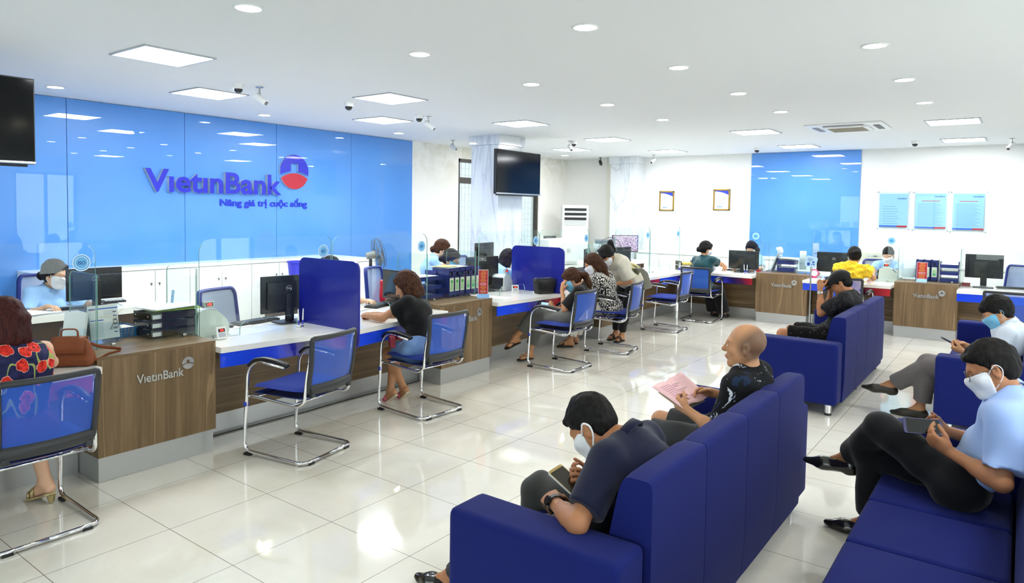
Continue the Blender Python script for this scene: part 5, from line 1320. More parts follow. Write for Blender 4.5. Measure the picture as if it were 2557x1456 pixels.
P['teal'] = build_person('woman with a low dark bun and teal satin blouse, seen from behind', dict(yaw=-12, s=.95, fem=True, h=.007, skin='mid', pelvis=(9.02, -.10, .53), neck=(9.10, -.09, 1.00), head=(9.135, -.10, 1.145),
    hf=(.72, -.62, -.28), bend=.02, wR=(9.55, -.30, .84), eR=(9.30, -.8, .8), wL=(9.50, .02, .80), eL=(9.2, .3, .6), hR=((.7, .4, -.2), DN, .4), hL=((.9, -.2, 0), DN, .3),
    aL=(9.50, -.12, .09), kL=(9.9, -.1, .9), aR=(9.48, -.30, .09), kR=(9.9, -.3, .9), shoe='shoe', shoem=blackp,
    top=dict(m=c_teal, sleeve=.62, flare=1.25, g=.014, loose=.012, neck=.010, name='teal_blouse', bottom=-.12, hem=True), bottom=dict(m=c_blacks, len=1.95, loose=.055), hair='bun', lowbun=True, hairth=.014, mask=mask_white))
chair_y = dup(chair, (8.86, -2.27, 0), math.radians(-92), 'blue mesh visitor chair hidden behind the man in the cap, carrying the woman in yellow')
P['yel'] = build_person('woman with short black hair in yellow ruffled blouse seen from behind', dict(yaw=-6, s=.95, fem=True, h=.007, skin='mid', pelvis=(8.95, -2.26, .55), neck=(9.0, -2.27, 1.01), head=(9.04, -2.285, 1.155),
    hf=(.85, .35, -.3), bend=.0, wR=(9.40, -2.45, .80), eR=(9.1, -2.8, .7), wL=(9.40, -2.10, .80), eL=(9.1, -1.7, .7), hR=((.9, .2, 0), DN, .3), hL=((.9, -.2, 0), DN, .3),
    aL=(9.40, -2.15, .09), kL=(9.9, -2.15, .9), aR=(9.40, -2.38, .09), kR=(9.9, -2.4, .9), shoe='shoe', shoem=blackp,
    top=dict(m=c_yellow, sleeve=.35, flare=1.7, g=.016, loose=.03, neck=.002, name='yellow_blouse', bottom=-.02, amp=.007, freq=9), bottom=dict(m=c_blacks, len=1.9, loose=.02), hair='bun', hairth=.012, mask=mask_blue))
# clerks
def clerk(key, label, p, nk, hd_, hf, yaw, wl, wr, **kw):
    a = dict(yaw=yaw, s=.95, fem=True, h=.008, hc=.009, skin='light', pelvis=p, neck=nk, head=hd_, hf=hf, bend=.02, wL=wl, wR=wr, top=dict(m=c_staff, sleeve=.9, g=.016, loose=.014, flare=1.15, collar=True, neck=.03, name='uniform_shirt', bottom=-.1))
    y = math.radians(yaw); f = A3(math.cos(y), math.sin(y), 0); l = A3(-math.sin(y), math.cos(y), 0)
    a['eL'] = tuple(A3(*nk)+l*.5-A3(0, 0, .5)); a['eR'] = tuple(A3(*nk)-l*.5-A3(0, 0, .5)); a['hL'] = (tuple(f-l*.3), DN, .35); a['hR'] = (tuple(f+l*.3), DN, .35)
    a['aL'] = tuple(A3(p[0], p[1], .09)+f*.42+l*.09); a['aR'] = tuple(A3(p[0], p[1], .09)+f*.42-l*.09); a['kL'] = tuple(A3(*a['aL'])+f*.5+A3(0, 0, .9)); a['kR'] = tuple(A3(*a['aR'])+f*.5+A3(0, 0, .9))
    a['bottom'] = dict(m=c_blacks, len=1.9, loose=.01); a['shoe'] = 'shoe'; a['shoem'] = blackp; a.update(kw); P[key] = build_person(label, a)
clerk('s1', 'clerk with glasses and pale mask in light blue shirt behind the far left monitor', (.80, 3.28, .54), (.81, 3.20, .92), (.835, 3.13, 1.06), (.55, -.80, -.22), -85, (1.02, 2.86, .80), (.66, 2.83, .80), hair='bun', lowbun=True, hairm='soft', mask=mask_white, glasses=True, h=.0065, hs=1.06)
clerk('s2', 'clerk hidden behind the first blue divider, only hair top and typing arm visible', (2.68, 1.55, .54), (2.67, 1.42, .98), (2.665, 1.34, 1.115), (.1, -.85, -.5), -90, (2.93, 1.06, .795), (2.5, 1.1, .795), hair='bun', mask=mask_white)
clerk('s3', 'clerk in light blue shirt with dark bun and glasses leaning over the desk behind', (4.72, 2.0, .60), (4.84, 1.93, 1.08), (4.93, 1.86, 1.205), (.62, -.72, -.32), -40, (5.15, 1.75, .82), (5.0, 1.6, .82), hair='bun', lowbun=True, hairm='brown', mask=None, glasses=True, glassm=mat('pale_spectacle_frame', (220, 214, 190), .3), h=.007)
clerk('s4', 'clerk with round glasses and blue mask behind the blue file boxes', (4.35, 1.50, .54), (4.42, 1.42, .985), (4.50, 1.33, 1.12), (.30, -.86, -.40), -65, (4.7, 1.15, .8), (4.35, 1.1, .8), hair='bun', lowbun=True, hairm='soft', mask=mask_blue, glasses=True, h=.007)
clerk('s5', 'clerk with short dark hair behind the money counter, half hidden by the second blue divider', (5.72, 1.62, .53), (5.78, 1.53, .94), (5.86, 1.46, 1.065), (.70, -.64, -.4), -45, (6.0, 1.2, .8), (5.55, 1.12, .8), hair='bob', hairm='soft', mask=mask_white)
clerk('s6', 'clerk with long black hair behind the monitor of the right counter', (10.62, -.42, .54), (10.52, -.42, .98), (10.45, -.42, 1.12), (-.85, 0, -.5), 180, (10.1, -.6, .8), (10.1, -.25, .8), hair='long', longlen=.18, hairm='black', mask=mask_white)
clerk('s7', 'clerk with short black hair partly hidden behind the woman in yellow', (10.75, -2.50, .54), (10.65, -2.50, .97), (10.58, -2.50, 1.10), (-.9, .1, -.35), 175, (10.15, -2.6, .8), (10.15, -2.35, .8), hair='short', hairth=.02, mask=mask_white, fem=False)

_O = P['bold'][2]; _d = Vector((-.8, -.6, 0)); _o = Vector((5.68, .34, .150))+_d*.064-Vector((float(_O[0]), float(_O[1]), 0))
text('hem_lettering', 'TIAN', .036, basis(_o, (.6, -.8, 0), (0, 0, 1)), blackp, P['bold'][0], .0006, .0012, 'CENTER')
# ------------------------------------------------------------------ desk equipment
def monitor(x, y, a, w_, h_, z=CT, lab='', foot=.11, grp='black computer monitors', logo=None, slim=True, tiltc=0, inv=False):
    """screen faces local +y, back faces local -y"""
    t = thing('monitor', lab, 'monitor', (x, y, z+.001), math.radians(a), grp); zc = foot+h_/2
    bm = new_bm(); box(bm, (0, 0, zc), (w_, .022, h_), .006); box(bm, (0, -.020, zc-.01), (w_*.82, .03, h_*.74), .012)
    link('housing', bm, mat('monitor_black', (26, 27, 29), .35), t, smooth=True, sharp=40)
    bm = new_bm(); box(bm, (0, .012, zc+.004), (w_-.03, .002, h_-.035)); link('screen', bm, blackg, t)
    bm = new_bm(); box(bm, (0, -.045, zc*.52+.004), (.075, .028, zc*.98), .008); box(bm, (0, -.03, zc-.02), (.10, .02, .10), .004); link('stand', bm, blackp, t, smooth=True, sharp=40)
    bm = new_bm(); prism(bm, rrect(-.12, -.13, .12, .07, .03), .010); link('base', bm, blackp, t)
    if logo:
        M = T(0, -.0358, zc+h_*.16) @ Matrix.Rotation(PI/2, 4, 'X')
        if logo == 'ring':
            bm = new_bm(); lathe(bm, [(.021, 0), (.024, .0008), (.026, 0)], 28, M=M); link('logo_ring', bm, steel, t)
            text('logo_text', 'DELL', .014, M @ T(0, -.005, .0005), mat('logo_silver', (196, 198, 200), .4), t, .0003, .0005, 'CENTER')
        elif logo == 'text': text('logo_text', 'DELL', .05, T(0, -.012, zc+h_*.36) @ Matrix.Rotation(PI/2, 4, 'X'), mat('logo_silver', (196, 198, 200), .4), t, .0004, .0016, 'CENTER')
        elif logo == 'disc':
            bm = new_bm(); lathe(bm, [(.026, 0), (.028, .0008), (.030, 0)], 28, M=M); tube(bm, [M @ Vector((-.012, -.02, .001)), M @ Vector((.0, .02, .001)), M @ Vector((.012, -.016, .001)), M @ Vector((-.004, -.006, .001)), M @ Vector((-.016, -.012, .001))], .0018, 6); link('logo', bm, steel, t)
    return t
def keyboard(x, y, a, lab, z=CT):
    t = thing('keyboard', lab, 'keyboard', (x, y, z+.001), math.radians(a), 'black keyboards')
    bm = new_bm(); box(bm, (0, 0, .009), (.43, .14, .018), .004); link('body', bm, blackp, t)
    bm = new_bm()
    for r in range(5):
        for c in range(18):
            if c == 14: continue
            box(bm, (-.195+c*.0228, -.048+r*.024, .0205), (.019, .019, .006))
    k = link('keys', bm, mat('key_black', (36, 37, 39), .5), t); k['kind'] = 'stuff'
def counting_machine(x, y, a, lab, z=CT, disp=True, col=None, digits='100'):
    t = thing('money_counter', lab, 'banknote counter', (x, y, z+.001), math.radians(a), 'banknote counting machines')
    col = col or mat('counter_grey', (206, 212, 206), .35)
    # side profile in (y,z), extruded in x; operator side +y, slope towards +x? profile along x for a slanted nose
    prof = [(-.13, 0), (.13, 0), (.13, .07), (.11, .12), (.03, .19), (-.02, .205), (-.09, .205), (-.12, .18), (-.13, .10)]
    M = T(0, .11, 0) @ Matrix.Rotation(PI/2, 4, 'X')
    bm = new_bm(); prism(bm, [(p.x, p.y) for p in rnd_path([(x_, z_, 0) for x_, z_ in prof], .03, 3, True)], .22, M); link('body', bm, col, t, smooth=True, sharp=35)
    bm = new_bm(); box(bm, (-.135, 0, .115), (.02, .19, .10), .006); box(bm, (-.145, 0, .05), (.03, .17, .05), .006); link('note_tray', bm, blackp, t)
    bm = new_bm(); vs = box(bm, (.072, 0, .170), (.075, .12, .006), .002); bmesh.ops.rotate(bm, verts=vs, cent=(.072, 0, .170), matrix=Matrix.Rotation(math.radians(41), 3, 'Y')); link('control_panel', bm, greyp, t)
    if disp:
        M = T(-.03, -.09, .205) @ Matrix.Rotation(math.radians(-8), 4, 'X')
        bm = new_bm(); box(bm, (0, 0, .035), (.085, .03, .05), .006, M); link('display_housing', bm, greyp, t, smooth=True, sharp=40)
        bm = new_bm(); box(bm, (0, -.0155, .036), (.062, .003, .028), .001, M); dd = link('display', bm, blackg, t)
        text('digits', digits, .026, M @ T(0, -.0175, .027) @ Matrix.Rotation(PI/2, 4, 'X'), led(0), dd, .0003, .0008, 'CENTER')
    return t
def side_display(x, y, a, lab, z=CT, digits='100'):
    t = thing('customer_display', lab, 'display', (x, y, z+.001), math.radians(a), 'small white customer displays with red digits')
    M = T(0, 0, .003) @ Matrix.Rotation(math.radians(-14), 4, 'X')
    bm = new_bm(); box(bm, (0, 0, .047), (.085, .012, .09), .004, M); box(bm, (0, .02, .005), (.075, .05, .008), .003); link('housing', bm, whitep, t, smooth=True, sharp=40)
    bm = new_bm(); box(bm, (0, -.0065, .064), (.058, .002, .026), .001, M); dd = link('display', bm, blackg, t)
    bm = new_bm(); box(bm, (0, -.0065, .030), (.06, .002, .032), .001, M); link('label_field', bm, mat('pale_blue_field', (176, 184, 196), .4), t)
    text('digits', digits, .021, M @ T(0, -.0078, .057) @ Matrix.Rotation(PI/2, 4, 'X'), led(0), dd, .0003, .0006, 'CENTER')
def pen_holder(x, y, a, lab, z=CT):
    t = thing('pen_holder', lab, 'pen holder', (x, y, z+.001), math.radians(a), 'white customer pen holders')
    bm = new_bm(); box(bm, (0, 0, .010), (.065, .045, .020), .006); link('base', bm, whitep, t, smooth=True, sharp=40)
    bm = new_bm(); box(bm, (0, -.0235, .011), (.035, .002, .010)); link('base_label', bm, navyp, t)
    for sd in (-1, 1):
        p = thing('x', None, None) if False else None
        bm = new_bm(); tube(bm, [(sd*.017, 0, .018), (sd*.022, 0, .07), (sd*.026, 0, .150)], [.0055, .0065, .004], 10); pn = link('pen', bm, whitep, t, smooth=True)
        bm = new_bm(); cyl(bm, (sd*.0175, 0, .021), (sd*.0205, 0, .056), .0074, n=12); link('grip', bm, mat('pen_blue', (50, 50, 180), .3), pn)
def papers(x, y, z, a, w_, d_, n_, lab, name='paper_stack', m=None, grp=None, th=.0012):
    rr = random.Random(int(abs(x*100+y*37))+1)
    t = thing(name, lab, 'paper', (x, y, z+.0005), math.radians(a), grp)
    bm = new_bm()
    for k in range(n_): box(bm, (rr.uniform(-.012, .012)*(k > 0), rr.uniform(-.012, .012)*(k > 0), (k+.5)*th*1.4), (w_, d_, th), 0, RZ(rr.uniform(-.10, .10)*(k > 0)))
    link('sheets', bm, m or paper, t)
    return t
# ---- station behind / on the front left pedestal
monitor(1.00, 2.68, -4, .475, .295, lab='black monitor with round logo on the far left staff desk', logo='disc', foot=.10)
keyboard(.98, 2.86, -8, 'keyboard in front of the masked clerk on the far left desk')
papers(.52, 2.80, .75, 12, .34, .30, 9, 'messy stack of white papers at the left end of the back desk', grp='paper stacks')
papers(1.42, 2.84, .75, -15, .22, .30, 3, 'loose white sheets right of the first monitor', grp='paper stacks')
t = thing('desk_calculator', 'black desk calculator on papers behind the blue basket', 'calculator', (1.33, 3.05, .751), math.radians(-10))
bm = new_bm(); box(bm, (0, 0, .012), (.20, .15, .022), .005); link('body', bm, blackp, t); bm = new_bm()
for r in range(4):
    for c in range(5): box(bm, (-.07+c*.032, -.05+r*.022, .0255), (.024, .016, .005))
link('buttons', bm, greyp, t)['kind'] = 'stuff'; bm = new_bm(); box(bm, (0, .052, .0245), (.17, .028, .003)); link('display', bm, mat('lcd', (150, 165, 150), .3), t)
def leaflet_holder(x, y, a, w_, h_, lab, content, z=BT):
    t = thing('leaflet_holder', lab, 'leaflet holder', (x, y, z+.001), math.radians(a), 'clear acrylic leaflet holders')
    M = Matrix.Rotation(math.radians(-10), 4, 'X')
    bm = new_bm(); box(bm, (0, 0, h_/2+.012), (w_+.02, .004, h_), .001, M); box(bm, (0, -.045, h_*.25+.012), (w_+.02, .003, h_*.5), .001, M)
    box(bm, (0, .012, .008), (w_+.02, .13, .004)); box(bm, (-(w_+.02)/2, -.02, h_*.25+.012), (.003, .05, h_*.5), 0, M); box(bm, ((w_+.02)/2, -.02, h_*.25+.012), (.003, .05, h_*.5), 0, M)
    link('holder', bm, acrylic, t)
    bm = new_bm(); box(bm, (0, -.02, h_*.52+.012), (w_, .022, h_*.92), .001, M); lf = link('leaflets', bm, paper, t)
    def q(cx, cz, sx, sz, m):
        b = new_bm(); box(b, (cx, -.0318, cz), (sx, .0008, sz), 0, M); link('print', b, m, lf)
    if content == 'form':
        q(0, h_*.93, w_, .008, mat('print_blue', (60, 110, 210), .5)); q(-w_*.38, h_*.915, w_*.2, .008, mat('print_red', (170, 40, 50), .5)); q(-w_*.25, h_*.62, w_*.45, .007, mat('print_blue', (60, 110, 210), .5))
        b = new_bm()
        for i in range(12): box(b, (-w_*.25, -.0318, h_*(.56-.035*i)), (w_*.42, .0006, .0018), 0, M); 
        for i in range(5): box(b, (w_*.2, -.0318, h_*(.86-.03*i)), (w_*.4, .0006, .0015), 0, M)
        link('print_lines', b, mat('print_grey', (150, 160, 176), .6), lf)
        b = new_bm()
        for i in range(6): box(b, (w_*.38, -.0320, h_*(.82-.11*i)), (w_*.13, .0006, .006), 0, M)
        link('print_marks', b, mat('print_indigo', (44, 44, 120), .5), lf)
    return t
leaflet_holder(.265, .775, 2, .19, .25, 'clear holder with a printed fee form behind the low glass on the left pedestal', 'form')
leaflet_holder(.085, .78, -62, .16, .22, 'clear leaflet holder seen edge on, beside the brown handbag', 'blank')
# charm hanging on the form: brooch shaped like a bell on a gold cord
t = thing('cord_charm', 'small bell shaped charm on a gold cord hanging on the printed form', 'charm', (.32, .733, .93))
bm = new_bm(); tube(bm, [(-.10, .002, .045), (-.04, -.003, .043), (.0, -.004, .03), (.03, -.002, .075), (.055, .004, .09)], .0012, 6); tube(bm, [(.0+.016*math.cos(a), -.004, .018+.016*math.sin(a)) for a in [2*PI*k/16 for k in range(16)]], .0012, 6, closed=True); link('cord', bm, mat('gold_cord', (206, 180, 90), .3, metal=.6), t)
bm = new_bm()
for k in range(6): tube(bm, [(-.012-.004*k, -.004, .0-.008*k), (0, -.007, -.003-.008*k), (.014+.004*k, -.004, .0-.008*k)], .0012, 6)
for sd in (-1, 1): tube(bm, [(sd*.008, -.004, .016), (sd*.018, -.005, -.01), (sd*.034, -.004, -.045)], .0014, 6)
tube(bm, [(.006*math.cos(a), -.005, .022+.008*math.sin(a)) for a in [2*PI*k/10 for k in range(10)]], .0012, 6, closed=True); link('pendant', bm, mat('pendant_dark', (60, 52, 44), .4, metal=.5), t)
t = thing('basket', 'small blue perforated plastic basket holding papers beside the letter tray', 'basket', (.47, .98, BT+.001), math.radians(3))
bm = new_bm(); w_, d_, h_ = .16, .22, .07
for sx in (-1, 1):
    for k in range(8): box(bm, (sx*w_/2, -d_/2+d_*(k+.5)/8, h_/2), (.003, .016, h_))
    for z_ in (.006, .024, .045, .066): box(bm, (sx*w_/2, 0, z_), (.004, d_, .008))
for sy in (-1, 1):
    for k in range(6): box(bm, (-w_/2+w_*(k+.5)/6, sy*d_/2, h_/2), (.016, .003, h_))
    for z_ in (.006, .024, .045, .066): box(bm, (0, sy*d_/2, z_), (w_, .004, .008))
box(bm, (0, 0, .004), (w_, d_, .004)); link('body', bm, bluep, t)
bm = new_bm(); box(bm, (0, 0, .035), (w_-.02, d_-.03, .05)); link('contents', bm, mat('mixed_papers', (206, 200, 190), .7), t)
t = thing('letter_tray', 'stack of dark smoked letter trays full of papers on the front left pedestal', 'letter tray', (.70, .80, BT+.001), math.radians(0))
for k in range(3):
    z_ = .062*k
    bm = new_bm(); box(bm, (0, 0, z_+.006), (.33, .25, .005)); box(bm, (-.165, 0, z_+.03), (.005, .25, .052), .002); box(bm, (.165, 0, z_+.03), (.005, .25, .052), .002); box(bm, (.04, -.125, z_+.028), (.25, .005, .048), .002); box(bm, (0, .125, z_+.028), (.33, .005, .048), .002)
    tr = link('tray', bm, smoke, t)
    bm = new_bm(); box(bm, (0, 0, z_+.024), (.29, .22, .028)); link('papers', bm, paper, tr)
    bm = new_bm()
    for y_ in (-.09, .09): box(bm, (-.1695, y_, z_+.03), (.003, .008, .008)); 
    link('rivet', bm, whitep, tr)
papers(.70, .80, BT+.199, 4, .34, .27, 6, 'pile of white and yellow sheets on top of the smoked letter trays', grp='paper stacks')
papers(.735, .79, BT+.1875, -3, .34, .25, 4, 'lime green folder under the white sheets on the letter trays', name='folder', m=mat('lime_folder', (176, 206, 60), .6))
t = thing('ruler', 'pale blue plastic ruler standing on end in the letter tray', 'ruler', (.80, .89, BT+.2125)); bm = new_bm(); box(bm, (0, 0, .048), (.022, .002, .096), 0, Matrix.Rotation(.12, 4, 'Y')); link('body', bm, mat('pale_blue_plastic', (150, 190, 226), .3), t); bm = new_bm(); vs = cyl(bm, (0, -.002, .05), (0, .002, .05), .003, n=10); link('hole', bm, navyp, t)
# brown handbag on the left counter
t = thing('handbag', 'tan brown leather handbag with top handle and strap on the left counter', 'handbag', (-.085, .42, CT+.002), math.radians(-38))
lea = fabric('tan_leather', (128, 72, 44), 90, .45, .14, 0)
F = Field((-.2, -.15, -.01), (.2, .15, .26), .005)
Mb = np.eye(3)
F.cone((-.095, 0, .045), (.095, 0, .045), .045, .045, .03, ((0, 1, 0), .99)); F.cone((-.10, -.02, .03), (.10, -.02, .03), .03, .03, .03); F.cone((-.10, .02, .03), (.10, .02, .03), .03, .03, .03)
F.cone((-.078, 0, .12), (.078, 0, .12), .036, .036, .05, ((0, 1, 0), .8)); F.cone((-.062, 0, .160), (.062, 0, .160), .020, .020, .04)
F.keep((0, 0, .002), (0, 0, -1)); F.wobble(.002, 9, 4); field_obj('body', F, lea, t)
bm = new_bm(); rows_ = [(-.060, .085), (-.054, .125), (-.036, .160), (-.008, .182), (.02, .177), (.035, .155)]
vv = [[bm.verts.new((x_, y_, z_)) for x_ in (-.092, -.05, 0, .05, .092)] for y_, z_ in rows_]
for i in range(len(rows_)-1):
    for j in range(4): bm.faces.new((vv[i][j], vv[i+1][j], vv[i+1][j+1], vv[i][j+1]))
fl = link('flap', bm, lea, t, smooth=True); md = fl.modifiers.new('t', 'SOLIDIFY'); md.thickness = .005
bm = new_bm(); tube(bm, rnd_path([(-.045, 0, .172), (-.045, 0, .225), (.045, 0, .225), (.045, 0, .172)], .03, 5), .008, 8, flat=(1.3, .6)); link('top_handle', bm, lea, t, smooth=True)
bm = new_bm(); tube(bm, rnd_path([(.105, 0, .13), (.12, -.03, .06), (.15, -.02, .03), (.19, .05, .055), (.26, .10, .065), (.25, .13, .07), (.15, .06, .10), (.108, .01, .135)], .03, 4), .010, 8, flat=(.25, 1.0)); link('shoulder_strap', bm, lea, t, smooth=True)
bm = new_bm(); tube(bm, [(.106+.004*math.sin(a), -.0+.012*math.cos(a), .125+.012*math.sin(a)) for a in [2*PI*k/14 for k in range(14)]], .002, 6, closed=True); tube(bm, [(.108, 0, .112), (.112, -.004, .08)], .004, 6); link('clasp_ring', bm, chrome, t, smooth=True)
counting_machine(-.42, .55, -90, 'money counter mostly hidden behind the woman in the poppy dress', disp=False)
side_display(-.30, .55, -4, 'white customer display between the poppy dress shoulder and the brown handbag', digits='0')
# ---- station 1 (empty chair)
counting_machine(1.02, .80, 0, 'pale money counter with a raised red display beside the letter trays')
side_display(.985, .515, 6, 'small white display reading red digits on the counter edge, below the money counter')
monitor(1.79, .845, -6, .485, .315, lab='black monitor with ring logo beside the first upright blue divider', logo='ring', foot=.085)
keyboard(1.58, 1.00, 8, 'black keyboard behind the glass of the empty station'); pen_holder(1.70, .535, 0, 'white pen holder with two pens beside the first blue divider')
t = thing('mouse', 'dark mouse left of the keyboard at the empty station', 'mouse', (1.30, .93, CT+.001)); bm = new_bm(); sph(bm, (0, 0, .016), .03, 8, (.9, 1.6, .55)); link('body', bm, blackp, t, smooth=True)
papers(1.33, .98, CT, 5, .30, .24, 2, 'single white sheets on the empty station desk', grp='paper stacks')
# ---- station 2 (woman in black)
keyboard(3.02, .98, 18, 'keyboard under the typing hand right of the first blue divider')
papers(2.60, .95, CT, 20, .30, .22, 4, 'white papers under the typing hand', grp='paper stacks'); papers(2.70, .33, CT, -30, .14, .20, 1, 'white slip under the elbow of the woman in black', grp='paper stacks')
t = thing('snack_tray', 'small red paper tray of yellow crisps beside the blue divider', 'snack tray', (2.02, .38, CT+.001)); bm = new_bm(); box(bm, (0, 0, .018), (.10, .07, .034), .006); link('tray', bm, mat('brown_red_paper', (156, 70, 50), .6), t)
bm = new_bm()
for k in range(16): box(bm, (random.uniform(-.035, .035), random.uniform(-.02, .02), .04+random.uniform(0, .014)), (.024, .016, .004), 0, Matrix.Rotation(random.uniform(-.6, .6), 4, 'X'))
link('crisps', bm, mat('yellow_crisp', (226, 176, 40), .6), t)['kind'] = 'stuff'
monitor(3.12, .86, 82, .46, .30, lab='black monitor seen edge on behind the head of the woman in black', foot=.06)
# fan between cabinet and clerk
def fan(x, y, a, zc, lab, R_=.20, stand=True, col=blackp, tilt=-12, z0=0):
    t = thing('fan', lab, 'fan', (x, y, z0), math.radians(a)); M = T(0, 0, zc) @ Matrix.Rotation(math.radians(tilt), 4, 'X')
    bm = new_bm()
    for yy, rr_ in ((-.055, .9), (-.02, 1), (.03, .96)): tube(bm, [M @ Vector((R_*rr_*math.cos(q), yy, R_*rr_*math.sin(q))) for q in [2*PI*k/36 for k in range(36)]], .004 if rr_ == 1 else .002, 5, closed=True)
    for k in range(30):
        q = 2*PI*k/30; c_, s_ = math.cos(q), math.sin(q)
        tube(bm, [M @ Vector((.04*c_, -.06, .04*s_)), M @ Vector((R_*.8*c_, -.058, R_*.8*s_)), M @ Vector((R_*c_, -.02, R_*s_)), M @ Vector((R_*.9*c_, .035, R_*.9*s_)), M @ Vector((.05*c_, .05, .05*s_))], .0011, 4)
    g_ = link('cage', bm, mat('fan_wire', (60, 64, 68), .4), t)
    for k in range(5):
        bm = new_bm(); q = 2*PI*k/5; P1 = []
        for i in range(7):
            r_ = .03+(R_-.05)*i/6; wd = .02+.05*math.sin(PI*min(1, i/6*.9+.05))
            P1.append((M @ Vector((r_*math.cos(q-wd/(r_+.05)), -.022, r_*math.sin(q-wd/(r_+.05)))), M @ Vector((r_*math.cos(q+wd/(r_+.05)), .008, r_*math.sin(q+wd/(r_+.05))))))
        va = [bm.verts.new(p) for p, _ in P1]; vb = [bm.verts.new(p) for _, p in P1]
        for i in range(6): bm.faces.new((va[i], va[i+1], vb[i+1], vb[i]))
        o = link('blade', bm, mat('fan_blade', (120, 130, 140), .25, alpha=.75), t, smooth=True); md = o.modifiers.new('t', 'SOLIDIFY'); md.thickness = .002
    bm = new_bm(); cyl(bm, M @ Vector((0, -.068, 0)), M @ Vector((0, -.055, 0)), .042, n=24); cyl(bm, M @ Vector((0, .04, 0)), M @ Vector((0, .16, 0)), .055, .045, n=24); link('motor', bm, mat('fan_motor', (120, 124, 122), .4), t, smooth=True, sharp=40)
    bm = new_bm(); cyl(bm, (0, .10, .03), (0, .10, zc-.03), .022, n=16)
    cyl(bm, (0, .10, 0), (0, .10, .03), .18 if zc > .6 else .10, .16 if zc > .6 else .09, n=32); link('stand', bm, col, t, smooth=True, sharp=40)
fan(4.60, 2.72, 62, 1.12, 'dark standing fan turned sideways in front of the blue wall, right of the white cabinet', .21)
t = thing('plastic_bag', 'red plastic bag behind the woman in black, below the desk fan', 'bag', (4.28, 2.25, .0)); F = Field((-.25, -.2, -.01), (.25, .2, .9), .012); F.ell((0, 0, .62), np.eye(3), (.17, .12, .20), .03); F.ell((0, 0, .80), np.eye(3), (.12, .07, .06), .04); F.wobble(.006, 5, 8); field_obj('body', F, mat('red_plastic_film', (206, 30, 44), .3), t)
t.location = (4.28, 2.25, 0)
t2 = thing('waste_bin', 'blue plastic bin on the white cabinet beside the first blue divider', 'bin', (3.62, 3.9, .0))
bm = new_bm(); lathe(bm, [(.0, .0), (.11, .0), (.14, .27), (.152, .27), (.152, .285), (.13, .285), (.105, .01), (0, .01)], 28); link('body', bm, mat('blue_bin', (60, 60, 200), .35), t2, smooth=True, sharp=40); t2.location = (3.93, 3.55, .72)
desk(3.5, 4.35, 3.2, 3.85, 'white side desk under the blue bin near the first blue divider', .72)
# ---- second pedestal
t = thing('letter_tray', 'navy blue three level letter tray on the second pedestal', 'letter tray', (3.50, .86, BT+.001), 0)
for k in range(3):
    z_ = .095*k; bm = new_bm(); box(bm, (0, 0, z_+.008), (.36, .26, .006)); box(bm, (0, -.13, z_+.025), (.36, .006, .045), .002); box(bm, (-.18, 0, z_+.025), (.006, .26, .045), .002); box(bm, (.18, .05, z_+.045), (.006, .16, .09), .002)
    tr = link('tray', bm, navyp, t); bm = new_bm(); box(bm, (.0, 0, z_+.024), (.3, .23, .02+.008*k), 0, RZ(.05*(k-1))); link('papers', bm, paper, tr)
def file_box(x, y, lab, m, a=0, z=BT, green=(90, 180, 90), low=False):
    t = thing('file_box', lab, 'file box', (x, y, z+.001), math.radians(a), 'blue magazine file boxes with white labels')
    bm = new_bm(); w_, d_, h_ = .086, .24, .31
    box(bm, (-w_/2+.002, 0, h_/2), (.003, d_, h_)); box(bm, (w_/2-.002, 0, h_/2), (.003, d_, h_)); box(bm, (0, 0, .003), (w_, d_, .005)); box(bm, (0, -d_/2+.002, h_*.40), (w_, .004, h_*.66)); box(bm, (0, -d_/2+.002, h_*.94), (w_, .004, h_*.12)); box(bm, (-w_*.36, -d_/2+.002, h_*.8), (w_*.28, .004, h_*.2)); box(bm, (w_*.36, -d_/2+.002, h_*.8), (w_*.28, .004, h_*.2))
    link('body', bm, m, t)
    bm = new_bm(); box(bm, (0, .01, h_*.48), (w_-.02, d_-.03, h_*.9)); link('documents', bm, mat('dark_documents', (70, 72, 84), .7), t)
    bm = new_bm(); box(bm, (0, -d_/2-.001, h_*.44), (w_*.74, .002, h_*.46)); lb = link('label_card', bm, mat('cream_card', (226, 228, 206), .6), t)
    bm = new_bm(); box(bm, (0, -d_/2-.0025, h_*.40), (w_*.42, .001, h_*.28)); link('label_print', bm, mat('pale_green_print', (170, 214, 160), .6), lb)
    bm = new_bm(); box(bm, (0, -d_/2-.0028, h_*(.34 if low else .55)), (w_*.42, .001, h_*.09)); link('label_square', bm, mat('green_print_%d' % green[0], green, .6), lb)
purple = mat('purple_plastic', (70, 56, 120), .38)
od = ['leftmost', 'second', 'third', 'fourth', 'fifth', 'rightmost']
for k in range(6): file_box(3.735+k*.088+(.012 if k > 2 else 0), .775, '%s blue file box in the row of six on the second pedestal' % od[k], navyp if k < 4 else purple, green=(80, 170, 80) if k < 3 else (90, 190, 150), low=k > 2)
papers(3.86, .80, BT+.313, 3, .36, .24, 4, 'cream folder and white papers lying on top of the row of file boxes', grp='paper stacks')
papers(3.80, .80, BT+.324, 9, .26, .20, 1, 'olive yellow card on top of the row of file boxes', name='folder', m=mat('olive_card', (206, 204, 120), .6))
t = monitor(4.72, 1.02, -12, .50, .36, lab='black monitor showing a grey maker name at its top, right of the file boxes', logo='text', foot=.06)
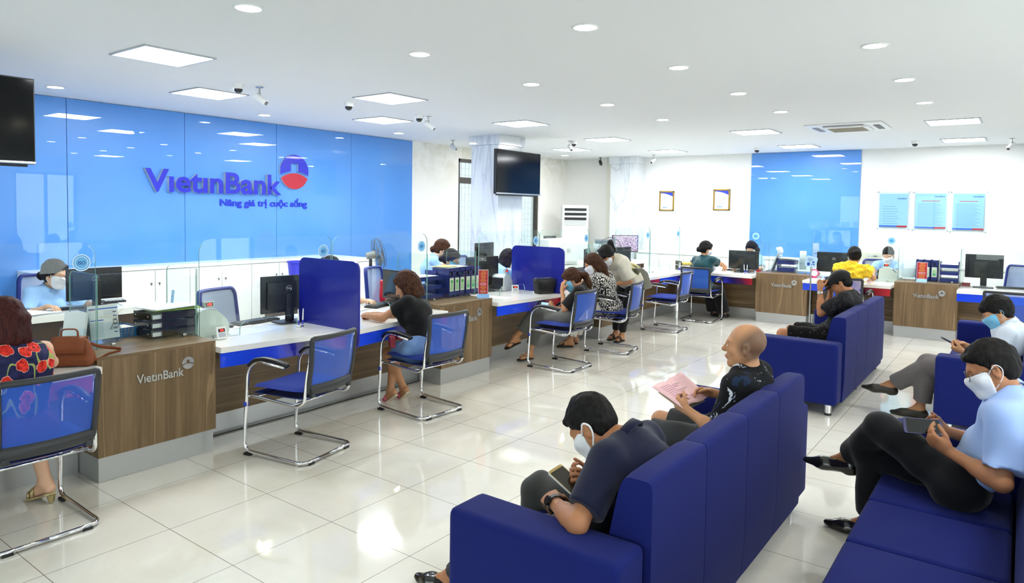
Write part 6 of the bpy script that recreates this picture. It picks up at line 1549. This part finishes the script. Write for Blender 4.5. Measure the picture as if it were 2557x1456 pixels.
def red_notice(x, y, z, a, lab, h_=.27, w_=.105):
    t = thing('table_notice', lab, 'table sign', (x, y, z+.001), math.radians(a), 'tall red notices on small blue stands')
    bm = new_bm(); box(bm, (0, 0, h_/2+.03), (w_, .004, h_)); link('holder', bm, paper, t); bm = new_bm(); box(bm, (0, -.0032, h_/2+.03), (w_-.008, .0012, h_-.008)); f = link('poster', bm, mat('notice_red', (176, 28, 52), .35), t)
    bm = new_bm()
    for k in range(17):
        if k in (9, 10, 15): continue
        wk = (w_-.03)*(.55+.45*((k*7) % 5)/5) if k > 1 else w_*.5; box(bm, (.006 if k < 2 else 0, -.0042, h_+.015-.0145*k), (wk, .0006, .0048))
    link('gold_lines', bm, mat('notice_gold', (226, 176, 70), .4), f); bm = new_bm()
    for k in (9, 10, 15): box(bm, (0, -.0042, h_+.015-.0145*k), ((w_-.03)*.9, .0006, .0048))
    link('white_lines', bm, mat('notice_pink', (240, 214, 226), .4), f)
    bm = new_bm(); prism(bm, [(-.04, 0), (.04, 0), (.006, .042), (-.006, .042)], .13, Matrix(((0, 0, 1, -.065), (1, 0, 0, 0), (0, 1, 0, 0), (0, 0, 0, 1)))); link('stand', bm, mat('pale_blue_stand', (130, 180, 232), .35), t)
red_notice(3.955, .40, BT, -48, 'tall red notice standing at the right end of the second pedestal')
# ---- station 3
def big_counter(x, y, a, lab):
    t = counting_machine(x, y, a, lab, col=mat('white_machine', (228, 232, 232), .3)); return t
big_counter(4.97, .93, 12, 'white money counter with two red displays behind the black flap handbag')
side_display(4.86, .62, -40, 'small white display standing before the white money counter, left of the pens'); pen_holder(5.02, .44, 0, 'white pen holder between the small display and the black flap handbag')
t = thing('handbag', 'black boxy flap handbag standing on the counter before the second blue divider', 'handbag', (5.055, .34, CT+.001), math.radians(-22))
bm = new_bm(); vs = box(bm, (0, 0, .085), (.27, .10, .17), .012, seg=3)
for v in bm.verts: v.co.x *= 1-.18*(1-min(1, v.co.z/.12))
link('body', bm, mat('black_leather', (24, 24, 25), .4), t, smooth=True, sharp=50)
bm = new_bm(); box(bm, (0, -.056, .125), (.262, .012, .09), .005); box(bm, (0, 0, .173), (.266, .10, .008), .003); link('flap', bm, mat('black_leather', (24, 24, 25), .4), t, smooth=True, sharp=50)
bm = new_bm(); tube(bm, [(-.135, 0, .15), (-.128, 0, .19), (-.08, .01, .186), (0, .02, .182), (.08, .01, .186), (.128, 0, .19), (.135, 0, .15)], .003, 6); link('chain', bm, steel, t, smooth=True)
papers(4.35, .50, CT, 14, .21, .29, 2, 'white form with printed lines on the counter right of the red notice', grp='paper stacks')
t = thing('document', 'white sheet standing upright before the clerk beside the second blue divider', 'paper', (5.02, 1.14, CT+.001), math.radians(-8)); bm = new_bm(); box(bm, (0, 0, .13), (.24, .003, .26), 0, Matrix.Rotation(-.15, 4, 'X')); link('sheet', bm, paper, t)
counting_machine(5.95, .85, 0, 'money counter behind the woman in the letter print blouse')
t = thing('wallet', 'pink red wallet on the counter behind the second blue divider', 'wallet', (5.55, .40, CT+.001), .3); bm = new_bm(); box(bm, (0, 0, .012), (.19, .10, .024), .008); link('body', bm, mat('magenta_leather', (190, 30, 84), .4), t)
# ---- desks behind with printers
monitor(6.42, 2.33, 6, .52, .34, z=.75, lab='large dark monitor behind the clerk with round glasses', foot=.14)
def office_box(name, cat, lab, x, y, z, a, dims, m, details):
    t = thing(name, lab, cat, (x, y, z+.001), math.radians(a)); bm = new_bm(); box(bm, (0, 0, dims[2]/2), dims, .03, seg=3); link('body', bm, m, t, smooth=True, sharp=50)
    for (nm_, c_, s_, m_) in details: bm = new_bm(); box(bm, c_, s_, min(s_)*.2); link(nm_, bm, m_, t)
    return t
office_box('printer', 'printer', 'large white office printer on the desk behind the second blue divider', 8.95, 2.62, .75, -28, (.62, .5, .46), whitep, [('side_vent', (-.12, -.251, .2), (.10, .006, .08), greyp), ('side_vent', (.10, -.251, .26), (.07, .006, .08), greyp), ('lower_tray', (0, -.255, .04), (.5, .02, .05), greyp), ('output_tray', (0, 0, .462), (.4, .3, .02), whitep), ('paper_guide', (-.1, .1, .49), (.26, .02, .05), darkgrey)])
office_box('photocopier', 'photocopier', 'grey floor standing photocopier in front of the marble pilaster', 11.45, 2.88, 0, -60, (.60, .62, .86), mat('copier_grey', (176, 188, 192), .4), [('scanner_head', (0, 0, .98), (.66, .62, .12), mat('copier_grey', (176, 188, 192), .4)), ('output_gap', (0, 0, .885), (.5, .5, .07), blackp), ('document_feeder', (-.05, 0, 1.08), (.5, .5, .08), mat('copier_dark', (96, 112, 118), .4)), ('control_panel', (.12, -.33, .96), (.3, .08, .05), darkgrey), ('paper_drawer', (0, -.312, .3), (.54, .01, .2), greyp), ('paper_drawer', (0, -.312, .55), (.54, .01, .2), greyp)])
mm = mat('purple_screen', (110, 90, 120), .4); n = NT(mm); v = n.obj(); c_ = n.ramp(n.noise(v, 60, 2), [(.42, (40, 30, 50)), (.55, (190, 170, 200))]); n.col(c_); n.l(c_, n.b.inputs['Emission Color']); n.b.inputs['Emission Strength'].default_value = .6
tm = thing('monitor', 'wide monitor showing a purple grainy picture beside the photocopier', 'monitor', (10.75, 2.15, .751), math.radians(-38), 'black computer monitors')
bm = new_bm(); box(bm, (0, 0, .34), (.56, .03, .34), .006); link('housing', bm, blackp, tm); bm = new_bm(); box(bm, (0, -.016, .342), (.53, .003, .31)); link('screen', bm, mm, tm); bm = new_bm(); box(bm, (0, .03, .12), (.07, .03, .24)); prism(bm, rrect(-.12, -.08, .12, .10, .03), .01); link('stand', bm, blackp, tm)
# standing air conditioner
t = thing('standing_air_conditioner', 'tall white floor standing air conditioner with dark louvres in the back corner', 'air conditioner', (12.1, 4.3, 0), math.radians(-52))
bm = new_bm(); box(bm, (0, 0, .93), (.60, .34, 1.86), .02, seg=3); link('cabinet', bm, whitep, t, smooth=True, sharp=50)
for k in range(3):
    bm = new_bm(); box(bm, (0, -.171, 1.76-.105*k), (.50, .012, .07)); lo_ = link('louvre', bm, blackp, t); bm = new_bm()
    for j in range(2): box(bm, (0, -.182, 1.795-.105*k-.07*j), (.52, .03, .008))
    link('vane', bm, whitep, lo_)
bm = new_bm(); box(bm, (0, -.172, 1.44), (.50, .01, .10), .003); link('control_panel', bm, greyp, t)
t.location = (11.95, 4.05, 0)
# corner station
monitor(8.35, 1.0, -10, .46, .31, lab='dark monitor in the inner corner, in front of the standing fan', foot=.10)
fan(9.35, 1.75, -38, 1.05, 'round wire fan standing in the corner behind the dark monitor', .22, tilt=0)
counting_machine(7.85, .82, 10, 'money counter left of the pens near the inner corner'); pen_holder(8.02, .42, 0, 'white pen holder on the corner counter beside the khaki tote')
monitor(7.65, 1.25, 20, .44, .3, lab='dark monitor behind the bending woman, before the copier', foot=.1)
pen_holder(9.25, .38, 0, 'white pen holder near the inner corner, left of the smoked trays'); papers(8.95, .50, CT, 30, .21, .29, 2, 'white forms on the corner counter left of the woman in teal', grp='paper stacks')
for k, (x_, y_, lb) in enumerate(((9.62, .42, 'smoked brown letter tray with yellow papers in the inner corner'), (9.93, .18, 'second smoked brown letter tray, just left of the woman in teal'))):
    t = thing('letter_tray', lb, 'letter tray', (x_, y_, CT+.001), math.radians(-40 if k == 0 else -80))
    for j in range(2):
        bm = new_bm(); box(bm, (0, 0, .08*j+.005), (.28, .22, .005)); box(bm, (-.14, 0, .08*j+.04), (.005, .22, .07)); box(bm, (.14, 0, .08*j+.04), (.005, .22, .07)); tr = link('tray', bm, smoke, t); bm = new_bm(); box(bm, (0, 0, .08*j+.03), (.24, .2, .03)); link('papers', bm, mat('yellow_papers', (206, 190, 90), .7), tr)
# right counter
monitor(9.93, -.46, -90, .50, .31, lab='black monitor in front of the long haired clerk', foot=.05); keyboard(10.12, -.35, -90, 'keyboard of the long haired clerk'); pen_holder(9.60, -.60, -90, 'white pen holder on the counter before the long haired clerk')
t = thing('stamp_pad', 'small red box beside the wooden pedestal on the right counter', 'box', (9.95, -.72, CT+.001), 0); bm = new_bm(); box(bm, (0, 0, .03), (.07, .09, .06), .004); link('body', bm, redp, t)
monitor(9.95, -1.85, -86, .50, .31, lab='black monitor with ring logo left of the woman in yellow', logo='ring', foot=.09)
t = thing('table_clock', 'round pink rimmed clock on the right counter beside the pedestal', 'clock', (9.72, -1.62, CT+.001), -PI/2); M = T(0, 0, .075) @ Matrix.Rotation(PI/2, 4, 'X')
bm = new_bm(); lathe(bm, [(.05, -.01), (.062, -.01), (.062, .012), (.05, .012)], 32, M=M); box(bm, (0, 0, .008), (.06, .04, .016), .004); link('rim', bm, mat('hot_pink', (226, 60, 130), .35), t, smooth=True, sharp=40); bm = new_bm(); lathe(bm, [(0, .006), (.052, .006)], 32, M=M); link('dial', bm, whitep, t)
counting_machine(10.02, -2.60, -90, 'grey money counter right of the woman in yellow')
office_box('printer', 'printer', 'beige desktop printer on the low cabinet below the blue wall panel', 12.50, -2.06, .87, -90, (.46, .36, .20), beigep, [('paper_slot', (0, -.181, .12), (.26, .006, .03), greyp), ('slot_latch', (0, -.186, .12), (.07, .006, .012), darkgrey)])
papers(12.5, -2.55, .87, 20, .3, .22, 6, 'papers on the low cabinet right of the beige printer', grp='paper stacks')
t = thing('handheld_sign', 'square pale blue sign with rounded corners on a white stick, above the black cap', 'sign', (8.55, -1.83, 0)); 
M = T(.0, 0, 1.07) @ Matrix.Rotation(-PI/2, 4, 'Z') @ Matrix.Rotation(.22, 4, 'Y') @ Matrix.Rotation(PI/2, 4, 'X')
bm = new_bm(); prism(bm, rrect(-.075, -.075, .075, .075, .02), .004, M); link('board', bm, mat('sign_pale_blue', (186, 222, 246), .4), t)
bm = new_bm()
for k in range(3): prism(bm, rrect(-.05, .035-.016*k, .02-.01*k, .041-.016*k, .001), .001, M @ T(0, 0, .0042))
for (u, v_, r_) in ((.03, .0, .014), (.045, -.03, .010), (-.025, -.04, .022), (.02, -.035, .008)): prism(bm, [(u+r_*math.cos(q), v_+r_*1.2*math.sin(q)) for q in [2*PI*k/10 for k in range(10)]], .001, M @ T(0, 0, .0042))
link('sign_print', bm, mat('sign_ink', (40, 80, 170), .5), t)
bm = new_bm(); cyl(bm, (.003, 0, .02), (.003, 0, 1.0), .010, n=12); cyl(bm, (.003, 0, 0), (.003, 0, .02), .12, .11, n=28); link('pole', bm, steel, t, smooth=True, sharp=40)
# pedestal 4: leaflet holders and trays
t = thing('letter_tray', 'blue two level letter tray with papers on the pedestal before the blue wall panel', 'letter tray', (10.02, -1.14, BT+.001), -PI/2)
for k in range(2):
    z_ = .12*k; bm = new_bm(); box(bm, (0, 0, z_+.008), (.26, .24, .006)); box(bm, (0, -.12, z_+.04), (.26, .006, .07)); box(bm, (.13, 0, z_+.04), (.006, .24, .07)); box(bm, (-.13, 0, z_+.06), (.006, .24, .12)); tr = link('tray', bm, navyp, t); bm = new_bm(); box(bm, (0, 0, z_+.045), (.22, .2, .07)); link('papers', bm, paper, tr)
papers(10.0, -1.12, BT+.215, 70, .32, .22, 6, 'loose papers on top of the blue trays before the blue wall panel', grp='paper stacks')
t = thing('file_rack', 'slanting clear plastic sleeves with crumpled white papers on the pedestal before the blue panel', 'file rack', (10.0, -.93, BT+.001), -PI/2)
for k in range(3): bm = new_bm(); box(bm, (-.05+.03*k, 0, .15), (.004, .22, .30), 0, Matrix.Rotation(.35, 4, 'Y')); link('sleeve', bm, acrylic, t)
bm = new_bm(); box(bm, (-.02, 0, .15), (.016, .19, .30), 0, Matrix.Rotation(.35, 4, 'Y')); link('documents', bm, mat('grey_documents', (186, 192, 200), .7), t)
F = Field((-.05, -.12, .24), (.2, .12, .48), .006); F.ell((.09, 0, .35), np.eye(3), (.05, .07, .05), .01); F.wobble(.014, 9, 2); field_obj('crumpled_paper', F, paper, t, smooth_it=0)
t = thing('leaflet_holder', 'clear four pocket leaflet rack at the right end of the pedestal before the blue panel', 'leaflet holder', (9.98, -1.43, BT+.001), -PI/2)
for k in range(4): bm = new_bm(); box(bm, (0, -.10+.045*k, .05+.055*k), (.25, .003, .09+.02*k)); link('pocket', bm, acrylic, t)
bm = new_bm(); box(bm, (0, .09, .16), (.25, .004, .32)); box(bm, (-.125, 0, .09), (.003, .2, .17)); box(bm, (.125, 0, .09), (.003, .2, .17)); box(bm, (0, 0, .003), (.25, .22, .005)); link('back_plate', bm, acrylic, t)
bm = new_bm(); box(bm, (-.06, .06, .20), (.10, .01, .30)); link('leaflets', bm, paper, t)
# pedestal 5
red_notice(9.70, -3.05, BT, -90, 'tall red notice on the pedestal under the wall posters', .25, .13)
for k in range(3): file_box(9.98, -3.00-k*.092, '%s blue file box behind the red notice at right' % ['left', 'middle', 'right'][k], navyp, -90, low=True, green=(90, 190, 150))
t = thing('letter_tray', 'blue three level letter tray right of the file boxes under the posters', 'letter tray', (10.0, -3.36, BT+.001), -PI/2)
for k in range(3):
    z_ = .10*k; bm = new_bm(); box(bm, (0, 0, z_+.008), (.22, .24, .006)); box(bm, (0, -.12, z_+.03), (.22, .006, .05)); box(bm, (-.11, 0, z_+.05), (.006, .24, .09)); box(bm, (.11, 0, z_+.05), (.006, .24, .09)); tr = link('tray', bm, navyp, t); bm = new_bm(); box(bm, (0, 0, z_+.035), (.2, .2, .04)); link('papers', bm, paper, tr)
leaflet_holder(10.05, -2.86, -90, .17, .29, 'pale clear leaflet holder left of the red notice at right', 'blank')
monitor(10.0, -3.76, -88, .44, .33, lab='black square monitor with curved stand at the right edge', foot=.13); keyboard(10.08, -4.12, -80, 'long black keyboard on the counter at the right edge')
t = thing('stamp_pad', 'small dark red stamp box left of the right edge monitor', 'box', (10.0, -3.56, CT+.001)); bm = new_bm(); box(bm, (0, 0, .025), (.07, .10, .05), .004); link('body', bm, mat('maroon_plastic', (120, 24, 30), .4), t)
# ---- wall pictures
def certificate(y, z0, z1, wd, lab):
    t = thing('framed_certificate', lab, 'picture frame', (X1, y, (z0+z1)/2), -PI/2, 'gold framed certificates'); h_ = z1-z0
    bm = new_bm()
    for (cx, cz, sx, sz) in ((0, h_/2-.015, wd, .03), (0, -h_/2+.015, wd, .03), (wd/2-.015, 0, .03, h_), (-wd/2+.015, 0, .03, h_)): box(bm, (cx, -.014, cz), (sx, .026, sz), .004)
    link('frame', bm, mat('gold_frame', (160, 130, 52), .3, metal=.6), t); bm = new_bm(); box(bm, (0, -.010, 0), (wd-.05, .008, h_-.05)); pr = link('certificate', bm, paper, t)
    w2, h2 = wd-.06, h_-.06
    bm = new_bm(); pts = [(-w2/2, h2/2), (-w2/2, h2/2-.02)]+[(-w2/2+w2*k/8, h2/2-.02-.075*(k/8)**2) for k in range(1, 9)]+[(w2/2, h2/2)]; prism(bm, pts[::-1], .001, T(0, -.0142, 0) @ Matrix.Rotation(PI/2, 4, 'X')); link('blue_curve', bm, mat('certificate_blue', (40, 60, 190), .4), pr)
    bm = new_bm()
    for k in range(9): box(bm, (-.02, -.0146, h2*.26-.03*k), (w2*(.7-.05*(k % 3)), .0006, .006 if k % 3 else .010))
    link('certificate_text', bm, mat('certificate_grey', (160, 166, 186), .6), pr); bm = new_bm()
    for k in range(3): box(bm, (-w2*.25+k*.035, -.0146, -h2*.38), (.028, .0008, .024))
    link('certificate_logo', bm, mat('certificate_logo_blue', (90, 140, 200), .5), pr)
    text('certificate_name', 'VietinBank', .022, T(w2*.02, -.0148, h2*.12) @ Matrix.Rotation(PI/2, 4, 'X'), mat('certificate_blue', (40, 60, 190), .4), pr, .0003)
    bm = new_bm(); tube(bm, [(-.02, -.01, h_/2), (0, -.006, h_/2+.03), (.02, -.01, h_/2)], .0015, 6); cyl(bm, (0, -.012, h_/2+.03), (0, 0, h_/2+.03), .004, n=8); link('hanger', bm, blackp, t)
certificate(2.155, 1.76, 2.20, .345, 'left gold framed certificate on the right wall, nearer the pilaster'); certificate(.925, 1.785, 2.235, .355, 'right gold framed certificate on the right wall, nearer the blue panel')
def poster(y0, y1, z0, z1, lab, kind):
    t = thing('wall_poster', lab, 'poster', (X1, (y0+y1)/2, (z0+z1)/2), -PI/2, 'pale blue posters in clear acrylic'); wd, h_ = y0-y1, z1-z0
    bm = new_bm(); box(bm, (0, -.030, 0), (wd+.07, .006, h_+.06)); link('acrylic_sheet', bm, acrylic, t)
    for sx in (-1, 1):
        for sz in (-1, 1): bm = new_bm(); cyl(bm, (sx*(wd/2+.02), 0, sz*(h_/2+.015)), (sx*(wd/2+.02), -.038, sz*(h_/2+.015)), .010, n=14); link('standoff', bm, steel, t, smooth=True, sharp=40)
    bm = new_bm(); box(bm, (0, -.024, 0), (wd-.02, .002, h_-.04)); sh = link('sheet', bm, mat('poster_blue', (160, 207, 234), .5), t); W2 = wd-.02; H2 = h_-.04
    b = mat('poster_bar_blue', (60, 110, 210), .4); r_ = mat('poster_bar_red', (196, 40, 60), .4)
    bm = new_bm(); box(bm, (-W2*.18, -.0256, -H2/2+.015), (W2*.64, .0008, .03)); link('footer_blue', bm, b, sh); bm = new_bm(); box(bm, (W2*.32, -.0256, -H2/2+.015), (W2*.36, .0008, .03)); link('footer_red', bm, r_, sh)
    MT = T(0, -.0258, 0) @ Matrix.Rotation(PI/2, 4, 'X')
    text('poster_name', 'VietinBank', .036, MT @ T(W2*.12, H2*.40 if kind else H2*.34, 0), mat('poster_ink', (30, 80, 170), .5), sh, .0003, .0008)
    bm = new_bm(); n0 = 20 if kind else 8
    for k in range(n0):
        rr = (k*37 % 11)/11; wl = W2*(.86 if kind else .62)*(.75+.25*rr); zz = (H2*.22 if kind else H2*.12)-(H2*.66/n0 if kind else .045)*k
        box(bm, (-W2*.43*(1 if kind else .9)+wl/2, -.0256, zz), (wl, .0006, .007 if kind else .010))
    link('poster_text', bm, mat('poster_text_ink', (120, 170, 206), .6), sh)
    if kind: bm = new_bm(); box(bm, (0, -.0257, H2*.29), (W2*.6, .0006, .012)); link('poster_title', bm, mat('poster_title_red', (190, 90, 120), .6), sh)
poster(-2.03, -2.50, 1.50, 2.15, 'left pale blue poster in acrylic with a short list of lines', 0); poster(-2.60, -3.09, 1.49, 2.15, 'middle pale blue poster in acrylic with small text', 1); poster(-3.17, -3.64, 1.48, 2.15, 'right pale blue poster in acrylic with small text and a faint arc', 2)
# ---- held things
def phone(c, xdir, ydir, w_, h_, m_back, lab, screen=None, bez=None):
    """screen normal = x cross y"""
    t = thing('phone', lab, 'phone', c); M = basis((0, 0, 0), xdir, ydir)
    bm = new_bm(); prism(bm, rrect(-w_/2, -h_/2, w_/2, h_/2, .010, 4), .0085, M @ T(0, 0, -.0085)); link('body', bm, m_back, t)
    if bez: bm = new_bm(); prism(bm, rrect(-w_/2+.0015, -h_/2+.0015, w_/2-.0015, h_/2-.0015, .009, 4), .0006, M); link('front_face', bm, bez, t)
    bm = new_bm(); prism(bm, rrect(-w_/2+.004, -h_/2+.014, w_/2-.004, h_/2-.014, .002, 2), .0012, M); link('screen', bm, screen or blackg, t); return t
phone((.60, -2.705, .618), (.90, -.25, .25), (0, .93, .32), .078, .158, whitep, 'gold rimmed smartphone held by the man in the navy polo', screen=mat('phone_dim_screen', (52, 44, 28), .12, coat=.5), bez=mat('phone_gold', (206, 176, 110), .3, metal=.3))
def wrist_watch(c, ax, r, lab, m1, m2, up=(0, 0, 1), w_=.016):
    t = thing('wristwatch', lab, 'watch', tuple(c)); a = Vector(ax).normalized(); M = basis((0, 0, 0), a.orthogonal(), a.cross(a.orthogonal()))
    bm = new_bm(); lathe(bm, [(r, -w_/2), (r+.0035, -w_/2), (r+.0035, w_/2), (r, w_/2), (r, -w_/2)], 28, M=M); link('strap', bm, m1, t, smooth=True, sharp=40)
    u = Vector(up); u = (u-a*u.dot(a)).normalized(); bm = new_bm(); cyl(bm, u*(r+.001), u*(r+.011), .019, .018, 24); cs = link('case', bm, m2, t, smooth=True, sharp=40)
    bm = new_bm(); cyl(bm, u*(r+.0112), u*(r+.012), .0155, n=24); link('dial', bm, mat('watch_dial', (200, 200, 196), .3) if m2 is steel else blackg, cs)
J = P['navy'][1]; e, w_ = J['eL'], J['wL']; wrist_watch(e*.16+w_*.84, w_-e, .031, 'dark chunky watch on the wrist of the man in the navy polo', blackp, mat('gunmetal', (60, 62, 64), .3, metal=.8), (-1, .2, .5), .022)
J = P['cap'][1]; e, w_ = J['eL'], J['wL']; wrist_watch(e*.14+w_*.86, w_-e, .030, 'steel watch on the raised wrist of the man in the black cap', steel, steel, (-1, .1, .1), .018)
phone((5.91, -2.585, 1.03), (1, 0, .0), (0, -.12, .95), .15, .075, blackp, 'black phone held up sideways before the black cap')
phone((5.02, -3.735, .69), (.9, .2, .0), (.1, -.85, -.35) if False else (-.15, .86, .45), .074, .155, blackp, 'dark phone in the hands of the young man with the light blue mask')
phone((1.955, -3.835, .745), (.55, .2, .75), (-.1, .9, .24), .078, .165, mat('navy_phone_case', (20, 26, 84), .4), 'dark blue cased phone in the hands of the man with glasses')
phone((4.775, .12, .655), (.57, .295, .64), (-.5, .75, .1), .074, .15, blackp, 'phone with a bright screen in the lap hand of the ponytail woman', screen=mat('phone_lit_screen', (150, 190, 230), .2, emit=(150, 190, 230), es=.6))
# pen in her raised hand
t = thing('pen', 'black and white pen between the fingers at the temple of the ponytail woman', 'pen', (4.80, -.13, .93)); bm = new_bm(); cyl(bm, (-.02, .05, -.03), (.015, -.035, .028), .004, n=8); link('barrel', bm, whitep, t)
# pink papers of the bald man
t = thing('document', 'pink printed form sheets held in both hands by the bald man', 'paper', (1.90, -2.665, .722)); pinkm = mat('pink_paper', (244, 200, 206), .7)
M = basis((0, 0, 0), (.98, -.12, .05), (.12, .88, .42))
bm = new_bm(); g_ = [[bm.verts.new(M @ Vector((-.15+.30*i/12, -.105+.21*j/8, .012*math.sin(i*.55)+.02*(j/8)**2*(1 if i > 6 else -.4)))) for j in range(9)] for i in range(13)]
for i in range(12):
    for j in range(8): bm.faces.new((g_[i][j], g_[i+1][j], g_[i+1][j+1], g_[i][j+1]))
sh = link('top_sheet', bm, pinkm, t, smooth=True); md = sh.modifiers.new('t', 'SOLIDIFY'); md.thickness = .0008
bm = new_bm()
for k in range(11):
    L_ = .10+.12*((k*5) % 7)/7; z_ = lambda x: .012*math.sin((x+.15)/.3*12*.55)+.0025
    y_ = .07-.014*k; a = [bm.verts.new(M @ Vector((x, y_, z_(x)+.02*((y_+.105)/.21)**2*(1 if x > 0 else -.4)))) for x in [-.12+L_*q/6 for q in range(7)]]; b = [bm.verts.new(M @ Vector((x, y_-.003, z_(x)+.02*((y_+.102)/.21)**2*(1 if x > 0 else -.4)))) for x in [-.12+L_*q/6 for q in range(7)]]
    for q in range(6): bm.faces.new((a[q], a[q+1], b[q+1], b[q]))
link('print_lines', bm, mat('pink_print', (176, 130, 160), .6), sh)
bm = new_bm(); box(bm, (0, -.01, -.026), (.25, .16, .004), 0, M); box(bm, (.01, -.022, -.033), (.24, .16, .004), 0, M); link('lower_sheets', bm, mat('white_yellow_sheets', (232, 230, 196), .7), t)
# cap
pr = P['cap']; L = pr[4]; hM = pr[3]; hd_ = np.array((5.915, -2.715, 1.03))
t = thing('baseball_cap', 'black baseball cap worn low by the bending man on the second sofa', 'cap', tuple(hd_)); O_ = hd_
F = Field(hd_-.19, hd_+.19, .005); F.ell(L(-.014, 0, .045), hM, (.116, .094, .096), .01, clip=[(L(0, 0, .030), -hM[2]-hM[0]*.08)]); F.ell(L(-.014, 0, .030), hM, (.103, .083, .088), .0, mode='cut'); F.wobble(.0008, 8, 2)
field_obj('crown', F, fabric('black_cap_twill', (18, 18, 20), 300, .8, .1), t, O_)
bm = new_bm(); ro, ri = [], []
for k in range(17):
    a = -1.15+2.3*k/16; ro.append(Vector(L(.070+.125*math.cos(a*.85), .092*math.sin(a*1.15), .028-.012*math.cos(a)*.8-.012*abs(math.sin(a)))-O_)); ri.append(Vector(L(-.014+.112*math.cos(a*1.05), .090*math.sin(a*1.05), .036)-O_))
va = [bm.verts.new(p) for p in ro]; vb = [bm.verts.new(p) for p in ri]
for k in range(16): bm.faces.new((va[k], va[k+1], vb[k+1], vb[k]))
o = link('brim', bm, mat('black_brim', (20, 20, 22), .7), t, smooth=True); md = o.modifiers.new('t', 'SOLIDIFY'); md.thickness = .005; md.offset = 0
bm = new_bm(); sph(bm, Vector(L(-.014, 0, .142)-O_), .007, 6); link('button', bm, mat('black_brim', (20, 20, 22), .7), t)
# cross body bag of the woman in black
t = thing('shoulder_bag', 'small dark red shoulder bag with long strap on the lap of the woman in black', 'handbag', (2.24, .02, .60), 0)
bm = new_bm(); box(bm, (0, 0, .02), (.16, .05, .10), .015, RZ(.9), 3); link('body', bm, mat('wine_leather', (120, 16, 36), .35), t, smooth=True, sharp=50)
bm = new_bm(); pts = [(.30, .07, .36), (.37, .02, .345), (.385, -.04, .28), (.33, -.115, .16), (.22, -.13, .06), (.08, -.06, .03), (.03, -.01, .04)]
pts = [(x+.0, y, z) for x, y, z in pts]; tube(bm, rnd_path(pts, .08, 5), .008, 6, flat=(1.3, .4)); link('strap', bm, mat('wine_strap', (160, 30, 56), .4), t, smooth=True)
# hair clip, hair tie
t = thing('hair_clip', 'black claw clip in the long hair of the woman in the letter print blouse', 'hair clip', (5.835, .035, 1.135)); bm = new_bm(); box(bm, (0, 0, 0), (.03, .09, .025), .008, RZ(.4)); link('clip', bm, blackg, t)
# khaki tote of the bending woman
t = thing('tote_bag', 'olive khaki tote bag hanging behind the bending woman in cream', 'handbag', (6.52, -.19, .70))
bm = new_bm(); prism(bm, [(-.16, .30), (-.05, .10), (.10, .0), (.34, .01), (.18, .23), (.02, .30)], .085, T(0, .045, 0) @ Matrix.Rotation(PI/2, 4, 'X')); bmesh.ops.bevel(bm, geom=bm.edges[:], offset=.018, segments=3, affect='EDGES', profile=.6)
link('body', bm, fabric('olive_canvas', (84, 86, 70), 200, .7, .12), t, smooth=True, sharp=50)
bm = new_bm(); tube(bm, rnd_path([(-.12, .0, .28), (-.20, .02, .34), (-.30, .14, .385), (-.33, .20, .36)], .06, 5), .010, 6, flat=(.4, 1.4)); tube(bm, rnd_path([(.10, .0, .25), (-.06, .03, .34), (-.26, .14, .395), (-.33, .22, .37)], .06, 5), .010, 6, flat=(.4, 1.4)); link('strap', bm, mat('pale_yellow_strap', (226, 210, 140), .6), t, smooth=True)
# lettered hem of the patterned woman's trousers
text('hem_print', 'TIAN', .055, T(5.66-5.90, .255+.11, .17) @ RZ(math.radians(-78)) @ Matrix.Rotation(PI/2, 4, 'X'), blackp, P['bold'][0], .0005, .001) if False else None
# floor cable
t = thing('cable', 'black cable lying along the plinth under the counters', 'cable', (1.0, .60, 0)); bm = new_bm(); pts = [(-.18+.33*k, .008*math.sin(k*1.7)-.002, .006) for k in range(9)]+[(2.55, -.03, .006), (2.7, -.02, .01)]; tube(bm, rnd_path([(p[0], p[1], p[2]) for p in pts], .1, 3), .005, 6); link('cord', bm, blackp, t, smooth=True)
t = thing('cable', 'black looped cable on the floor at the left edge beside the high heel', 'cable', (-.5, .50, 0)); bm = new_bm(); tube(bm, [(-.5, -.1, .006), (-.2, -.05, .006), (.0, 0, .006), (.06, .05, .006), (.0, .08, .006), (-.3, .09, .006), (-.6, .09, .006)], .006, 6); link('cord', bm, blackp, t, smooth=True)
